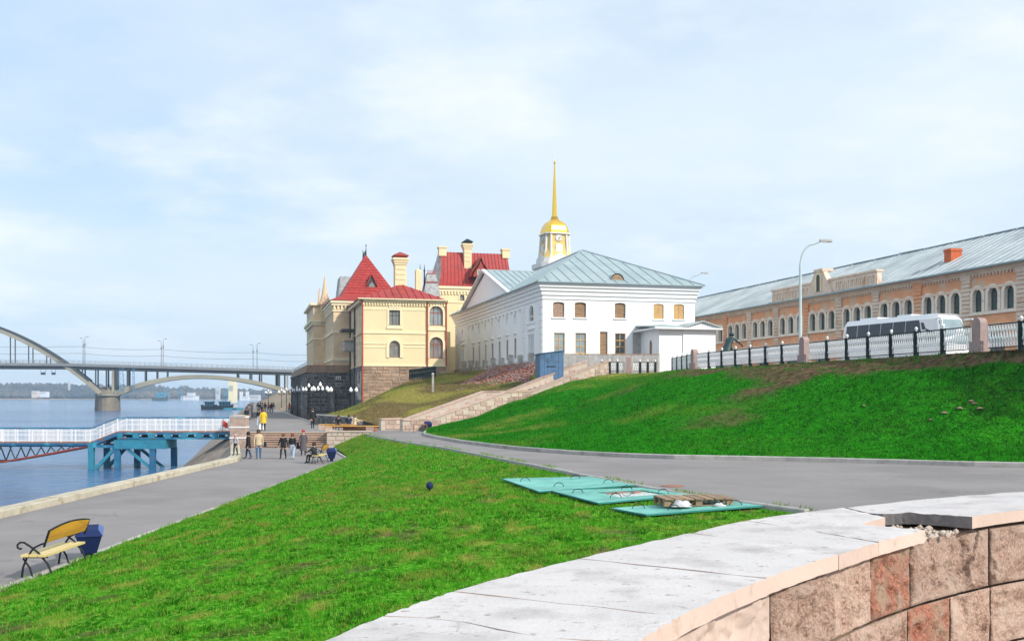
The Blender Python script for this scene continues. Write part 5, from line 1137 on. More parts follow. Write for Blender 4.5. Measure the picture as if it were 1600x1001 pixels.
for r_ in range(3):
    sA_ = [s_of_px(1760) + .12 * r_ * 0 + q for q in np.linspace(0, 10.5 - s_of_px(1760), 6)]
    for a, b in zip(sA_, sA_[1:]): rough_block(a + g, b - g, zc[r_ + 1] + .006, zc[r_] - .004, 'rough_granite')
mb = MB(); pts = [cp(s, .5) for s in np.linspace(.3, 10.8, 40)]
mb.prism([(p[0], p[1], 2.1) for p in pts] + [(7.5, -3, 2.1), (-1, -3, 2.1)], (0, 0, .12)); struct(mb.build('viewing_platform', 'granite_pale'))
# ================================================================== QUAY FURNITURE AND STRUCTURES
# ---- steps between the two quay levels
sp = thing('quay_steps', 'flight of pinkish granite steps joining lower and upper promenade', 'steps')
for k in range(7):
    mb = MB(); y0 = 77.0 + k * .2; x0, x1 = -20.0, -13.95; z0, z1 = k * ZU / 7, (k + 1) * ZU / 7; e = .02
    mb.box(x0, x1, y0 + .07, 78.45, z0, z1 - .055); mb.box(x0, x1, y0, 78.46, z1 - .055, z1, 1)
    mb.build('step', ['granite_brown', 'granite_pink' if k < 6 else 'granite_pale'], sp)  # darker risers paint in the shadow lines below the nosings
# ---- retaining wall right of the steps with its coping
rw = thing('planter_wall', 'pale stone block retaining wall beside the quay steps', 'wall')
mb = MB(); mb.box(-13.93, -10.7, 76.95, 77.33, -.3, 1.18); mb.box(-13.93, -13.5, 77.33, 78.6, -.3, 1.18); mb.build('wall_core', 'mortar', rw)
block_face(rw, 'F', 76.95, -13.93, -10.7, -.1, 1.17, .52, .32, ['granite_pale'], proud=.05); mb = MB(); mb.box(-14.02, -10.6, 76.84, 77.42, 1.18, 1.27); mb.box(-14.02, -13.42, 77.42, 78.7, 1.18, 1.27); mb.build('coping', 'granite_pale', rw)
# ---- granite gate pillar at the head of the gangway
gp = thing('gate_pillar', 'square pink granite pillar with white bands at the gangway end', 'pillar', (-20.7, 77.75, 0))
mb = MB(); mb.box(-.58, .58, -.5, .5, -.4, 2.28); mb.build('shaft', 'granite_pink', gp)
for z in (.72, 1.52, 2.28): mb = MB(); mb.box(-.62, .62, -.54, .54, z - .04, z + .05); mb.build('white_band', 'white_trim', gp)
mb = MB(); mb.lathe([(.85, 2.33), (.85, 2.4), (.1, 2.46)], 4, rot=math.pi / 4); mb.build('cap', 'granite_pale', gp)
mb = MB(); mb.box(-.15, .2, .6, 6, -.3, 1.45); lw = mb.build('quay_wall', 'granite_pink', None, loc=(-20.7, 78, 0), rz=R(14)); tag(lw, 'low pink granite wall running back from the gate pillar', 'wall')
# ---- timber and steel gangway to the landing stage
ga = thing('gangway', 'blue steel gangway with white railings reaching over the river', 'pier', (0, 78.6, 0))
xA, xB, xC, xD = -21.3, -30.3, -32.4, -48.0; zA, zC = 1.18, .36; yw = 2.0
def gz(x): return zA if x > xB else (lerp(zA, zC, (xB - x) / (xB - xC)) if x > xC else zC)
mb = MB()
for a, b in ((xA, xB), (xB, xC), (xC, xD)):
    mb.add([(a, 0, gz(a) - .08), (b, 0, gz(b) - .08), (b, yw, gz(b) - .08), (a, yw, gz(a) - .08), (a, 0, gz(a)), (b, 0, gz(b)), (b, yw, gz(b)), (a, yw, gz(a))], [(0, 1, 2, 3), (4, 5, 6, 7), (0, 1, 5, 4), (2, 3, 7, 6), (1, 2, 6, 5)])
mb.build('deck', 'deck_wood', ga)
for y in (0.05, yw - .05):
    for a, b in ((xA, xB), (xB, xC), (xC, xD)):
        MB().bar((a, y, gz(a) - .17), (b, y, gz(b) - .17), .14, .16).build('side_beam', 'blue_steel', ga)
    MB().bar((xA, y, zA - .55), (xB, y, zA - .55), .14, .14).build('lower_beam', 'blue_steel', ga)
    for k in range(8): x = lerp(xA - .3, xB + .2, k / 7); MB().box(x - .22, x + .22, y - .1, y + .1, zA - .54, zA - .2).build('web_plate', 'teal_steel', ga)
    for a, b, n in ((xA, xB, 8), (xB, xC, 2), (xC, xD, 14)):
        for k in range(n):
            x0, x1 = lerp(a, b, k / n), lerp(a, b, (k + 1) / n); pn = MB()
            pn.bar((x0, y, gz(x0) - .1), (x0, y, gz(x0) + 1.0), .07); rp = pn.build('railing_post', 'fence_white', ga); pn = MB()
            for i in range(1, 11): x = lerp(x0, x1, i / 11); pn.bar((x, y, gz(x) + .06), (x, y, gz(x) + .96), .022)
            for h in (.06, .5, .82): pn.bar((x0, y, gz(x0) + h), (x1, y, gz(x1) + h), .035)
            pn.build('railing_panel', 'fence_white', ga)
        MB().bar((a, y, gz(a) + 1.02), (b, y, gz(b) + 1.02), .09, .06).build('handrail', 'blue_steel', ga)
for y in (0.15, yw - .15):                                  # bowstring truss under the outer span
    tb = [(xC - .2, y, zC - .35), (-36.0, y, zC - 1.0), (-39.2, y, zC - 1.55), (-44, y, zC - 1.6), (xD, y, zC - .9)]
    MB().tube(tb, .09, 6).build('truss_chord', 'rust_steel', ga); MB().bar((xC, y, zC - .32), (xD, y, zC - .32), .12).build('truss_top_chord', 'blue_steel', ga)
    for k in range(9):
        x = lerp(-33.5, -46, k / 8); zb = float(np.interp(-x, [-p[0] for p in tb], [p[2] for p in tb])); s = .45
        MB().bar((x - s, y, zC - .35), (x, y, zb), .07).build('truss_brace', 'bridge_steel', ga); MB().bar((x + s, y, zC - .35), (x, y, zb), .07).build('truss_brace', 'bridge_steel', ga)
tr = thing('pier_trestle', 'turquoise steel trestle with rusty legs standing in the river', 'trestle', (0, 78.6, 0))
mb = MB(); mb.box(-30.4, -26.55, -.45, 2.5, -.16, .52); mb.build('cap_beam', 'teal_steel', tr)
for y, xs_ in ((-.2, (-32.2, -30.2, -27.5)), (2.3, (-32.0, -29.6, -26.7))):
    for x in xs_: mb = MB(); mb.box(x - .2, x + .2, y - .2, y + .2, -4, -.15 if x > -31 else .2); mb.build('leg', 'blue_steel' if x > -31 else 'teal_steel', tr)
for y in (-.25, 2.2):
    MB().bar((-32.2, y, .05), (-29.0, y, .02), .25, .22).build('tie_beam', 'blue_steel', tr)
    MB().bar((-31.9, y, -1.75), (-30.0, y, .3), .24).build('brace', 'teal_steel', tr); MB().bar((-27.3, y, -1.9), (-29.4, y, -.2), .2).build('brace', 'teal_steel', tr)
    MB().bar((-32.0, y, .2), (-30.3, y, .9), .2).build('strut', 'blue_steel', tr)
ps = thing('landing_stage', 'flat steel landing pontoon at the outer end of the gangway', 'pontoon', (-54, 79.6, ZW)); MB().box(-6.5, 6.5, -5, 14, -.6, 1.9).build('float', 'boat_hull', ps); MB().box(-6.3, 6.3, -4.8, 13.8, 1.9, 1.98).build('deck', 'deck_wood', ps)
fl = thing('red_flag', 'small red flag on a stick at the gangway railing', 'flag', (-22.2, 78.5, 1.2)); MB().tube([(0, 0, 0), (.05, 0, .9)], .02, 5).build('stick', 'black_iron', fl)
mb = MB(); n_ = 6; mb.strip([(.05 + i * .07, .03 * math.sin(i * 1.4), .85 - .05 * i) for i in range(n_)], [(.04 + i * .07, .03 * math.sin(i * 1.4 + .5), .35 - .03 * i) for i in range(n_)]); mb.build('cloth', 'flag_red', fl)
# ---- the big staircase up the bank
sc = thing('bank_staircase', 'long granite staircase with stepped block parapets climbing the bank', 'staircase', (STB[0], STB[1], 0), math.atan2(STT[1] - STB[1], STT[0] - STB[0]))
SA = math.atan2(STT[1] - STB[1], STT[0] - STB[0]); sd_ = (math.cos(SA), math.sin(SA)); SLN = float(np.linalg.norm(STT - STB))
stp = lambda px, py: onwall(STB, sd_, px, py)
prof = [(-1.7, 1.95), (.0, 1.98)] + [stp(*q) for q in ((667, 656.5), (790, 612.5), (829, 612), (930, 571))] + [(SLN + .7, 7.0)]
prof = [p for i, p in enumerate(prof) if i < 2 or p[0] > prof[1][0]]
ground = [(-1.7, .8), (0, .9), (5.5, 2.0), (11, 3.7), (16, 5.3), (SLN + .7, 5.7)]
def parapet(y0, y1, pr, nm):
    mb = MB(); pts = [(s, z) for s, z in pr]; gl = [(s, .5) for s, _ in pr]
    for (s0, z0), (s1, z1) in zip(pts, pts[1:]):
        mb.add([(s0, y0, .4), (s1, y0, .4), (s1, y1, .4), (s0, y1, .4), (s0, y0, z0), (s1, y0, z1), (s1, y1, z1), (s0, y1, z0)], [(4, 5, 6, 7), (0, 1, 5, 4), (2, 3, 7, 6), (0, 4, 7, 3), (1, 2, 6, 5)])
    o = mb.build(nm, 'mortar', sc)
    for (s0, z0), (s1, z1) in zip(pts, pts[1:]): MB().bar((s0, (y0 + y1) / 2, z0 + .05), (s1, (y0 + y1) / 2, z1 + .05), y1 - y0 + .14, .12).build('parapet_coping', 'granite_pink', o)
    return o
zt_ = lambda s: float(np.interp(s, [p[0] for p in prof], [p[1] for p in prof])); zg_ = lambda s: float(np.interp(s, [p[0] for p in ground], [p[1] for p in ground]))
pn_ = parapet(-.2, .2, prof, 'near_parapet')
block_face(pn_, 'F', -.2, -1.7, SLN + .6, .9, 7.0, .62, .36, ['granite_pink', 'granite_pink', 'granite_pale'], ok=lambda s, e, z0, z1: z1 < min(zt_(s), zt_(e)) + .02 and z0 > max(zg_(s), zg_(e)) - .6, proud=.05)
far_p = parapet(2.6, 3.0, [(s - .4, z + .02) for s, z in prof], 'far_parapet')
block_face(far_p, 'F', 2.6, -1.7, SLN + .2, 1.2, 7.0, .62, .36, ['granite_pink', 'granite_pink', 'granite_pale'], ok=lambda s, e, z0, z1: z1 < min(zt_(s), zt_(e)) + .02 and z0 > zt_(s) - 1.6, proud=.05)
ns_ = 30
for k in range(ns_):
    s0 = .3 + k * (SLN - .6) / ns_; z1 = lerp(ZU, 5.95, (k + 1) / ns_); mb = MB(); mb.box(s0, s0 + (SLN - .6) / ns_ + .25, .2, 2.6, .5, z1); mb.build('step', 'granite_pink', sc)
# ---- railing along the brow, section by section
fe = thing('brow_railing', 'white lattice railing with black posts and ball finials along the bank top', 'railing')
def lattice(w, h):
    mb = MB(); n = max(3, int(w / .175)); dx = w / n; z0, z1, zm = .12, h - .06, .40
    for k in range(n + 1):
        for sg in (1, -1):
            x0 = k * dx
            pts = [(min(w, max(0, x0 + sg * dx * .55 * math.sin(math.pi * i / 8))), 0, lerp(zm, z1, i / 8)) for i in range(9)] if False else [(min(w, max(0, x0 + sg * dx * i / 3)), 0, lerp(zm, z1, i / 3)) for i in range(4)]
            mb.tube(pts, .034, 4, cap=False)
        mb.tube([(k * dx, 0, z0), (k * dx, 0, zm)], .021, 4, cap=False)
        if k < n: mb.tube([(k * dx + dx / 2 + .05 * math.cos(t), 0, (z0 + zm) / 2 + .10 * math.sin(t)) for t in [i * math.pi / 4 for i in range(9)]], .013, 4, cap=False)
    mb.bar((0, 0, z0), (w, 0, z0), .04, m=1); mb.bar((0, 0, z1 + .03), (w, 0, z1 + .03), .05, m=1); mb.bar((0, 0, zm), (w, 0, zm), .028); return mb.mesh('lattice_panel', ['fence_white', 'fence_dark'])
def post_mesh(h):
    mb = MB(); mb.box(-.095, .095, -.095, .095, -.25, h); mb.box(-.1, .1, -.1, .1, h - .04, h + .02); mb.lathe([(.06, h + .02), (.04, h + .05), (.075, h + .09), (.085, h + .15), (.06, h + .20), (.02, h + .24)], 10, m=1); return mb.mesh('railing_post', ['fence_dark', 'fence_white'])
def pillar_mesh():
    mb = MB(); mb.box(-.40, .40, -.26, .26, -.4, .46); pts = outline(-.29, .29, .46, 1.55, .28); mb.prism([(x, -.19, z) for x, z in pts], (0, .38, 0)); return mb.mesh('granite_pillar', 'pillar_granite')
FH = 1.2; pm_, plm = post_mesh(FH), pillar_mesh(); LAT = {}
def run(parent, p, q, n, h=FH, post=pm_, skip_first=False, skip_last=False):
    p = np.array(p, float); q = np.array(q, float); d = q - p; L = np.linalg.norm(d[:2]); a = math.atan2(d[1], d[0]); w = round(L / n - .15, 2)
    if (w, h) not in LAT: LAT[(w, h)] = lattice(w, h)
    for k in range(n + 1):
        c = p + d * k / n
        if not (k == 0 and skip_first) and not (k == n and skip_last): put('railing_post', post, parent, tuple(c), a)
        if k < n: c2 = p + d * (k + .5) / n; put('lattice_panel', LAT[(w, h)], parent, (c2[0] - math.cos(a) * w / 2, c2[1] - math.sin(a) * w / 2, c2[2]), a)
Zf = 5.95
f0, f1, f2, f3 = np.array([13.9, 88.6, Zf]), np.array([14.1, 79.2, Zf]), np.array([17.9, 62.7, Zf]), np.array([21.6, 47.3, Zf]); f4 = f3 + (f3 - f2) * .58
def off(a, b, r=.52): d = (b - a) / np.linalg.norm(b - a); return a + d * r
run(fe, f0, off(f1, f0), 4, skip_last=True); run(fe, off(f1, f2), off(f2, f1), 7, skip_first=True, skip_last=True); run(fe, off(f2, f3), off(f3, f2), 7, skip_first=True, skip_last=True); run(fe, off(f3, f4), f4, 4, skip_first=True)
for c in (f1, f2, f3): put('granite_pillar', plm, fe, tuple(c), math.atan2(f3[1] - f2[1], f3[0] - f2[0]))
fe2 = thing('stair_head_railing', 'short white lattice railing with black posts beside the staircase top', 'railing')
pm2 = post_mesh(.95); g0_, g1_ = np.array([8.1, 92.4, 6.0]), np.array([13.0, 92.9, 6.0]); gm2 = g0_ + (g1_ - g0_) * .5
run(fe2, g0_, gm2 - np.array([.3, 0, 0]), 3, .95, pm2, skip_last=True); run(fe2, gm2 + np.array([.35, 0, 0]), g1_, 3, .95, pm2, skip_first=True); put('granite_pillar', plm, fe2, (gm2[0], gm2[1] - .05, 6.0), R(80))
# ---- blue shed, plank fence, rubble slope below the white house
sh = thing('blue_shed', 'small dark blue sheet metal shed standing before the white house', 'shed', (3.4, 93.2, 5.3), R(12))
mb = MB(); mb.add([(-1.1, -.9, 0), (1.1, -.9, 0), (1.1, .9, 0), (-1.1, .9, 0), (-1.1, -.9, 2.35), (1.1, -.9, 2.62), (1.1, .9, 2.55), (-1.1, .9, 2.3)], [(0, 1, 5, 4), (1, 2, 6, 5), (2, 3, 7, 6), (3, 0, 4, 7), (4, 5, 6, 7)]); mb.build('body', 'shed_blue', sh)
mb = MB(); mb.add([(-1.2, -1, 2.36), (1.2, -1, 2.66), (1.2, 1, 2.58), (-1.2, 1, 2.3), (-1.2, -1, 2.42), (1.2, -1, 2.72), (1.2, 1, 2.64), (-1.2, 1, 2.36)], [(0, 1, 2, 3), (4, 5, 6, 7), (0, 1, 5, 4), (1, 2, 6, 5), (2, 3, 7, 6), (3, 0, 4, 7)]); mb.build('roof', 'shed_blue', sh)
mb = MB(); mb.box(-.35, .55, -.935, -.9, .1, 2.0); d_ = mb.build('door', 'shed_blue', sh); MB().box(-.45, .35, -.97, -.93, 1.2, 1.28).build('hasp', 'black_iron', d_)
for k in range(7): x = -1.0 + k * .33; MB().box(x - .015, x + .015, -.925, -.9, 0, 2.36 + (x + 1.1) * .12).build('panel_rib', 'shed_blue', sh)
pf = thing('plank_fence', 'grey weathered plank fence in front of the white house', 'fence', (4.55, 95.2, 0), R(4))
mb = MB(); mb.bar((0, .06, 6.3), (9.3, .06, 6.3), .08); mb.bar((0, .06, 7.4), (9.3, .06, 7.4), .08); mb.build('rail', 'grey_wood', pf)
for k in range(60):
    x = k * .155; h = 7.74 + random.uniform(-.03, .04); MB().box(x, x + .146, -.012 - random.random() * .01, .012, 5.4, h).build('plank', 'grey_wood', pf)
MB().box(-.05, 9.35, -.05, .05, 7.74, 7.80).build('cap_rail', 'old_board', pf)
tq = [Vector((-2.1, 116.0, 7.15)), Vector((2.75, 98.6, 7.2)), Vector((1.2, 94.6, 4.75)), Vector((-6.9, 103.5, 4.15))]
rb = MB(); nx, nz = 46, 17; core_ = MB(); core_.add([tq[0], tq[1], tq[2], tq[3]], [(0, 1, 2, 3)]); nrm_ = (tq[1] - tq[0]).cross(tq[3] - tq[0]).normalized(); nrm_ = nrm_ if nrm_.z > 0 else -nrm_
rs = thing('brick_rubble', 'collapsed slope of red and grey broken bricks below the white house', 'rubble'); core_.build('rubble_bed', 'rubble_brick', rs)
for i in range(nx):
    for j in range(nz):
        if random.random() < .12: continue
        u, v = (i + random.random() * .8) / nx, (j + random.random() * .6) / nz; p = tq[0].lerp(tq[1], u).lerp(tq[3].lerp(tq[2], u), v) + nrm_ * random.uniform(-.02, .05); r_ = random.uniform(-.25, .25)
        dv = Vector((math.cos(-1.2 + r_), math.sin(-1.2 + r_), random.uniform(-.25, .1))); rb.bar(p - dv * .17, p + dv * .17, .16, .11, up=nrm_)
stuff(rb.build('broken_bricks', 'rubble_brick', rs))
# ---- black picket fence and white post by the yellow house, low wall behind the seats
bp = thing('black_picket_fence', 'short black picket fence on the slope by the yellow house', 'fence')
pa, pb = Vector(P(640, 583, 111)), Vector(P(680, 578, 111))
for k in range(17): p = pa.lerp(pb, k / 16); MB().box(p.x - .07, p.x + .07, p.y - .02, p.y + .02, p.z - .75, p.z + .42).build('picket', 'fence_dark', bp)
for h in (-.3, .2): MB().bar(pa + Vector((0, .04, h)), pb + Vector((0, .04, h)), .05, .45 if h < 0 else .3).build('rail', 'fence_dark', bp)
p = P(676.5, 612, 104); wp = thing('white_post', 'single pale concrete post standing on the brown slope', 'post', p); MB().box(-.10, .10, -.10, .10, -.3, 1.75).build('shaft', 'kerb_grey', wp); MB().lathe([(.2, 1.75), (.2, 1.82), (.05, 1.95)], 4, rot=math.pi / 4).build('cap', 'kerb_grey', wp)
gw = thing('low_grey_wall', 'low grey stone retaining wall behind the seated people', 'wall')
pa, pb = Vector((-19.5, 101.2, 0)), Vector((-13.6, 88.0, 0)); dd = (pb - pa); Lg_ = dd.length; a_ = math.atan2(dd.y, dd.x); MB().box(0, Lg_, -.2, .2, .9, 2.0).build('wall_core', 'mortar_dark', gw, loc=pa, rz=a_)
for k in range(14):
    for r in range(3): c = pa + dd * ((k + .5 + .25 * (r % 2)) / 14.3); put('stone_block', unit_block('granite_dark'), gw, (c.x - math.sin(-a_) * 0, c.y, 1.3 + r * .3), scale=(Lg_ / 15, .05, .28), rot=(0, 0, a_)).location += Vector((math.sin(a_) * .2, -math.cos(a_) * .2, 0))
MB().box(-.05, Lg_ + .05, -.27, .27, 2.0, 2.09).build('coping', 'kerb_grey', gw, loc=pa, rz=a_)
# ---- park benches
def bench(label, loc, rz, L=1.9):
    """slatted bench on crossed bow legs; local +x is the back, y runs along"""
    t = thing('park_bench', label, 'bench', loc, rz, 'yellow slatted park benches')
    for y in (.12, L - .12):
        f = MB(); f.tube([(-.33, y, 0), (-.30, y, .22), (-.22, y, .42), (-.08, y, .62), (.08, y, .70), (.16, y, .72)], .022, 6); f.tube([(.33, y, 0), (.22, y, .28), (.02, y, .52), (-.16, y, .66), (-.28, y, .735), (-.36, y, .74), (-.42, y, .69), (-.42, y, .63), (-.37, y, .60), (-.33, y, .61)], .022, 6)
        f.bar((-.3, y, .425), (.22, y, .425), .03); f.tube([(-.30, y, .40), (-.16, y, .2), (-.1, y, 0)], .02, 6); f.build('leg_frame', 'black_iron', t)
    for k in range(3): x = -.30 + k * .18; MB().box(x, x + .165, 0, L, .445, .49).build('seat_slat', 'bench_seat', t)
    for k in range(2):
        mb = MB(); h0, h1 = .74 + k * .13, .74 + k * .13 + .12; n = 8
        A = []; B = []; C_ = []; D2 = []
        for i in range(n + 1):
            y = L * i / n; rise = .07 * math.sin(math.pi * i / n) * (1 if k == 1 else .0); r0 = .07 * math.sin(math.pi * i / n) * 0
            A.append((.19 + .05 * k, y, h0 + r0)); B.append((.245 + .05 * k, y, h1 + rise)); C_.append((.225 + .05 * k, y, h0 + r0)); D2.append((.28 + .05 * k, y, h1 + rise))
        mb.strip(A, B); mb.strip(C_, D2); mb.strip(B, D2); mb.strip(A, C_); mb.poly([A[0], B[0], D2[0], C_[0]]); mb.poly([A[-1], B[-1], D2[-1], C_[-1]]); mb.build('back_slat', 'bench_wood', t)
    mb = MB(); top = [(.31, L * i / 8, 1.005 + .07 * math.sin(math.pi * i / 8)) for i in range(9)]; mb.tube([(.2, -.015, .66)] + [(.31, -.015, 1.0)] + top[1:-1] + [(.31, L + .015, 1.0), (.2, L + .015, .66)], .024, 6); mb.build('back_frame', 'black_iron', t); return t
def litter_bin(label, loc, rz):
    t = thing('litter_bin', label, 'bin', loc, rz, 'blue litter bins'); mb = MB()
    w0, w1 = .17, .29; z0, z1 = .16, .72
    mb.add([(-w0, -w0, z0), (w0, -w0, z0), (w0, w0, z0), (-w0, w0, z0), (-w1, -w1, z1 - .14), (w1, -w1, z1 - .14), (w1, w1, z1), (-w1, w1, z1)], [(0, 3, 2, 1), (0, 1, 5, 4), (1, 2, 6, 5), (2, 3, 7, 6), (3, 0, 4, 7)]); mb.build('body', 'bin_blue', t)
    mb = MB(); mb.add([(-w1 - .02, -w1 - .02, z1 - .15), (w1 + .02, -w1 - .02, z1 - .15), (w1 + .02, w1 + .02, z1), (-w1 - .02, w1 + .02, z1), (-.2, -.16, z1 + .0), (.2, -.16, z1 + .0), (.2, .2, z1 + .08), (-.2, .2, z1 + .08)], [(0, 1, 5, 4), (1, 2, 6, 5), (2, 3, 7, 6), (3, 0, 4, 7), (4, 5, 6, 7)], 0); mb.m[-4] = 1; mb.build('lid', ['bin_blue', 'lid_blue'], t)
    mb = MB(); mb.box(-.1, .1, -.1, .1, 0, .18); mb.build('foot', 'bin_blue', t); return t
b1 = bench('yellow slatted bench beside the lawn at the lower left', (-10.02, 21.5, .07), 0, 2.0)
litter_bin('dark blue litter bin standing behind the empty foreground bench', (-10.05, 24.35, 0.02), R(20))
bench('yellow bench on which the dark-clad person sits by the lawn', (-11.15, 58.6, 0.0), 0)
litter_bin('dark blue litter bin behind the bench with the seated dark-clad person', (-10.75, 61.0, 0), R(10))
litter_bin('bright blue litter bin at the staircase foot', G(669, 673.5, 1.1), R(10))
hr = thing('low_barrier', 'low dark pipe barrier beside the bin at the staircase foot', 'barrier', G(646, 676, 1.13)); mb = MB(); mb.tube([(0, 0, 0), (0, 0, .62), (1.0, 0, .62)], .035, 6); mb.tube([(1.0, 0, .62), (1.0, 0, 0)], .035, 6); mb.build('frame', 'brown_frame', hr)
# long seats on stone ends above the steps
for k, (x0, x1, y, lab, tl) in enumerate(((-15.6, -12.6, 83.0, 'long yellow seat carrying the three people above the steps', 0), (-14.3, -10.7, 78.9, 'long empty yellow seat just behind the pale planter wall', 0))):
    t = thing('long_seat', lab, 'bench', (x0, y, ZU), R(-2), 'long yellow seats above the steps'); L = x1 - x0
    for j in range(4): MB().box(-.05, L + .05, -.3 + j * .155, -.3 + j * .155 + .145, .42, .47).build('seat_slat', 'bench_seat' if j else 'bench_wood', t)
    for x in (0, L - .5): MB().box(x, x + .5, -.27, .29, -.02, .42).build('stone_end', 'granite_pink', t)
    MB().box(.5, L - .5, -.1, .12, .32, .42).build('bearer', 'brown_frame', t)
bxp = thing('flower_box', 'brown timber planting box with yellow rail behind the planter wall', 'planter', (-11.9, 79.6, ZU)); MB().box(-1.2, 1.4, -.3, .4, 0, .38).build('box', 'deck_wood', bxp); MB().box(-1.3, 1.5, -.36, .46, .38, .44).build('rim', 'bench_wood', bxp); MB().box(-1.1, 1.3, -.24, .34, .3, .384).build('soil', 'soil', bxp)
# ---- green hatch boards on the lawn
def board(label, c, zo, hole=None):
    pts = []
    for px, py in c:
        z = 1.4
        for _ in range(14): q = G(px, py, z); z = float(lawn_z(np.array([q[0]]), np.array([q[1]]))[0]) + zo
        pts.append(Vector((q[0], q[1], z)))
    ctr = sum(pts, Vector()) / 4; zz_ = [p.z for p in pts]; t = thing('hatch_board', label, 'board', ctr, 0, 'green hatch boards on the lawn'); pts = [p - ctr for p in pts]; mb = MB(); dn = Vector((0, 0, -.035))
    if not hole: mb.poly(pts)
    else:
        u0, u1, v0, v1 = hole; at = lambda u, v: pts[0].lerp(pts[1], u).lerp(pts[3].lerp(pts[2], u), v)
        I_ = [at(u0, v0), at(u1, v0), at(u1, v1), at(u0, v1)]
        for i in range(4): mb.poly([pts[i], pts[(i + 1) % 4], I_[(i + 1) % 4], I_[i]])
        for i in range(4): mb.poly([I_[i], I_[(i + 1) % 4], I_[(i + 1) % 4] + dn, I_[i] + dn], 1)
    for i in range(4): mb.poly([pts[i], pts[(i + 1) % 4], pts[(i + 1) % 4] + dn, pts[i] + dn], 1)
    mb.build('sheet', ['green_board', 'board_edge'], t)
    for u, v in ((.15, .3), (.75, .2), (.3, .8), (.85, .75)):
        p = pts[0].lerp(pts[1], u).lerp(pts[3].lerp(pts[2], u), v); h = MB(); h.tube([p + Vector((.13 * math.cos(a), 0, .11 * math.sin(a))) for a in [i * math.pi / 6 for i in range(7)]], .009, 5); h.build('lifting_loop', 'fence_dark', t)
    return t, pts, ctr
board('green hatch board farthest from the pallet, nearest the lawn middle', [(784, 747), (922, 744), (992, 757), (842, 767)], .10)
_, hp, hc = board('green hatch board with a wet square hole showing bricks', [(862, 766), (1000, 761), (1078, 772), (935, 785)], .09, (.36, .86, .30, .78))
mb = MB(); u0, u1, v0, v1 = .36, .86, .30, .78; at = lambda u, v: hp[0].lerp(hp[1], u).lerp(hp[3].lerp(hp[2], u), v) + hc
q = [at(u0, v0), at(u1, v0), at(u1, v1), at(u0, v1)]; mb.poly([p + Vector((0, 0, -.018)) for p in q]); pu = mb.build('puddle', 'glass_sky'); tag(pu, 'shallow puddle inside the hole of the green hatch board', 'puddle')
for k, (u, v) in enumerate(((.48, .38), (.6, .36), (.74, .42))): p = at(u, v); o = MB().box(-.13, .13, -.06, .06, -.14, .0).build('brick', 'rubble_brick', None, loc=p, rz=.3 * k); tag(o, ['leftmost', 'middle', 'rightmost'][k] + ' loose red brick in the wet hatch hole', 'brick', 'bricks in the hatch hole')
_, cpz, cc = board('green hatch board under the wooden pallet', [(955, 793), (1130, 781), (1192, 789), (1010, 803)], .08)
# ---- pallet and wrapping film
pc = cc + cpz[0].lerp(cpz[1], .62).lerp(cpz[3].lerp(cpz[2], .62), .35)
pal = thing('wooden_pallet', 'weathered wooden pallet lying on the nearest green board', 'pallet', (pc.x, pc.y + .1, pc.z + .01), R(8)); pal.scale = (.9, .9, .95)
for y in (-.4, 0, .4):
    for x in (-.75, 0, .75): MB().box(x - .08, x + .08, y - .05, y + .05, .02, .12).build('block', 'pallet_wood', pal)
    MB().box(-.85, .85, y - .05, y + .05, .0, .02).build('runner', 'pallet_wood', pal)
    MB().box(-.85, .85, y - .05, y + .05, .12, .142).build('stringer', 'pallet_wood', pal)
for k in range(7): x = -.82 + k * .24; MB().box(x, x + .2, -.5, .5, .143, .165 + random.random() * .008).build('deck_board', 'pallet_wood', pal)
for k, (dx, dy, r, lab) in enumerate(((-.35, -.56, .15, 'large crumpled clear plastic film against the pallet'), (.45, -.55, .09, 'small crumpled plastic film by the pallet right end'))):
    mb = MB(); n = 12; rows = 7
    for i in range(rows + 1):
        ph = math.pi / 2 * i / rows
        for j in range(n): th = 2 * math.pi * j / n; rr = r * math.cos(ph) * random.uniform(.75, 1.25); mb.v.append((rr * 1.5 * math.cos(th), rr * .7 * math.sin(th), r * .8 * math.sin(ph) * random.uniform(.55, 1.25)))
    for i in range(rows):
        for j in range(n): mb.f.append((i * n + j, i * n + (j + 1) % n, (i + 1) * n + (j + 1) % n, (i + 1) * n + j)); mb.m.append(0)
    o = mb.build('plastic_film', 'plastic_film', None, True, loc=(pc.x + dx, pc.y + dy + .1, pc.z + .02)); tag(o, lab, 'film', 'plastic film by the pallet')
# ---- small things on the lawn and road
p = G(671.5, 767, 1.0); p = (p[0], p[1], float(lawn_z(np.array([p[0]]), np.array([p[1]]))[0])); q = G(671.5, 767, p[2]); p = (q[0], q[1], p[2])
lt = thing('ground_light', 'small dark blue floodlight spike on the lawn', 'light', p, R(15)); lt.scale = (.8, .8, .75); MB().tube([(0, 0, -.05), (0, 0, .12)], .025, 6).build('spike', 'black_iron', lt); MB().lathe([(.06, .08), (.12, .13), (.125, .24), (.09, .32), (.03, .36)], 10).build('housing', 'bin_blue', lt)
for k, (px, py, lab) in enumerate(((112, 891, 'white scrap of litter on the grass behind the bench'), (16, 908, 'small white scrap of litter on the asphalt below the bench'), (87, 882, 'tiny white scrap of litter under the bench seat'))):
    q = G(px, py, .1); mb = MB(); s = .10 if k == 0 else .05; mb.add([(-s, 0, .01), (s * .6, -s * .5, .03), (s, s * .4, .02), (-s * .3, s * .6, .06), (0, 0, .08)], [(0, 1, 4), (1, 2, 4), (2, 3, 4), (3, 0, 4)]); o = mb.build('litter', 'litter_white', None, loc=(q[0], q[1], .1 if k == 0 else .012)); tag(o, lab, 'litter', 'scraps of litter')
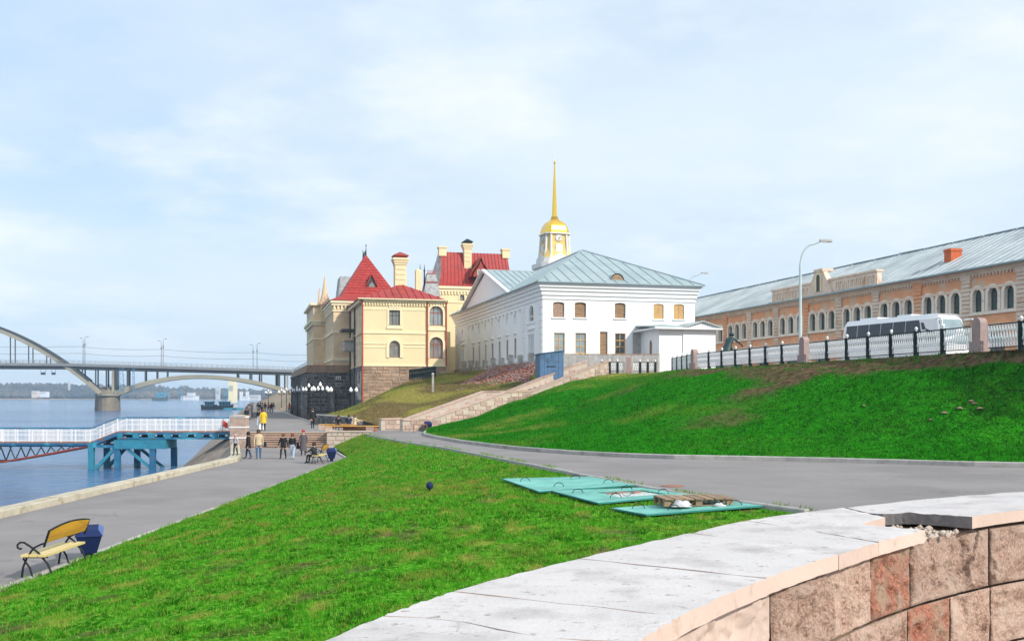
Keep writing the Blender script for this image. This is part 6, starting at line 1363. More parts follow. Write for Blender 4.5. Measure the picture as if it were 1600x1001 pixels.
q = Gp(1050, 759); o = MB().lathe([(.3, 0), (.3, .012), (.27, .016)], 16).build('manhole_cover', 'brown_frame', None, loc=(q[0], q[1], zpath(q[1]))); tag(o, 'rusty round manhole cover in the path by the lawn edge', 'manhole')
for k in range(7):
    i = random.randint(45, 88); px, py = ((1482, 643), (1497, 640), (1512, 637), (1524, 634), (1537, 635), (1460, 655), (1352, 632))[k]
    a = .5
    best = None
    for u_ in range(40, 90):
        for v_ in range(3, 66):
            p_ = hill_pt(u_, v_ / 69); sxp = 800 + FX * p_[0] / p_[1]; syp = HZ - FX * (p_[2] - EYE) / p_[1]; e_ = (sxp - px) ** 2 + (syp - py) ** 2
            if best is None or e_ < best[0]: best = (e_, p_)
    r = .15 if k < 5 else .09; v_, f_ = blob((0, 0, 0), r, r * .4, 7); o = MB().add(v_, f_).build('slope_stone', 'granite_brown', None, loc=(best[1][0], best[1][1], best[1][2] + .06)); tag(o, ('leftmost', 'second', 'middle', 'fourth', 'rightmost')[k] + ' flat pinkish stone of the row on the right bank' if k < 5 else ('small pink stone below the row on the right bank', 'small pink stone alone in the middle of the green bank')[k - 5], 'stone', 'stones on the bank')
# ================================================================== LAMPS, BUS, STATUE
def street_lamp(label, loc, h, arm, rz):
    t = thing('street_lamp', label, 'street lamp', loc, rz, 'tall curved street lamps'); mb = MB()
    pts = [(0, 0, 0), (0, 0, h * .78)] + [(arm * .62 * (1 - math.cos(a)), 0, h * .78 + h * .18 * math.sin(a)) for a in [i * math.pi / 2 / 8 for i in range(1, 9)]] + [(arm, 0, h * .985)]
    mb.tube(pts, [.11, .085] + [.06] * (len(pts) - 2), 8); mb.build('pole', 'steel_pole', t); mb = MB(); z = h * .985
    mb.add([(arm - .1, -.1, z - .02), (arm + .7, -.16, z - .06), (arm + .7, .16, z - .06), (arm - .1, .1, z - .02), (arm - .1, -.08, z + .1), (arm + .6, -.1, z + .09), (arm + .6, .1, z + .09), (arm - .1, .08, z + .1)], [(0, 1, 2, 3), (4, 5, 6, 7), (0, 1, 5, 4), (1, 2, 6, 5), (2, 3, 7, 6), (3, 0, 4, 7)]); hd = mb.build('lamp_head', 'kerb_grey', t); MB().box(arm + .1, arm + .62, -.1, .1, z - .09, z - .055).build('lens', 'lamp_globe', hd); return t
q = P(1250.5, 545, 66); street_lamp('tall curved street lamp rising behind the brow railing', (q[0], 66, 5.9), P(0, 373.5, 66)[2] - 5.9, 1.35, 0)
q = P(1072, 500, 122); street_lamp('curved street lamp peeping out behind the white house roof', (q[0], 122, 5.9), P(0, 424, 122)[2] - 5.9, 1.9, 0)
def globe_lamp():
    t = thing('globe_lantern', 'globe lantern', 'street lamp', (0, 0, 0), 0, 'globe lanterns along the promenade'); mb = MB()
    mb.lathe([(.16, 0), (.16, .25), (.09, .4), (.06, .9), (.05, 3.25)], 8); mb.build('pole', 'black_iron', t); g = MB()
    g.lathe([(.03, 0), (.12, .06), (.165, .17), (.15, .27), (.07, .42), (.015, .52)], 10); gmsh = g.mesh('globe', 'lamp_globe', True)
    for k in range(4):
        a = k * math.pi / 2 + .5; r = .72; c, s = math.cos(a), math.sin(a); m2 = MB(); m2.tube([(0, 0, 3.0), (c * r * .5, s * r * .5, 2.95), (c * r, s * r, 3.1), (c * r, s * r, 3.3)], .03, 5); m2.build('arm', 'black_iron', t); put('globe', gmsh, t, (c * r, s * r, 3.28))
    MB().tube([(0, 0, 3.2), (0, 0, 3.72)], .035, 5).build('stem', 'black_iron', t); put('globe', gmsh, t, (0, 0, 3.7)); return t
gl = globe_lamp(); k = 0
spots = [(-19.75, 105.5, 'globe lantern nearest the seated people, first of the wall row'), (-23.2, 117, 'second globe lantern of the row along the dark terrace'), (-26.6, 130, 'third globe lantern of the row along the dark terrace'), (-30.2, 144, 'fourth globe lantern of the row along the dark terrace'), (-34.2, 159, 'fifth globe lantern of the row along the dark terrace'), (-39.2, 178, 'sixth globe lantern, at the far end of the dark terrace'), (-45, 200, 'seventh globe lantern, just past the dark terrace end')]
ords = ['nearest', 'second', 'third', 'fourth', 'fifth', 'farthest']
spots += [(-.238 * D, D, ords[i] + ' globe lantern of the distant row under the bridge arch') for i, D in enumerate((222, 240, 258, 278, 300, 325))]
for i, (x, y, lab) in enumerate(spots):
    if i == 0: gl.location = (x, y, ZU); gl['label'] = lab
    else: copy_tree(gl, lab, (x, y, ZU), random.random())
for i, (px, lab) in enumerate(((515, 'twin-globe lantern before the middle of the dark terrace'), (552.5, 'twin-globe lantern near the yellow house corner'))):
    q = G(px, 655 if i == 0 else 650, 1.2); y = 108 if i == 0 else 112; t = thing('twin_lantern', lab, 'street lamp', ((px - 800) / FX * y, y, 1.2), R(10), 'twin-globe lanterns'); MB().tube([(0, 0, 0), (0, 0, 3.0)], .04, 6).build('pole', 'black_iron', t)
    for s in (-1, 1): MB().tube([(0, 0, 2.95), (s * .28, 0, 2.9), (s * (.3 if i else .16), 0, 3.1)], .025, 5).build('arm', 'black_iron', t); g = MB(); g.lathe([(.04, 0), (.15, .07), (.2, .2), (.18, .32), (.08, .47), (.02, .58)], 10); g.build('globe', 'lamp_globe', t, True, loc=(s * (.3 if i else .16), 0, 3.08))
# ---- coach parked behind the railing; local +x forward
bF = Vector((27.65, 66.0, 0)); bR = Vector((24.35, 74.0, 0)); hd_ = (bF - bR); BL = 9.4; ba = math.atan2(hd_.y, hd_.x); hd_.normalize(); lf = Vector((-hd_.y, hd_.x, 0))
bc = bF - hd_ * BL + lf * 0; bus = thing('coach', 'white touring coach with dark windows parked behind the railing', 'bus', (bc.x, bc.y, 5.93), ba)
BW, BH = 2.5, 3.36
def bring(x, dz=0, dy=0, nose=0): return [(x, 0 + dy, .38), (x, BW - dy, .38), (x + nose * .05, BW - dy, 1.5), (x - nose * .18, BW - .06 - dy, 2.2), (x - nose * .55, BW - .16 - dy, 3.0 - dz), (x - nose * .75, BW - .42 - dy, BH - dz), (x - nose * .75, .42 + dy, BH - dz), (x - nose * .55, .16 + dy, 3.0 - dz), (x - nose * .18, .06 + dy, 2.2), (x + nose * .05, dy, 1.5)]
mb = MB(); rings = [bring(0, .06, .05), bring(.12), bring(BL - 1.4), bring(BL - .25, .02, .04, .5), bring(BL, .1, .14, 1)]; n = 10
for r in rings: mb.v.extend(r)
for i in range(4):
    for j in range(n): mb.f.append((i * n + j, i * n + (j + 1) % n, (i + 1) * n + (j + 1) % n, (i + 1) * n + j)); mb.m.append(0)
mb.f += [tuple(range(n)), tuple(4 * n + j for j in range(n))]; mb.m += [0, 0]; mb.build('body', 'bus_white', bus)
for side in (0, 1):
    yo = (lambda z: (-.012 if z < 1.5 else -.012 + (z - 1.5) / .7 * .06 if z < 2.2 else .048 + (z - 2.2) / .8 * .10))
    Y = (lambda z: yo(z)) if side == 0 else (lambda z: BW - yo(z))
    for k in range(6):
        x0 = .35 + k * 1.17; x1 = x0 + 1.12; 
        if k == 5: q = [(x0, 1.5), (x1 + .55, 1.5), (x1 + .05, 2.99), (x0, 2.99)]
        else: q = [(x0, 1.5), (x1, 1.5), (x1, 2.99), (x0, 2.99)]
        qq = []
        for i in range(4):
            a, b = q[i], q[(i + 1) % 4]; qq.append((a[0], Y(a[1]), a[1]))
            if i in (1, 3): m = ((a[0] + b[0]) / 2 if i == 1 else a[0], 2.2); qq.append((lerp(a[0], b[0], .5), Y(2.2), 2.2))
        mb = MB(); mb.poly(qq); mb.build('side_window', 'glass_bus', bus)
    x0 = .35 + 6 * 1.17 + .45; mb = MB(); mb.poly([(x0 + .18, Y(1.45), 1.45), (BL - .4, Y(1.45), 1.45), (BL - .62, Y(2.2) + (.03 if side == 0 else -.03), 2.2), (BL - .85, Y(2.8) + (.05 if side == 0 else -.05), 2.8), (x0 - .3, Y(2.8), 2.8)]); mb.build('cab_window', 'glass_bus', bus)
    for xw in (1.9, BL - 2.3):
        w = MB(); yw_ = .0 if side == 0 else BW; prof = [(.48, -.13), (.5, -.1), (.5, .1), (.48, .13), (.28, .135)]; m2 = MB()
        for i, (r, o) in enumerate(prof):
            for j in range(16): a = 2 * math.pi * j / 16; m2.v.append((xw + r * math.cos(a), yw_ + (.14 if side == 0 else -.14) + o, .5 + r * math.sin(a)))
        for i in range(4):
            for j in range(16): m2.f.append((i * 16 + j, i * 16 + (j + 1) % 16, (i + 1) * 16 + (j + 1) % 16, (i + 1) * 16 + j)); m2.m.append(0)
        m2.f += [tuple(range(16)), tuple(64 + j for j in range(16))]; m2.m += [0, 1]; m2.build('wheel', ['tyre', 'kerb_grey'], bus)
mb = MB(); mb.poly([(BL + .035, .2, 1.42), (BL + .035, BW - .2, 1.42), (BL - .16, BW - .24, 2.2), (BL - .5, BW - .34, 2.98), (BL - .5, .34, 2.98), (BL - .16, .24, 2.2)]); mb.build('windscreen', 'glass_sky', bus)
for side in (0, 1): y = .02 if side == 0 else BW - .02; sg = -1 if side == 0 else 1; mb = MB(); mb.tube([(BL - .45, y, 2.95), (BL + .05, y + sg * .12, 3.0), (BL + .3, y + sg * .22, 2.8), (BL + .32, y + sg * .24, 2.55)], .05, 6); mb.box(BL + .22, BL + .38, y + sg * .22 - .13, y + sg * .22 + .13, 1.9, 2.58); mb.build('mirror', 'bus_white', bus)
for y in (.35, BW - .35): mb = MB(); mb.box(BL - .02, BL + .04, y - .18, y + .18, .75, .98); mb.build('headlight', 'lamp_globe', bus)
mb = MB(); mb.box(1.2, 3.0, .6, BW - .6, BH - .02, BH + .14); mb.box(4.9, 6.2, .6, BW - .6, BH - .02, BH + .12); mb.build('roof_unit', 'bus_white', bus); mb = MB(); mb.box(BL - .02, BL + .06, .15, BW - .15, .36, .62); mb.build('bumper', 'bus_dark', bus)
# ================================================================== PEOPLE
PEOPLE = []
def pmat(c): 
    k = 'cloth_%d_%d_%d' % tuple(int(x * 255) for x in c)
    if k not in M_: mat(k, c, .85, .15, 14.0, .004, 60)
    return k
mat('skin', (0.55, 0.33, 0.24), .6, .06, 20)
def person(label, loc, rz, h=1.72, top=(.02, .02, .025), legs=(.03, .04, .08), hair=(.06, .04, .03), shoes=(.02, .02, .02), pose='stand', coat=0.0, bag=None, lean=0.0, mat_all=None, hood=False, hat=None, arms=(.12, -.12), step=.12, cat='person', name='person', group='people on the promenade'):
    """skeleton graph grown into one continuous body; local +y is where the person faces"""
    s = h / 1.75; V = []; E = []; Rr = []; K = []
    def j(p, r, par=None, kind='top'):
        V.append((p[0] * s, p[1] * s, p[2] * s)); Rr.append(r * s); K.append(kind)
        if par is not None: E.append((par, len(V) - 1))
        return len(V) - 1
    sit = pose == 'sit'; pz = .50 if sit else .93; L = lean
    def up(x, y, z): return (x, y + math.sin(L) * (z - pz), pz + (z - pz) * math.cos(L))
    pel = j((0, 0, pz), .135, None, 'leg'); bel = j(up(0, .01, pz + .16), .125, pel); che = j(up(0, .0, pz + .36), .145, bel); nek = j(up(0, .0, pz + .53), .062, che, 'skin'); hed = j(up(0, .02, pz + .66), .098, nek, 'skin'); j(up(0, .015, pz + .76), .082, hed, 'skin')
    for sg, ar in ((1, arms[0]), (-1, arms[1])):
        sh_ = j(up(sg * .185, .0, pz + .455), .068, che); a = ar + (.9 if sit else 0)
        el = j((sg * .25, sh_ * 0 + up(0, 0, pz + .45)[1] + math.sin(a) * .28, up(0, 0, pz + .45)[2] - math.cos(a) * .28), .050, sh_); a2 = a + (.5 if sit else .25)
        pe = V[el]; wr = j((sg * .25, pe[1] / s + math.sin(a2) * .25, pe[2] / s - math.cos(a2) * .25), .036, el); pw_ = V[wr]
        hn = j((sg * .245, pw_[1] / s + math.sin(a2) * .09, pw_[2] / s - math.cos(a2) * .09), .034, wr, 'skin'); K[wr] = 'top'
        hp_ = j((sg * .10, 0, pz - .04), .098, pel, 'leg')
        if sit: kn = j((sg * .12, .42, pz + .0), .068, hp_, 'leg'); an = j((sg * .12, .46, .09), .045, kn, 'leg'); j((sg * .12, .62, .04), .038, an, 'shoe')
        else:
            st_ = step * sg; kn = j((sg * .105, math.sin(st_) * .44 + .02, .50), .072, hp_, 'leg'); an = j((sg * .105, math.sin(st_) * .86 - .02, .09), .046, kn, 'leg'); j((sg * .115, math.sin(st_) * .86 + .14, .04), .04, an, 'shoe')
    me = bpy.data.meshes.new('person'); me.from_pydata(V, E, []); o = bpy.data.objects.new(name, me); COL.objects.link(o); o.location = loc; o.rotation_euler = (0, 0, rz); tag(o, label, cat, group)
    md = o.modifiers.new('skin', 'SKIN'); md.use_smooth_shade = True; sv = me.skin_vertices[0].data
    for i, r in enumerate(Rr): sv[i].radius = (r, r * (.8 if i in (1, 2) else 1)); sv[i].use_root = (i == 0)
    o.modifiers.new('sub', 'SUBSURF').levels = 1; o.modifiers['sub'].render_levels = 1
    PEOPLE.append((o, V, K, dict(s=s, top=top, legs=legs, hair=hair, shoes=shoes, coat=coat, bag=bag, mat_all=mat_all, hood=hood, hat=hat, pz=pz, up=up, sit=sit)))
    return o
def finish_people():
    bpy.context.view_layer.update(); dg = bpy.context.evaluated_depsgraph_get()
    for o, V, K, a in PEOPLE:
        me = bpy.data.meshes.new_from_object(o.evaluated_get(dg)); o.modifiers.clear(); o.data = me; s = a['s']
        me.materials.clear(); names = [a['mat_all']] * 4 if a['mat_all'] else [pmat(a['top']), pmat(a['legs']), 'skin', pmat(a['shoes'])]
        for n in names: me.materials.append(M_[n])
        Va = np.array(V); idx = {'top': 0, 'leg': 1, 'skin': 2, 'shoe': 3}
        c = np.array([p.center[:] for p in me.polygons]); d = ((c[:, None] - Va[None]) ** 2).sum(2) ; near = d.argmin(1)
        me.polygons.foreach_set('material_index', [idx[K[i]] for i in near]); me.polygons.foreach_set('use_smooth', [True] * len(me.polygons))
        hx, hy, hz_ = V[4]
        f = MB(); 
        for i, (k, v) in enumerate(zip(K, V)):                # short bent fingers and a thumb on each hand
            if k == 'skin' and abs(v[0]) > .15 * s:
                for q in range(4): f.tube([(v[0] + (q - 1.5) * .008 * s, v[1] + (q - 1.5) * .017 * s, v[2] - .02 * s), (v[0] + (q - 1.5) * .008 * s, v[1] + (q - 1.5) * .019 * s + .01 * s, v[2] - (.07 + .008 * (q in (1, 2))) * s), (v[0] - .004 * s, v[1] + (q - 1.5) * .018 * s + .025 * s, v[2] - .095 * s)], [.010 * s, .009 * s, .007 * s], 5)
                f.tube([(v[0], v[1] + .025 * s, v[2] + .02 * s), (v[0] - .01 * s, v[1] + .05 * s, v[2] - .01 * s), (v[0] - .01 * s, v[1] + .055 * s, v[2] - .04 * s)], [.011 * s, .01 * s, .008 * s], 5)
        f.build('fingers', a['mat_all'] or 'skin', o)
        hm = a['mat_all'] or pmat(a['hat'] or (a['top'] if a['hood'] else a['hair'])); hb_ = MB(); n = 12
        pr = [(.112, -.10 if a['hood'] or not a['hat'] else .0), (.118, -.02), (.113, .05), (.09, .105), (.045, .135), (.01, .14)]
        hb_.lathe([(r * s, z * s) for r, z in pr], n, (hx, hy - .018 * s, hz_ + .02 * s)); hb_.build('hat' if a['hat'] else ('hood' if a['hood'] else 'hair'), hm, o, True)
        fc = MB(); fc.lathe([(.016 * s, -.02 * s), (.013 * s, .0), (.004 * s, .03 * s)], 5, (hx, hy + .105 * s, hz_ - .0)); fc.build('nose', a['mat_all'] or 'skin', o)
        if not a['mat_all']:
            ey = MB()
            for sg in (-1, 1): ey.lathe([(.006 * s, -.006 * s), (.012 * s, 0), (.006 * s, .006 * s)], 6, (hx + sg * .034 * s, hy + .093 * s, hz_ + .022 * s))
            ey.build('eyes', 'black_iron', o); mo = MB(); mo.box(hx - .026 * s, hx + .026 * s, hy + .086 * s, hy + .1 * s, hz_ - .05 * s, hz_ - .04 * s); mo.build('mouth', 'red_pipe', o)
        if a['coat'] or a['mat_all']:
            b = MB(); pz = a['pz']; zt_ = pz + .50; zb = pz + .50 - a['coat']; rows = 8; pts = []
            for i in range(rows + 1):
                t = i / rows; z = lerp(zb, zt_, t); w = float(np.interp(z - pz, [-.75, -.1, .14, .40, .47, .52], [.27, .20, .175, .215, .17, .085])); dpt = float(np.interp(z - pz, [-.75, -.1, .14, .40, .5], [.20, .16, .135, .145, .08])); c = a['up'](0, 0, z)
                for j_ in range(14): th = 2 * math.pi * j_ / 14; wv = 1 + .05 * math.sin(th * 5 + i) * (1 - t); pts.append((w * math.cos(th) * s * wv, (c[1] + dpt * math.sin(th) * wv) * s, c[2] * s))
            b.add(pts, [(i * 14 + j_, i * 14 + (j_ + 1) % 14, (i + 1) * 14 + (j_ + 1) % 14, (i + 1) * 14 + j_) for i in range(rows) for j_ in range(14)]); b.build('coat', a['mat_all'] or pmat(a['top']), o, True)
def gpos(px, py, z): p = G(px, py, z); return (p[0], p[1], z)
TO, AWAY = math.pi, 0.0
BLK = (.012, .013, .017)
person('small child in pale jacket and dark trousers standing on the quay kerb', gpos(368, 711.5, .24), R(150), 1.33, (.42, .42, .45), (.015, .03, .03), (.35, .25, .2), hat=(.6, .35, .38))
person('person in black hooded coat and jeans by the gate pillar', gpos(388, 716.5, 0), R(100), 1.70, BLK, (.03, .05, .10), hood=True, coat=.75, step=.2)
person('man in beige jacket and blue jeans standing by the steps', gpos(404, 716.5, 0), R(200), 1.85, (.52, .42, .28), (.06, .13, .24), coat=.62, step=.08)
person('woman all in black walking hand in hand near the steps', gpos(442.5, 717, 0), R(170), 1.62, BLK, BLK, (.14, .05, .02), coat=.55, step=.24, arms=(.28, -.32))
person('woman in black vest and pale blue jeans walking', gpos(457, 717, 0), R(180), 1.60, BLK, (.42, .52, .66), (.16, .04, .02), coat=.42, step=-.22, arms=(-.25, .35))
person('woman in long grey coat and red beret carrying a dark bag', gpos(474, 711.5, 0), R(185), 1.70, (.10, .085, .10), BLK, (.1, .05, .03), coat=1.1, hat=(.45, .03, .03), step=.12)
person('dark-clad person sitting on the second bench beside the lawn', (-11.38, 58.9, .0), R(65), 1.68, (.025, .03, .035), BLK, (.06, .025, .015), pose='sit', coat=.5)
person('person in long yellow jacket carrying a white bag', gpos(411.5, 673, ZU), R(10), 1.78, (.72, .48, .03), BLK, (.16, .06, .03), coat=.82, step=.06)
person('person in dark top and pale jeans beside the yellow jacket', gpos(404.5, 666, ZU), R(160), 1.62, BLK, (.45, .50, .58), step=.18, coat=.4)
person('lone dark-clad person walking beside the low grey wall', gpos(488.5, 669.5, ZU), R(20), 1.78, BLK, (.015, .015, .02), step=.24, coat=.6, arms=(.3, -.3))
person('seated person in open black coat on the long seat', (-14.05, 83.0, ZU - .02), R(175), 1.66, BLK, (.05, .04, .04), (.05, .03, .02), pose='sit', coat=.5)
person('seated person in navy jacket, middle of the long seat', (-13.22, 83.0, ZU - .02), R(10), 1.70, (.012, .02, .05), (.012, .02, .045), pose='sit', coat=.55)
person('seated person in cream jacket at the right of the long seat', (-12.75, 83.05, ZU - .02), R(-60), 1.72, (.66, .52, .32), (.06, .08, .12), (.14, .06, .03), pose='sit', coat=.5)
person('person in red jacket leaning on the upper quay edge', gpos(388.5, 651.5, ZU), R(30), 1.70, (.36, .03, .03), (.04, .07, .15), step=.2)
person('dark-clad person standing below the red jacket at the quay wall', gpos(385.5, 660, ZU), R(20), 1.62, BLK, BLK, coat=.5)
far = [(403, (.02, .02, .03), (.55, .56, .58), 'in white trousers, leftmost of the distant group'), (407, BLK, BLK, 'all in black, second in the distant group'), (410, (.5, .5, .52), (.04, .04, .05), 'in pale top, third in the distant group'), (414, BLK, (.03, .03, .04), 'in dark coat, fourth in the distant group'), (419.5, (.62, .07, .06), BLK, 'in bright red jacket amid the distant group'), (424, BLK, BLK, 'in black, rightmost but one of the distant group'), (427, (.04, .03, .04), (.5, .5, .5), 'in dark top and pale trousers at the right of the distant group')]
for i, (px, t, l, lab) in enumerate(far): person('walker ' + lab, gpos(px, 644.3 + (i % 3) * .5, ZU), R(180 if i % 2 else 20), 1.72, t, l, step=.24 if i % 2 else -.22, arms=(.3, -.25) if i % 2 else (-.2, .3), coat=.5 if i % 2 else 0)
person('person in red top standing at the far corner of the terrace', gpos(452.3, 645.5, ZU), R(190), 1.7, (.5, .04, .05), (.03, .02, .05))
# bronze figure on its pedestal behind the railing
sx_, sy_ = (1137 - 800) / FX * 83.5, 83.5
stt = thing('bronze_statue', 'dark bronze statue of a bending worker behind the railing', 'statue', (sx_, sy_, 5.9), 0)
MB().box(-.7, .7, -.6, .6, -.2, .85).build('plinth', 'granite_dark', stt)
person('x', (0, 0, .85), R(-55), 2.25, mat_all='bronze', coat=.85, lean=.35, step=.45, arms=(.7, .3), hat=(.03, .06, .07)); so3 = PEOPLE[-1][0]; so3.name = 'figure'; so3.parent = stt; so3.scale = (1.5, 1.5, 1.05)
for k_ in ('label', 'category', 'group'): del so3[k_]
MB().tube([(.15, .55, 1.6), (.75, -.2, .86)], .05, 6).build('staff', 'bronze', stt)
finish_people()
for (x, y, z, lab, c, r) in ((G(408, 672, ZU)[0], G(408, 672, ZU)[1] + .05, ZU, 'white carrier bag held by the person in yellow', 'litter_white', .2), (G(467.5, 711, 0)[0], G(467.5, 711, 0)[1], .35, 'dark handbag held by the woman in grey', 'black_iron', .2), (G(411.5, 714, 0)[0], G(411.5, 712, 0)[1] - 1.2, .55, 'dark shoulder bag behind the man in beige', 'black_iron', .17)):
    t = thing('hand_bag', lab, 'bag', (x, y, z), .3, 'bags people carry'); mb = MB(); mb.add([(-r, -.06, .08), (r, -.06, .08), (r, .06, .08), (-r, .06, .08), (-r * .75, -.03, .08 + r * 2), (r * .75, -.03, .08 + r * 2), (r * .75, .03, .08 + r * 2), (-r * .75, .03, .08 + r * 2)], [(0, 1, 2, 3), (4, 5, 6, 7), (0, 1, 5, 4), (1, 2, 6, 5), (2, 3, 7, 6), (3, 0, 4, 7)]); mb.build('body', c, t); MB().tube([(-r * .4, 0, .08 + r * 2), (-r * .2, 0, .2 + r * 2), (r * .2, 0, .2 + r * 2), (r * .4, 0, .08 + r * 2)], .012, 5).build('handle', c, t)
# ================================================================== BRIDGE
BD = Vector((1, .32, 0)).normalized(); BP = Vector((-154.0, 390.0, 0)); BA = math.atan2(BD.y, BD.x)
bg_ = thing('arch_bridge', 'long concrete arch bridge crossing the river on a stone pier', 'bridge', BP, BA)
def tpx(px): return onwall((BP.x, BP.y), (BD.x, BD.y), px, 0)[0]
def zpx(px, py): return onwall((BP.x, BP.y), (BD.x, BD.y), px, py)[1]
tl, trr = -150.0, tpx(462) + 10; zd = lambda t: float(np.interp(t, [tpx(0), tpx(100), tpx(300), tpx(450)], [zpx(0, 567.5), zpx(100, 568), zpx(300, 573.5), zpx(450, 578)]))
HW = 7.0
mb = MB(); ts = np.linspace(tl, trr, 40)
for y, s in ((-HW, -1), (HW, 1)):
    pass
A = [(t, -HW, zd(t)) for t in ts]; B = [(t, HW, zd(t)) for t in ts]; C_ = [(t, -HW, zd(t) - 1.05) for t in ts]; D2 = [(t, HW, zd(t) - 1.05) for t in ts]; mb.strip(A, B); mb.strip(C_, D2); mb.strip(A, C_); mb.strip(B, D2)
for y in (-HW + 1.2, HW - 1.2): 
    A = [(t, y - .4, zd(t) - 1.05) for t in ts]; B = [(t, y - .4, zd(t) - 2.0) for t in ts]; C_ = [(t, y + .4, zd(t) - 2.0) for t in ts]; mb.strip(A, B, 1); mb.strip(B, C_, 1)
mb.build('deck', ['bridge_deck', 'bridge_steel'], bg_)
for y in (-HW, HW):
    mb = MB(); 
    for t in np.arange(tl, trr, 1.9): mb.bar((t, y, zd(t)), (t, y, zd(t) + 1.15), .1)
    for h in (.35, .75, 1.15): 
        for a, b in zip(ts, ts[1:]): mb.bar((a, y, zd(a) + h), (b, y, zd(b) + h), .09)
    mb.build('railing', 'bridge_deck', bg_)
def rib(f, t0, t1, y, w, h, m, nm, n=44):
    mb = MB(); tt = np.linspace(t0, t1, n); up_ = [f(t) for t in tt]; Lp = []
    for i in range(n):
        j0, j1 = max(0, i - 1), min(n - 1, i + 1); d = Vector((tt[j1] - tt[j0], 0, up_[j1] - up_[j0])).normalized(); nn = Vector((-d.z, 0, d.x)); hh = h(i / (n - 1)); c = Vector((tt[i], y, up_[i])); Lp.append([c + nn * hh / 2 + Vector((0, -w / 2, 0)), c + nn * hh / 2 + Vector((0, w / 2, 0)), c - nn * hh / 2 + Vector((0, w / 2, 0)), c - nn * hh / 2 + Vector((0, -w / 2, 0))])
    for i in range(n - 1):
        for k in range(4): mb.poly([Lp[i][k], Lp[i][(k + 1) % 4], Lp[i + 1][(k + 1) % 4], Lp[i + 1][k]])
    return mb.build(nm, m, bg_)
main = lambda t: 32.6 - 27.4 * ((t + 61) / 58.5) ** 2
t1r, zc_, zs = tpx(458), zpx(309, 588.5), 4.6; tc = tpx(312)
side_ = lambda t: zc_ - (zc_ - zs) * ((t - tc) / (tc - 3.0)) ** 2 if t < tc else zc_ - (zc_ - zpx(440, 609)) * ((t - tc) / (tpx(440) - tc)) ** 2
for y in (-5.6, 5.6):
    rib(main, -119.5, -1.5, y, 1.5, lambda f: 1.7, 'bridge_concrete', 'main_arch_rib'); rib(lambda t: main(t) + 1.1, -119.5, -6, y, 1.9, lambda f: .7, 'bridge_steel', 'arch_walkway'); rib(side_, 3.0, t1r + 8, y, 1.4, lambda f: 2.1 - .7 * math.sin(math.pi * f), 'bridge_concrete', 'side_arch_rib')
for t in np.arange(-106, -14, 6.1):
    if main(t) > zd(t) + 1.5:
        for y in (-5.6, 5.6): MB().bar((t, y, zd(t) - .5), (t, y, main(t)), .38).build('hanger', 'bridge_steel', bg_)
for t in np.arange(-13, 0, 4.6):
    for y in (-5.6, 5.6): MB().bar((t, y, max(main(t), 5)), (t, y, zd(t) - 1), .5).build('spandrel_column', 'bridge_steel', bg_)
for px in (168, 178, 183, 201, 228, 246, 262, 372, 392, 407, 434, 447):
    t = tpx(px)
    for y in (-5.6, 5.6): 
        w = .9 if px in (178, 201, 434) else .55; MB().box(t - w / 2, t + w / 2, y - .4, y + .4, side_(t), zd(t) - 1).build('spandrel_column', 'bridge_concrete' if px in (178, 447) else 'bridge_steel', bg_)
mb = MB(); mb.lathe([(9.6, -4.5), (9.0, -1.7), (8.4, 4.0), (8.4, 4.6), (7.6, 5.0), (5.2, 6.6), (3.5, 7.2)], 20, (0, 0, 0), sx=.52, sy=1.0); po_ = mb.build('pier', 'pier_stone', bg_); put('pier', po_.data, bg_, (-122, 0, 0))
mb = MB(); mb.lathe([(9.9, 3.9), (9.9, 4.5)], 20, (0, 0, 0), sx=.5, sy=.95); mb.build('pier_collar', 'bridge_concrete', bg_)
mb = MB(); ta = tpx(453) + 6; mb.box(ta, ta + 22, -8, 8, -4, zd(ta) - .2); mb.build('abutment', 'pier_stone', bg_)
# scaffolding and hanging cradles
scf = thing('bridge_scaffold', 'slender steel scaffold tower under the bridge deck by the pier', 'scaffold', BP, BA)
for x0, x1 in ((tpx(189), tpx(196)), (tpx(209), tpx(212))):
    for y in (-8.2, -7.2):
        for x in (x0, x1): MB().bar((x, y, 5.5), (lerp(x, x0, .4), y, zd(x) - 1.2), .14).build('standard', 'blue_steel', scf)
    for k in range(5): z = lerp(6, zd(x0) - 1.5, k / 4); MB().bar((x0, -8.2, z), (x1, -8.2, z), .12).build('ledger', 'blue_steel', scf); MB().bar((x0, -8.2, z), (x1, -8.2, min(z + 1.8, zd(x0) - 1.3)), .09).build('diagonal', 'blue_steel', scf)
for i, (px, w) in enumerate(((71, 1.5), (87, 1.3))):
    t = tpx(px); cr = thing('work_cradle', ('left' if i == 0 else 'right') + ' work cradle hanging under the bridge deck', 'cradle', BP + BD * t + Vector((BD.y, -BD.x, 0)) * 6.5 + Vector((0, 0, zd(t) - 4.3)), BA, 'work cradles'); MB().box(-w / 2, w / 2, -.6, .6, 0, .9).build('basket', 'bridge_steel', cr)
    for x in (-w / 2, w / 2): MB().bar((x, 0, .9), (x, 0, 4.0), .1).build('cable', 'bridge_steel', cr)
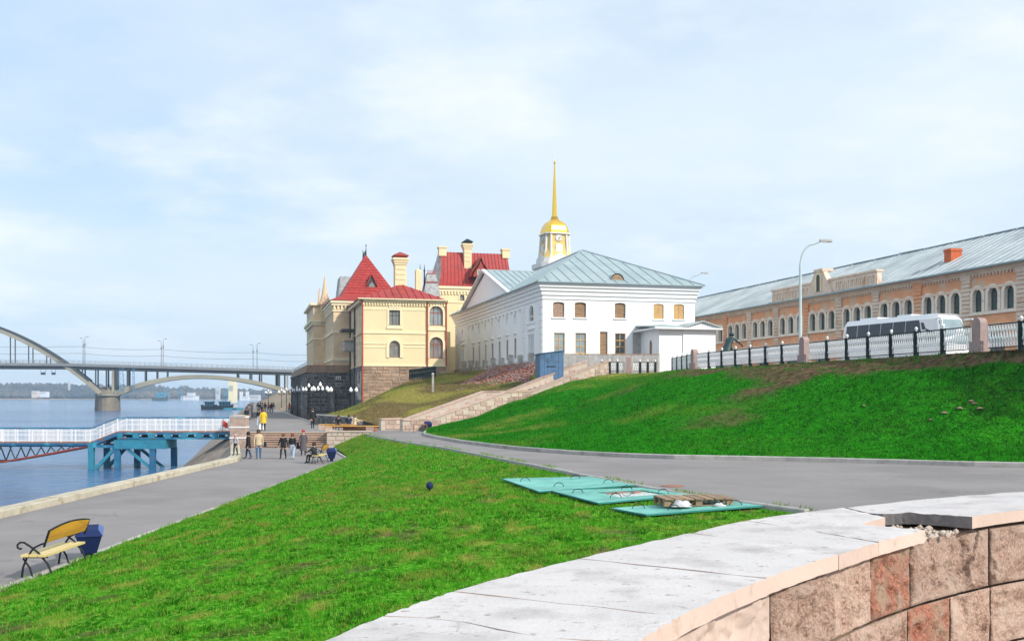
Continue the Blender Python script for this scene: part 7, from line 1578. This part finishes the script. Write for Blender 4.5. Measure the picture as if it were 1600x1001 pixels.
# lamp masts and wires on the bridge
for i, (px, top_, lab) in enumerate(((127.5, 527, 'left mast of the pair above the bridge pier'), (135, 527.5, 'right mast of the pair above the bridge pier'), (251.5, 531, 'left mast of the middle pair on the bridge'), (255.5, 531, 'right mast of the middle pair on the bridge'), (397, 537.5, 'left mast of the pair nearest the terrace'), (400, 537.5, 'right mast of the pair nearest the terrace'))):
    t = tpx(px); sd2 = -1 if i % 2 == 0 else 1; ht = zpx(px, top_) - zd(t); m_ = thing('bridge_mast', lab, 'mast', BP + BD * t + Vector((BD.y, -BD.x, 0)) * (-sd2 * -6.2) + Vector((0, 0, zd(t))), BA, 'lamp masts on the bridge'); mb = MB(); mb.tube([(0, 0, -.3), (0, 0, ht * .7), (0, 0, ht * .93), (sd2 * .25, 0, ht), (sd2 * .9, 0, ht + .05)], [.16, .13, .09, .07, .06], 6); mb.build('pole', 'bridge_deck', m_); MB().box(sd2 * .9 - .4, sd2 * .9 + .4, -.15, .15, ht - .02, ht + .15).build('lamp_head', 'bridge_steel', m_); MB().lathe([(.18, 0), (.18, 1.0)], 6, (0, 0, ht * .66)).build('transformer', 'bridge_steel', m_)
for i, (h, lab) in enumerate(((.62, 'upper overhead wire strung above the bridge'), (.36, 'lower overhead wire strung above the bridge'))):
    tpts = [tl, tpx(-120), tpx(127.5), tpx(251.5), tpx(397), trr]; pts = []
    for a, b in zip(tpts, tpts[1:]):
        for k in range(8): f = k / 8; t = lerp(a, b, f); pts.append((t, -6, zd(t) + 9.6 * h + .4 - 4 * .55 * f * (1 - f)))
    o = MB().tube(pts, .05, 4).build('overhead_wire', 'bridge_steel', None, loc=BP, rz=BA); tag(o, lab, 'wire', 'overhead wires')
# ================================================================== FAR HARBOUR
def tow(px, py0, py1, w, D, m, lab, nm='far_tower', cat='tower', dep=None, extra=None):
    x0 = (px - w / 2 - 800) / FX * D; x1 = (px + w / 2 - 800) / FX * D; z1 = P(0, py0, D)[2]; z0 = P(0, py1, D)[2]; t = thing(nm, lab, cat, ((x0 + x1) / 2, D, z0)); W_ = (x1 - x0) / 2; d = dep or W_
    MB().box(-W_, W_, -d, d, -3, z1 - z0).build('body', m, t); MB().box(-W_ * 1.04, W_ * 1.04, -d * 1.04, d * 1.04, (z1 - z0), (z1 - z0) * 1.03 + .3).build('roof', 'far_wall', t)
    for k in range(4 if w > 5 else 0):
        MB().box(-W_ * .8 + k * W_ * .42, -W_ * .8 + k * W_ * .42 + W_ * .2, -d - .05, -d, (z1 - z0) * .4, (z1 - z0) * .7).build('window', 'far_steel', t)
    return t
tow(364, 594, 622, 8, 700, 'cream_trim', 'tall cream bridge tower seen under the side arch', dep=5)
tow(340.5, 605, 622, 6, 1480, 'far_wall', 'grey high-rise on the skyline across the river', 'high_rise', 'building')
tow(377, 612, 623, 4.5, 1300, 'far_white', 'white silo left of the pair on the far harbour', 'silo', 'silo'); tow(386.5, 611.5, 623, 4.5, 1300, 'far_white', 'white silo right of the pair on the far harbour', 'silo', 'silo')
tow(384, 619.5, 624, 10, 1250, 'far_white', 'low white shed on the far quay beneath the silos', 'quay_shed', 'building'); tow(399, 617, 624, 14, 1280, 'far_wall', 'low beige depot at the right of the far quay', 'quay_shed', 'building'); tow(362, 620, 624.5, 9, 1200, 'far_white', 'low white store at the foot of the cream tower', 'quay_shed', 'building')
tow(297, 618.2, 621.8, 22, 1350, 'far_white', 'long white terminal building on the far shore', 'terminal', 'building'); tow(299, 613.5, 616, 10, 1480, 'far_white', 'white houses terrace on the far hillside', 'house', 'building'); tow(70, 612, 617, 10, 1430, 'far_white', 'white cottage among trees on the left far shore', 'house', 'building'); tow(56, 611, 618, 9, 1440, 'old_plaster', 'brown cottage among trees on the left far shore', 'house', 'building'); tow(108, 595, 606, 2.6, 1550, 'far_wall', 'square grey water tower above the far woods', 'water_tower', 'tower')
def crane(px, py, D, lab):
    x = (px - 800) / FX * D; zt_ = P(0, py, D)[2]; t = thing('harbour_crane', lab, 'crane', (x, D, ZW)); h = zt_ - ZW
    for s in (-3, 3): MB().bar((s, 0, 0), (s * .4, 0, h * .4), .8).build('leg', 'far_steel', t)
    MB().box(-2.2, 2.2, -2, 2, h * .38, h * .55).build('cab', 'far_steel', t); MB().bar((0, 0, h * .5), (1.5, 0, h), .7).build('jib', 'far_steel', t); MB().bar((0, 0, h * .5), (-4, 0, h * .7), .6).build('counter_jib', 'far_steel', t); return t
crane(281.5, 601, 1300, 'slim harbour crane left of the white terminal'); crane(354, 605, 900, 'dark harbour crane left of the cream tower'); crane(357.5, 600, 920, 'taller harbour crane against the cream tower'); crane(261, 602, 1420, 'far slender crane above the woods')
def boat(px0, px1, py, D, lab, cab=True):
    x0, x1 = (px0 - 800) / FX * D, (px1 - 800) / FX * D; L = x1 - x0; k = FX / D; t = thing('work_boat', lab, 'boat', (x0, D, ZW), 0, 'blue boats moored across the river'); mb = MB()
    hh = 7.5 / k; pts = [(0, hh), (.04 * L, hh * .75), (.9 * L, hh * .75), (L, hh), (.95 * L, -.5), (.03 * L, -.5)]; mb.prism([(x, -2, z) for x, z in pts], (0, 4, 0)); mb.build('hull', 'boat_hull', t)
    c0, c1 = .26 * L, .82 * L; mb = MB(); mb.box(c0, c1, -1.5, 1.5, hh * .74, hh * .75 + 5.5 / k); cb = mb.build('cabin', 'boat_blue', t); mb = MB(); mb.box(c0 - .3, c1 + .3, -1.8, 1.8, hh * .75 + 5.5 / k, hh * .75 + 6.6 / k); mb.build('cabin_roof', 'boat_hull' if cab else 'boat_blue', cb)
    for i in range(3): a = lerp(c0, c1, (i + .3) / 3); MB().box(a, a + (c1 - c0) * .14, -1.55, -1.5, hh * .75 + 1.5 / k, hh * .75 + 4.4 / k).build('window', 'glass_dark', cb)
    MB().tube([(.86 * L, 0, hh * .7), (.86 * L, 0, hh * .75 + 9 / k)], .12, 5).build('mast', 'far_steel', t); return t
boat(316, 337, 632, 420, 'blue-cabined work boat on the left of the moored pair'); boat(337, 363, 632, 425, 'blue-cabined work boat on the right of the moored pair', False)
boat(238, 262, 623, 1150, 'long low barge before the far shore near the pier', False)
o = MB().box(-9, 0, -1.5, 1.5, -.4, .7).build('landing_pontoon', 'boat_blue', None, loc=((384 - 800) / FX * 415, 415, ZW)); tag(o, 'flat turquoise pontoon beside the moored boats', 'pontoon')
# dark stone parapet along the far river edge of the upper promenade
t = thing('dark_quay_parapet', 'dark stone parapet at the far river edge of the upper promenade', 'wall')
for a, b in zip(range(116, 236, 10), range(126, 246, 10)):
    p, q = Vector((uq_left(a) + .3, a, 0)), Vector((uq_left(b) + .3, b, 0)); MB().bar(p + Vector((0, 0, 1.75)), q - (q - p) * .01 + Vector((0, 0, 1.75)), .7, 1.5).build('wall_segment', 'granite_dark', t)
# ================================================================== AIR
hz_ = MB().box(-3300, 900, -250, 2750, -5.6, 100)
hm = bpy.data.materials.new('haze'); hm.use_nodes = True; t = hm.node_tree; t.nodes.remove(t.nodes['Principled BSDF']); pv = t.nodes.new('ShaderNodeVolumePrincipled'); pv.inputs['Color'].default_value = (.64, .83, 1.0, 1); pv.inputs['Density'].default_value = HAZE; pv.inputs['Anisotropy'].default_value = 0.2
t.links.new(pv.outputs[0], t.nodes['Material Output'].inputs['Volume']); M_['haze'] = hm
tag(stuff(hz_.build('haze', 'haze')), 'thin pale river haze filling the air', 'haze')
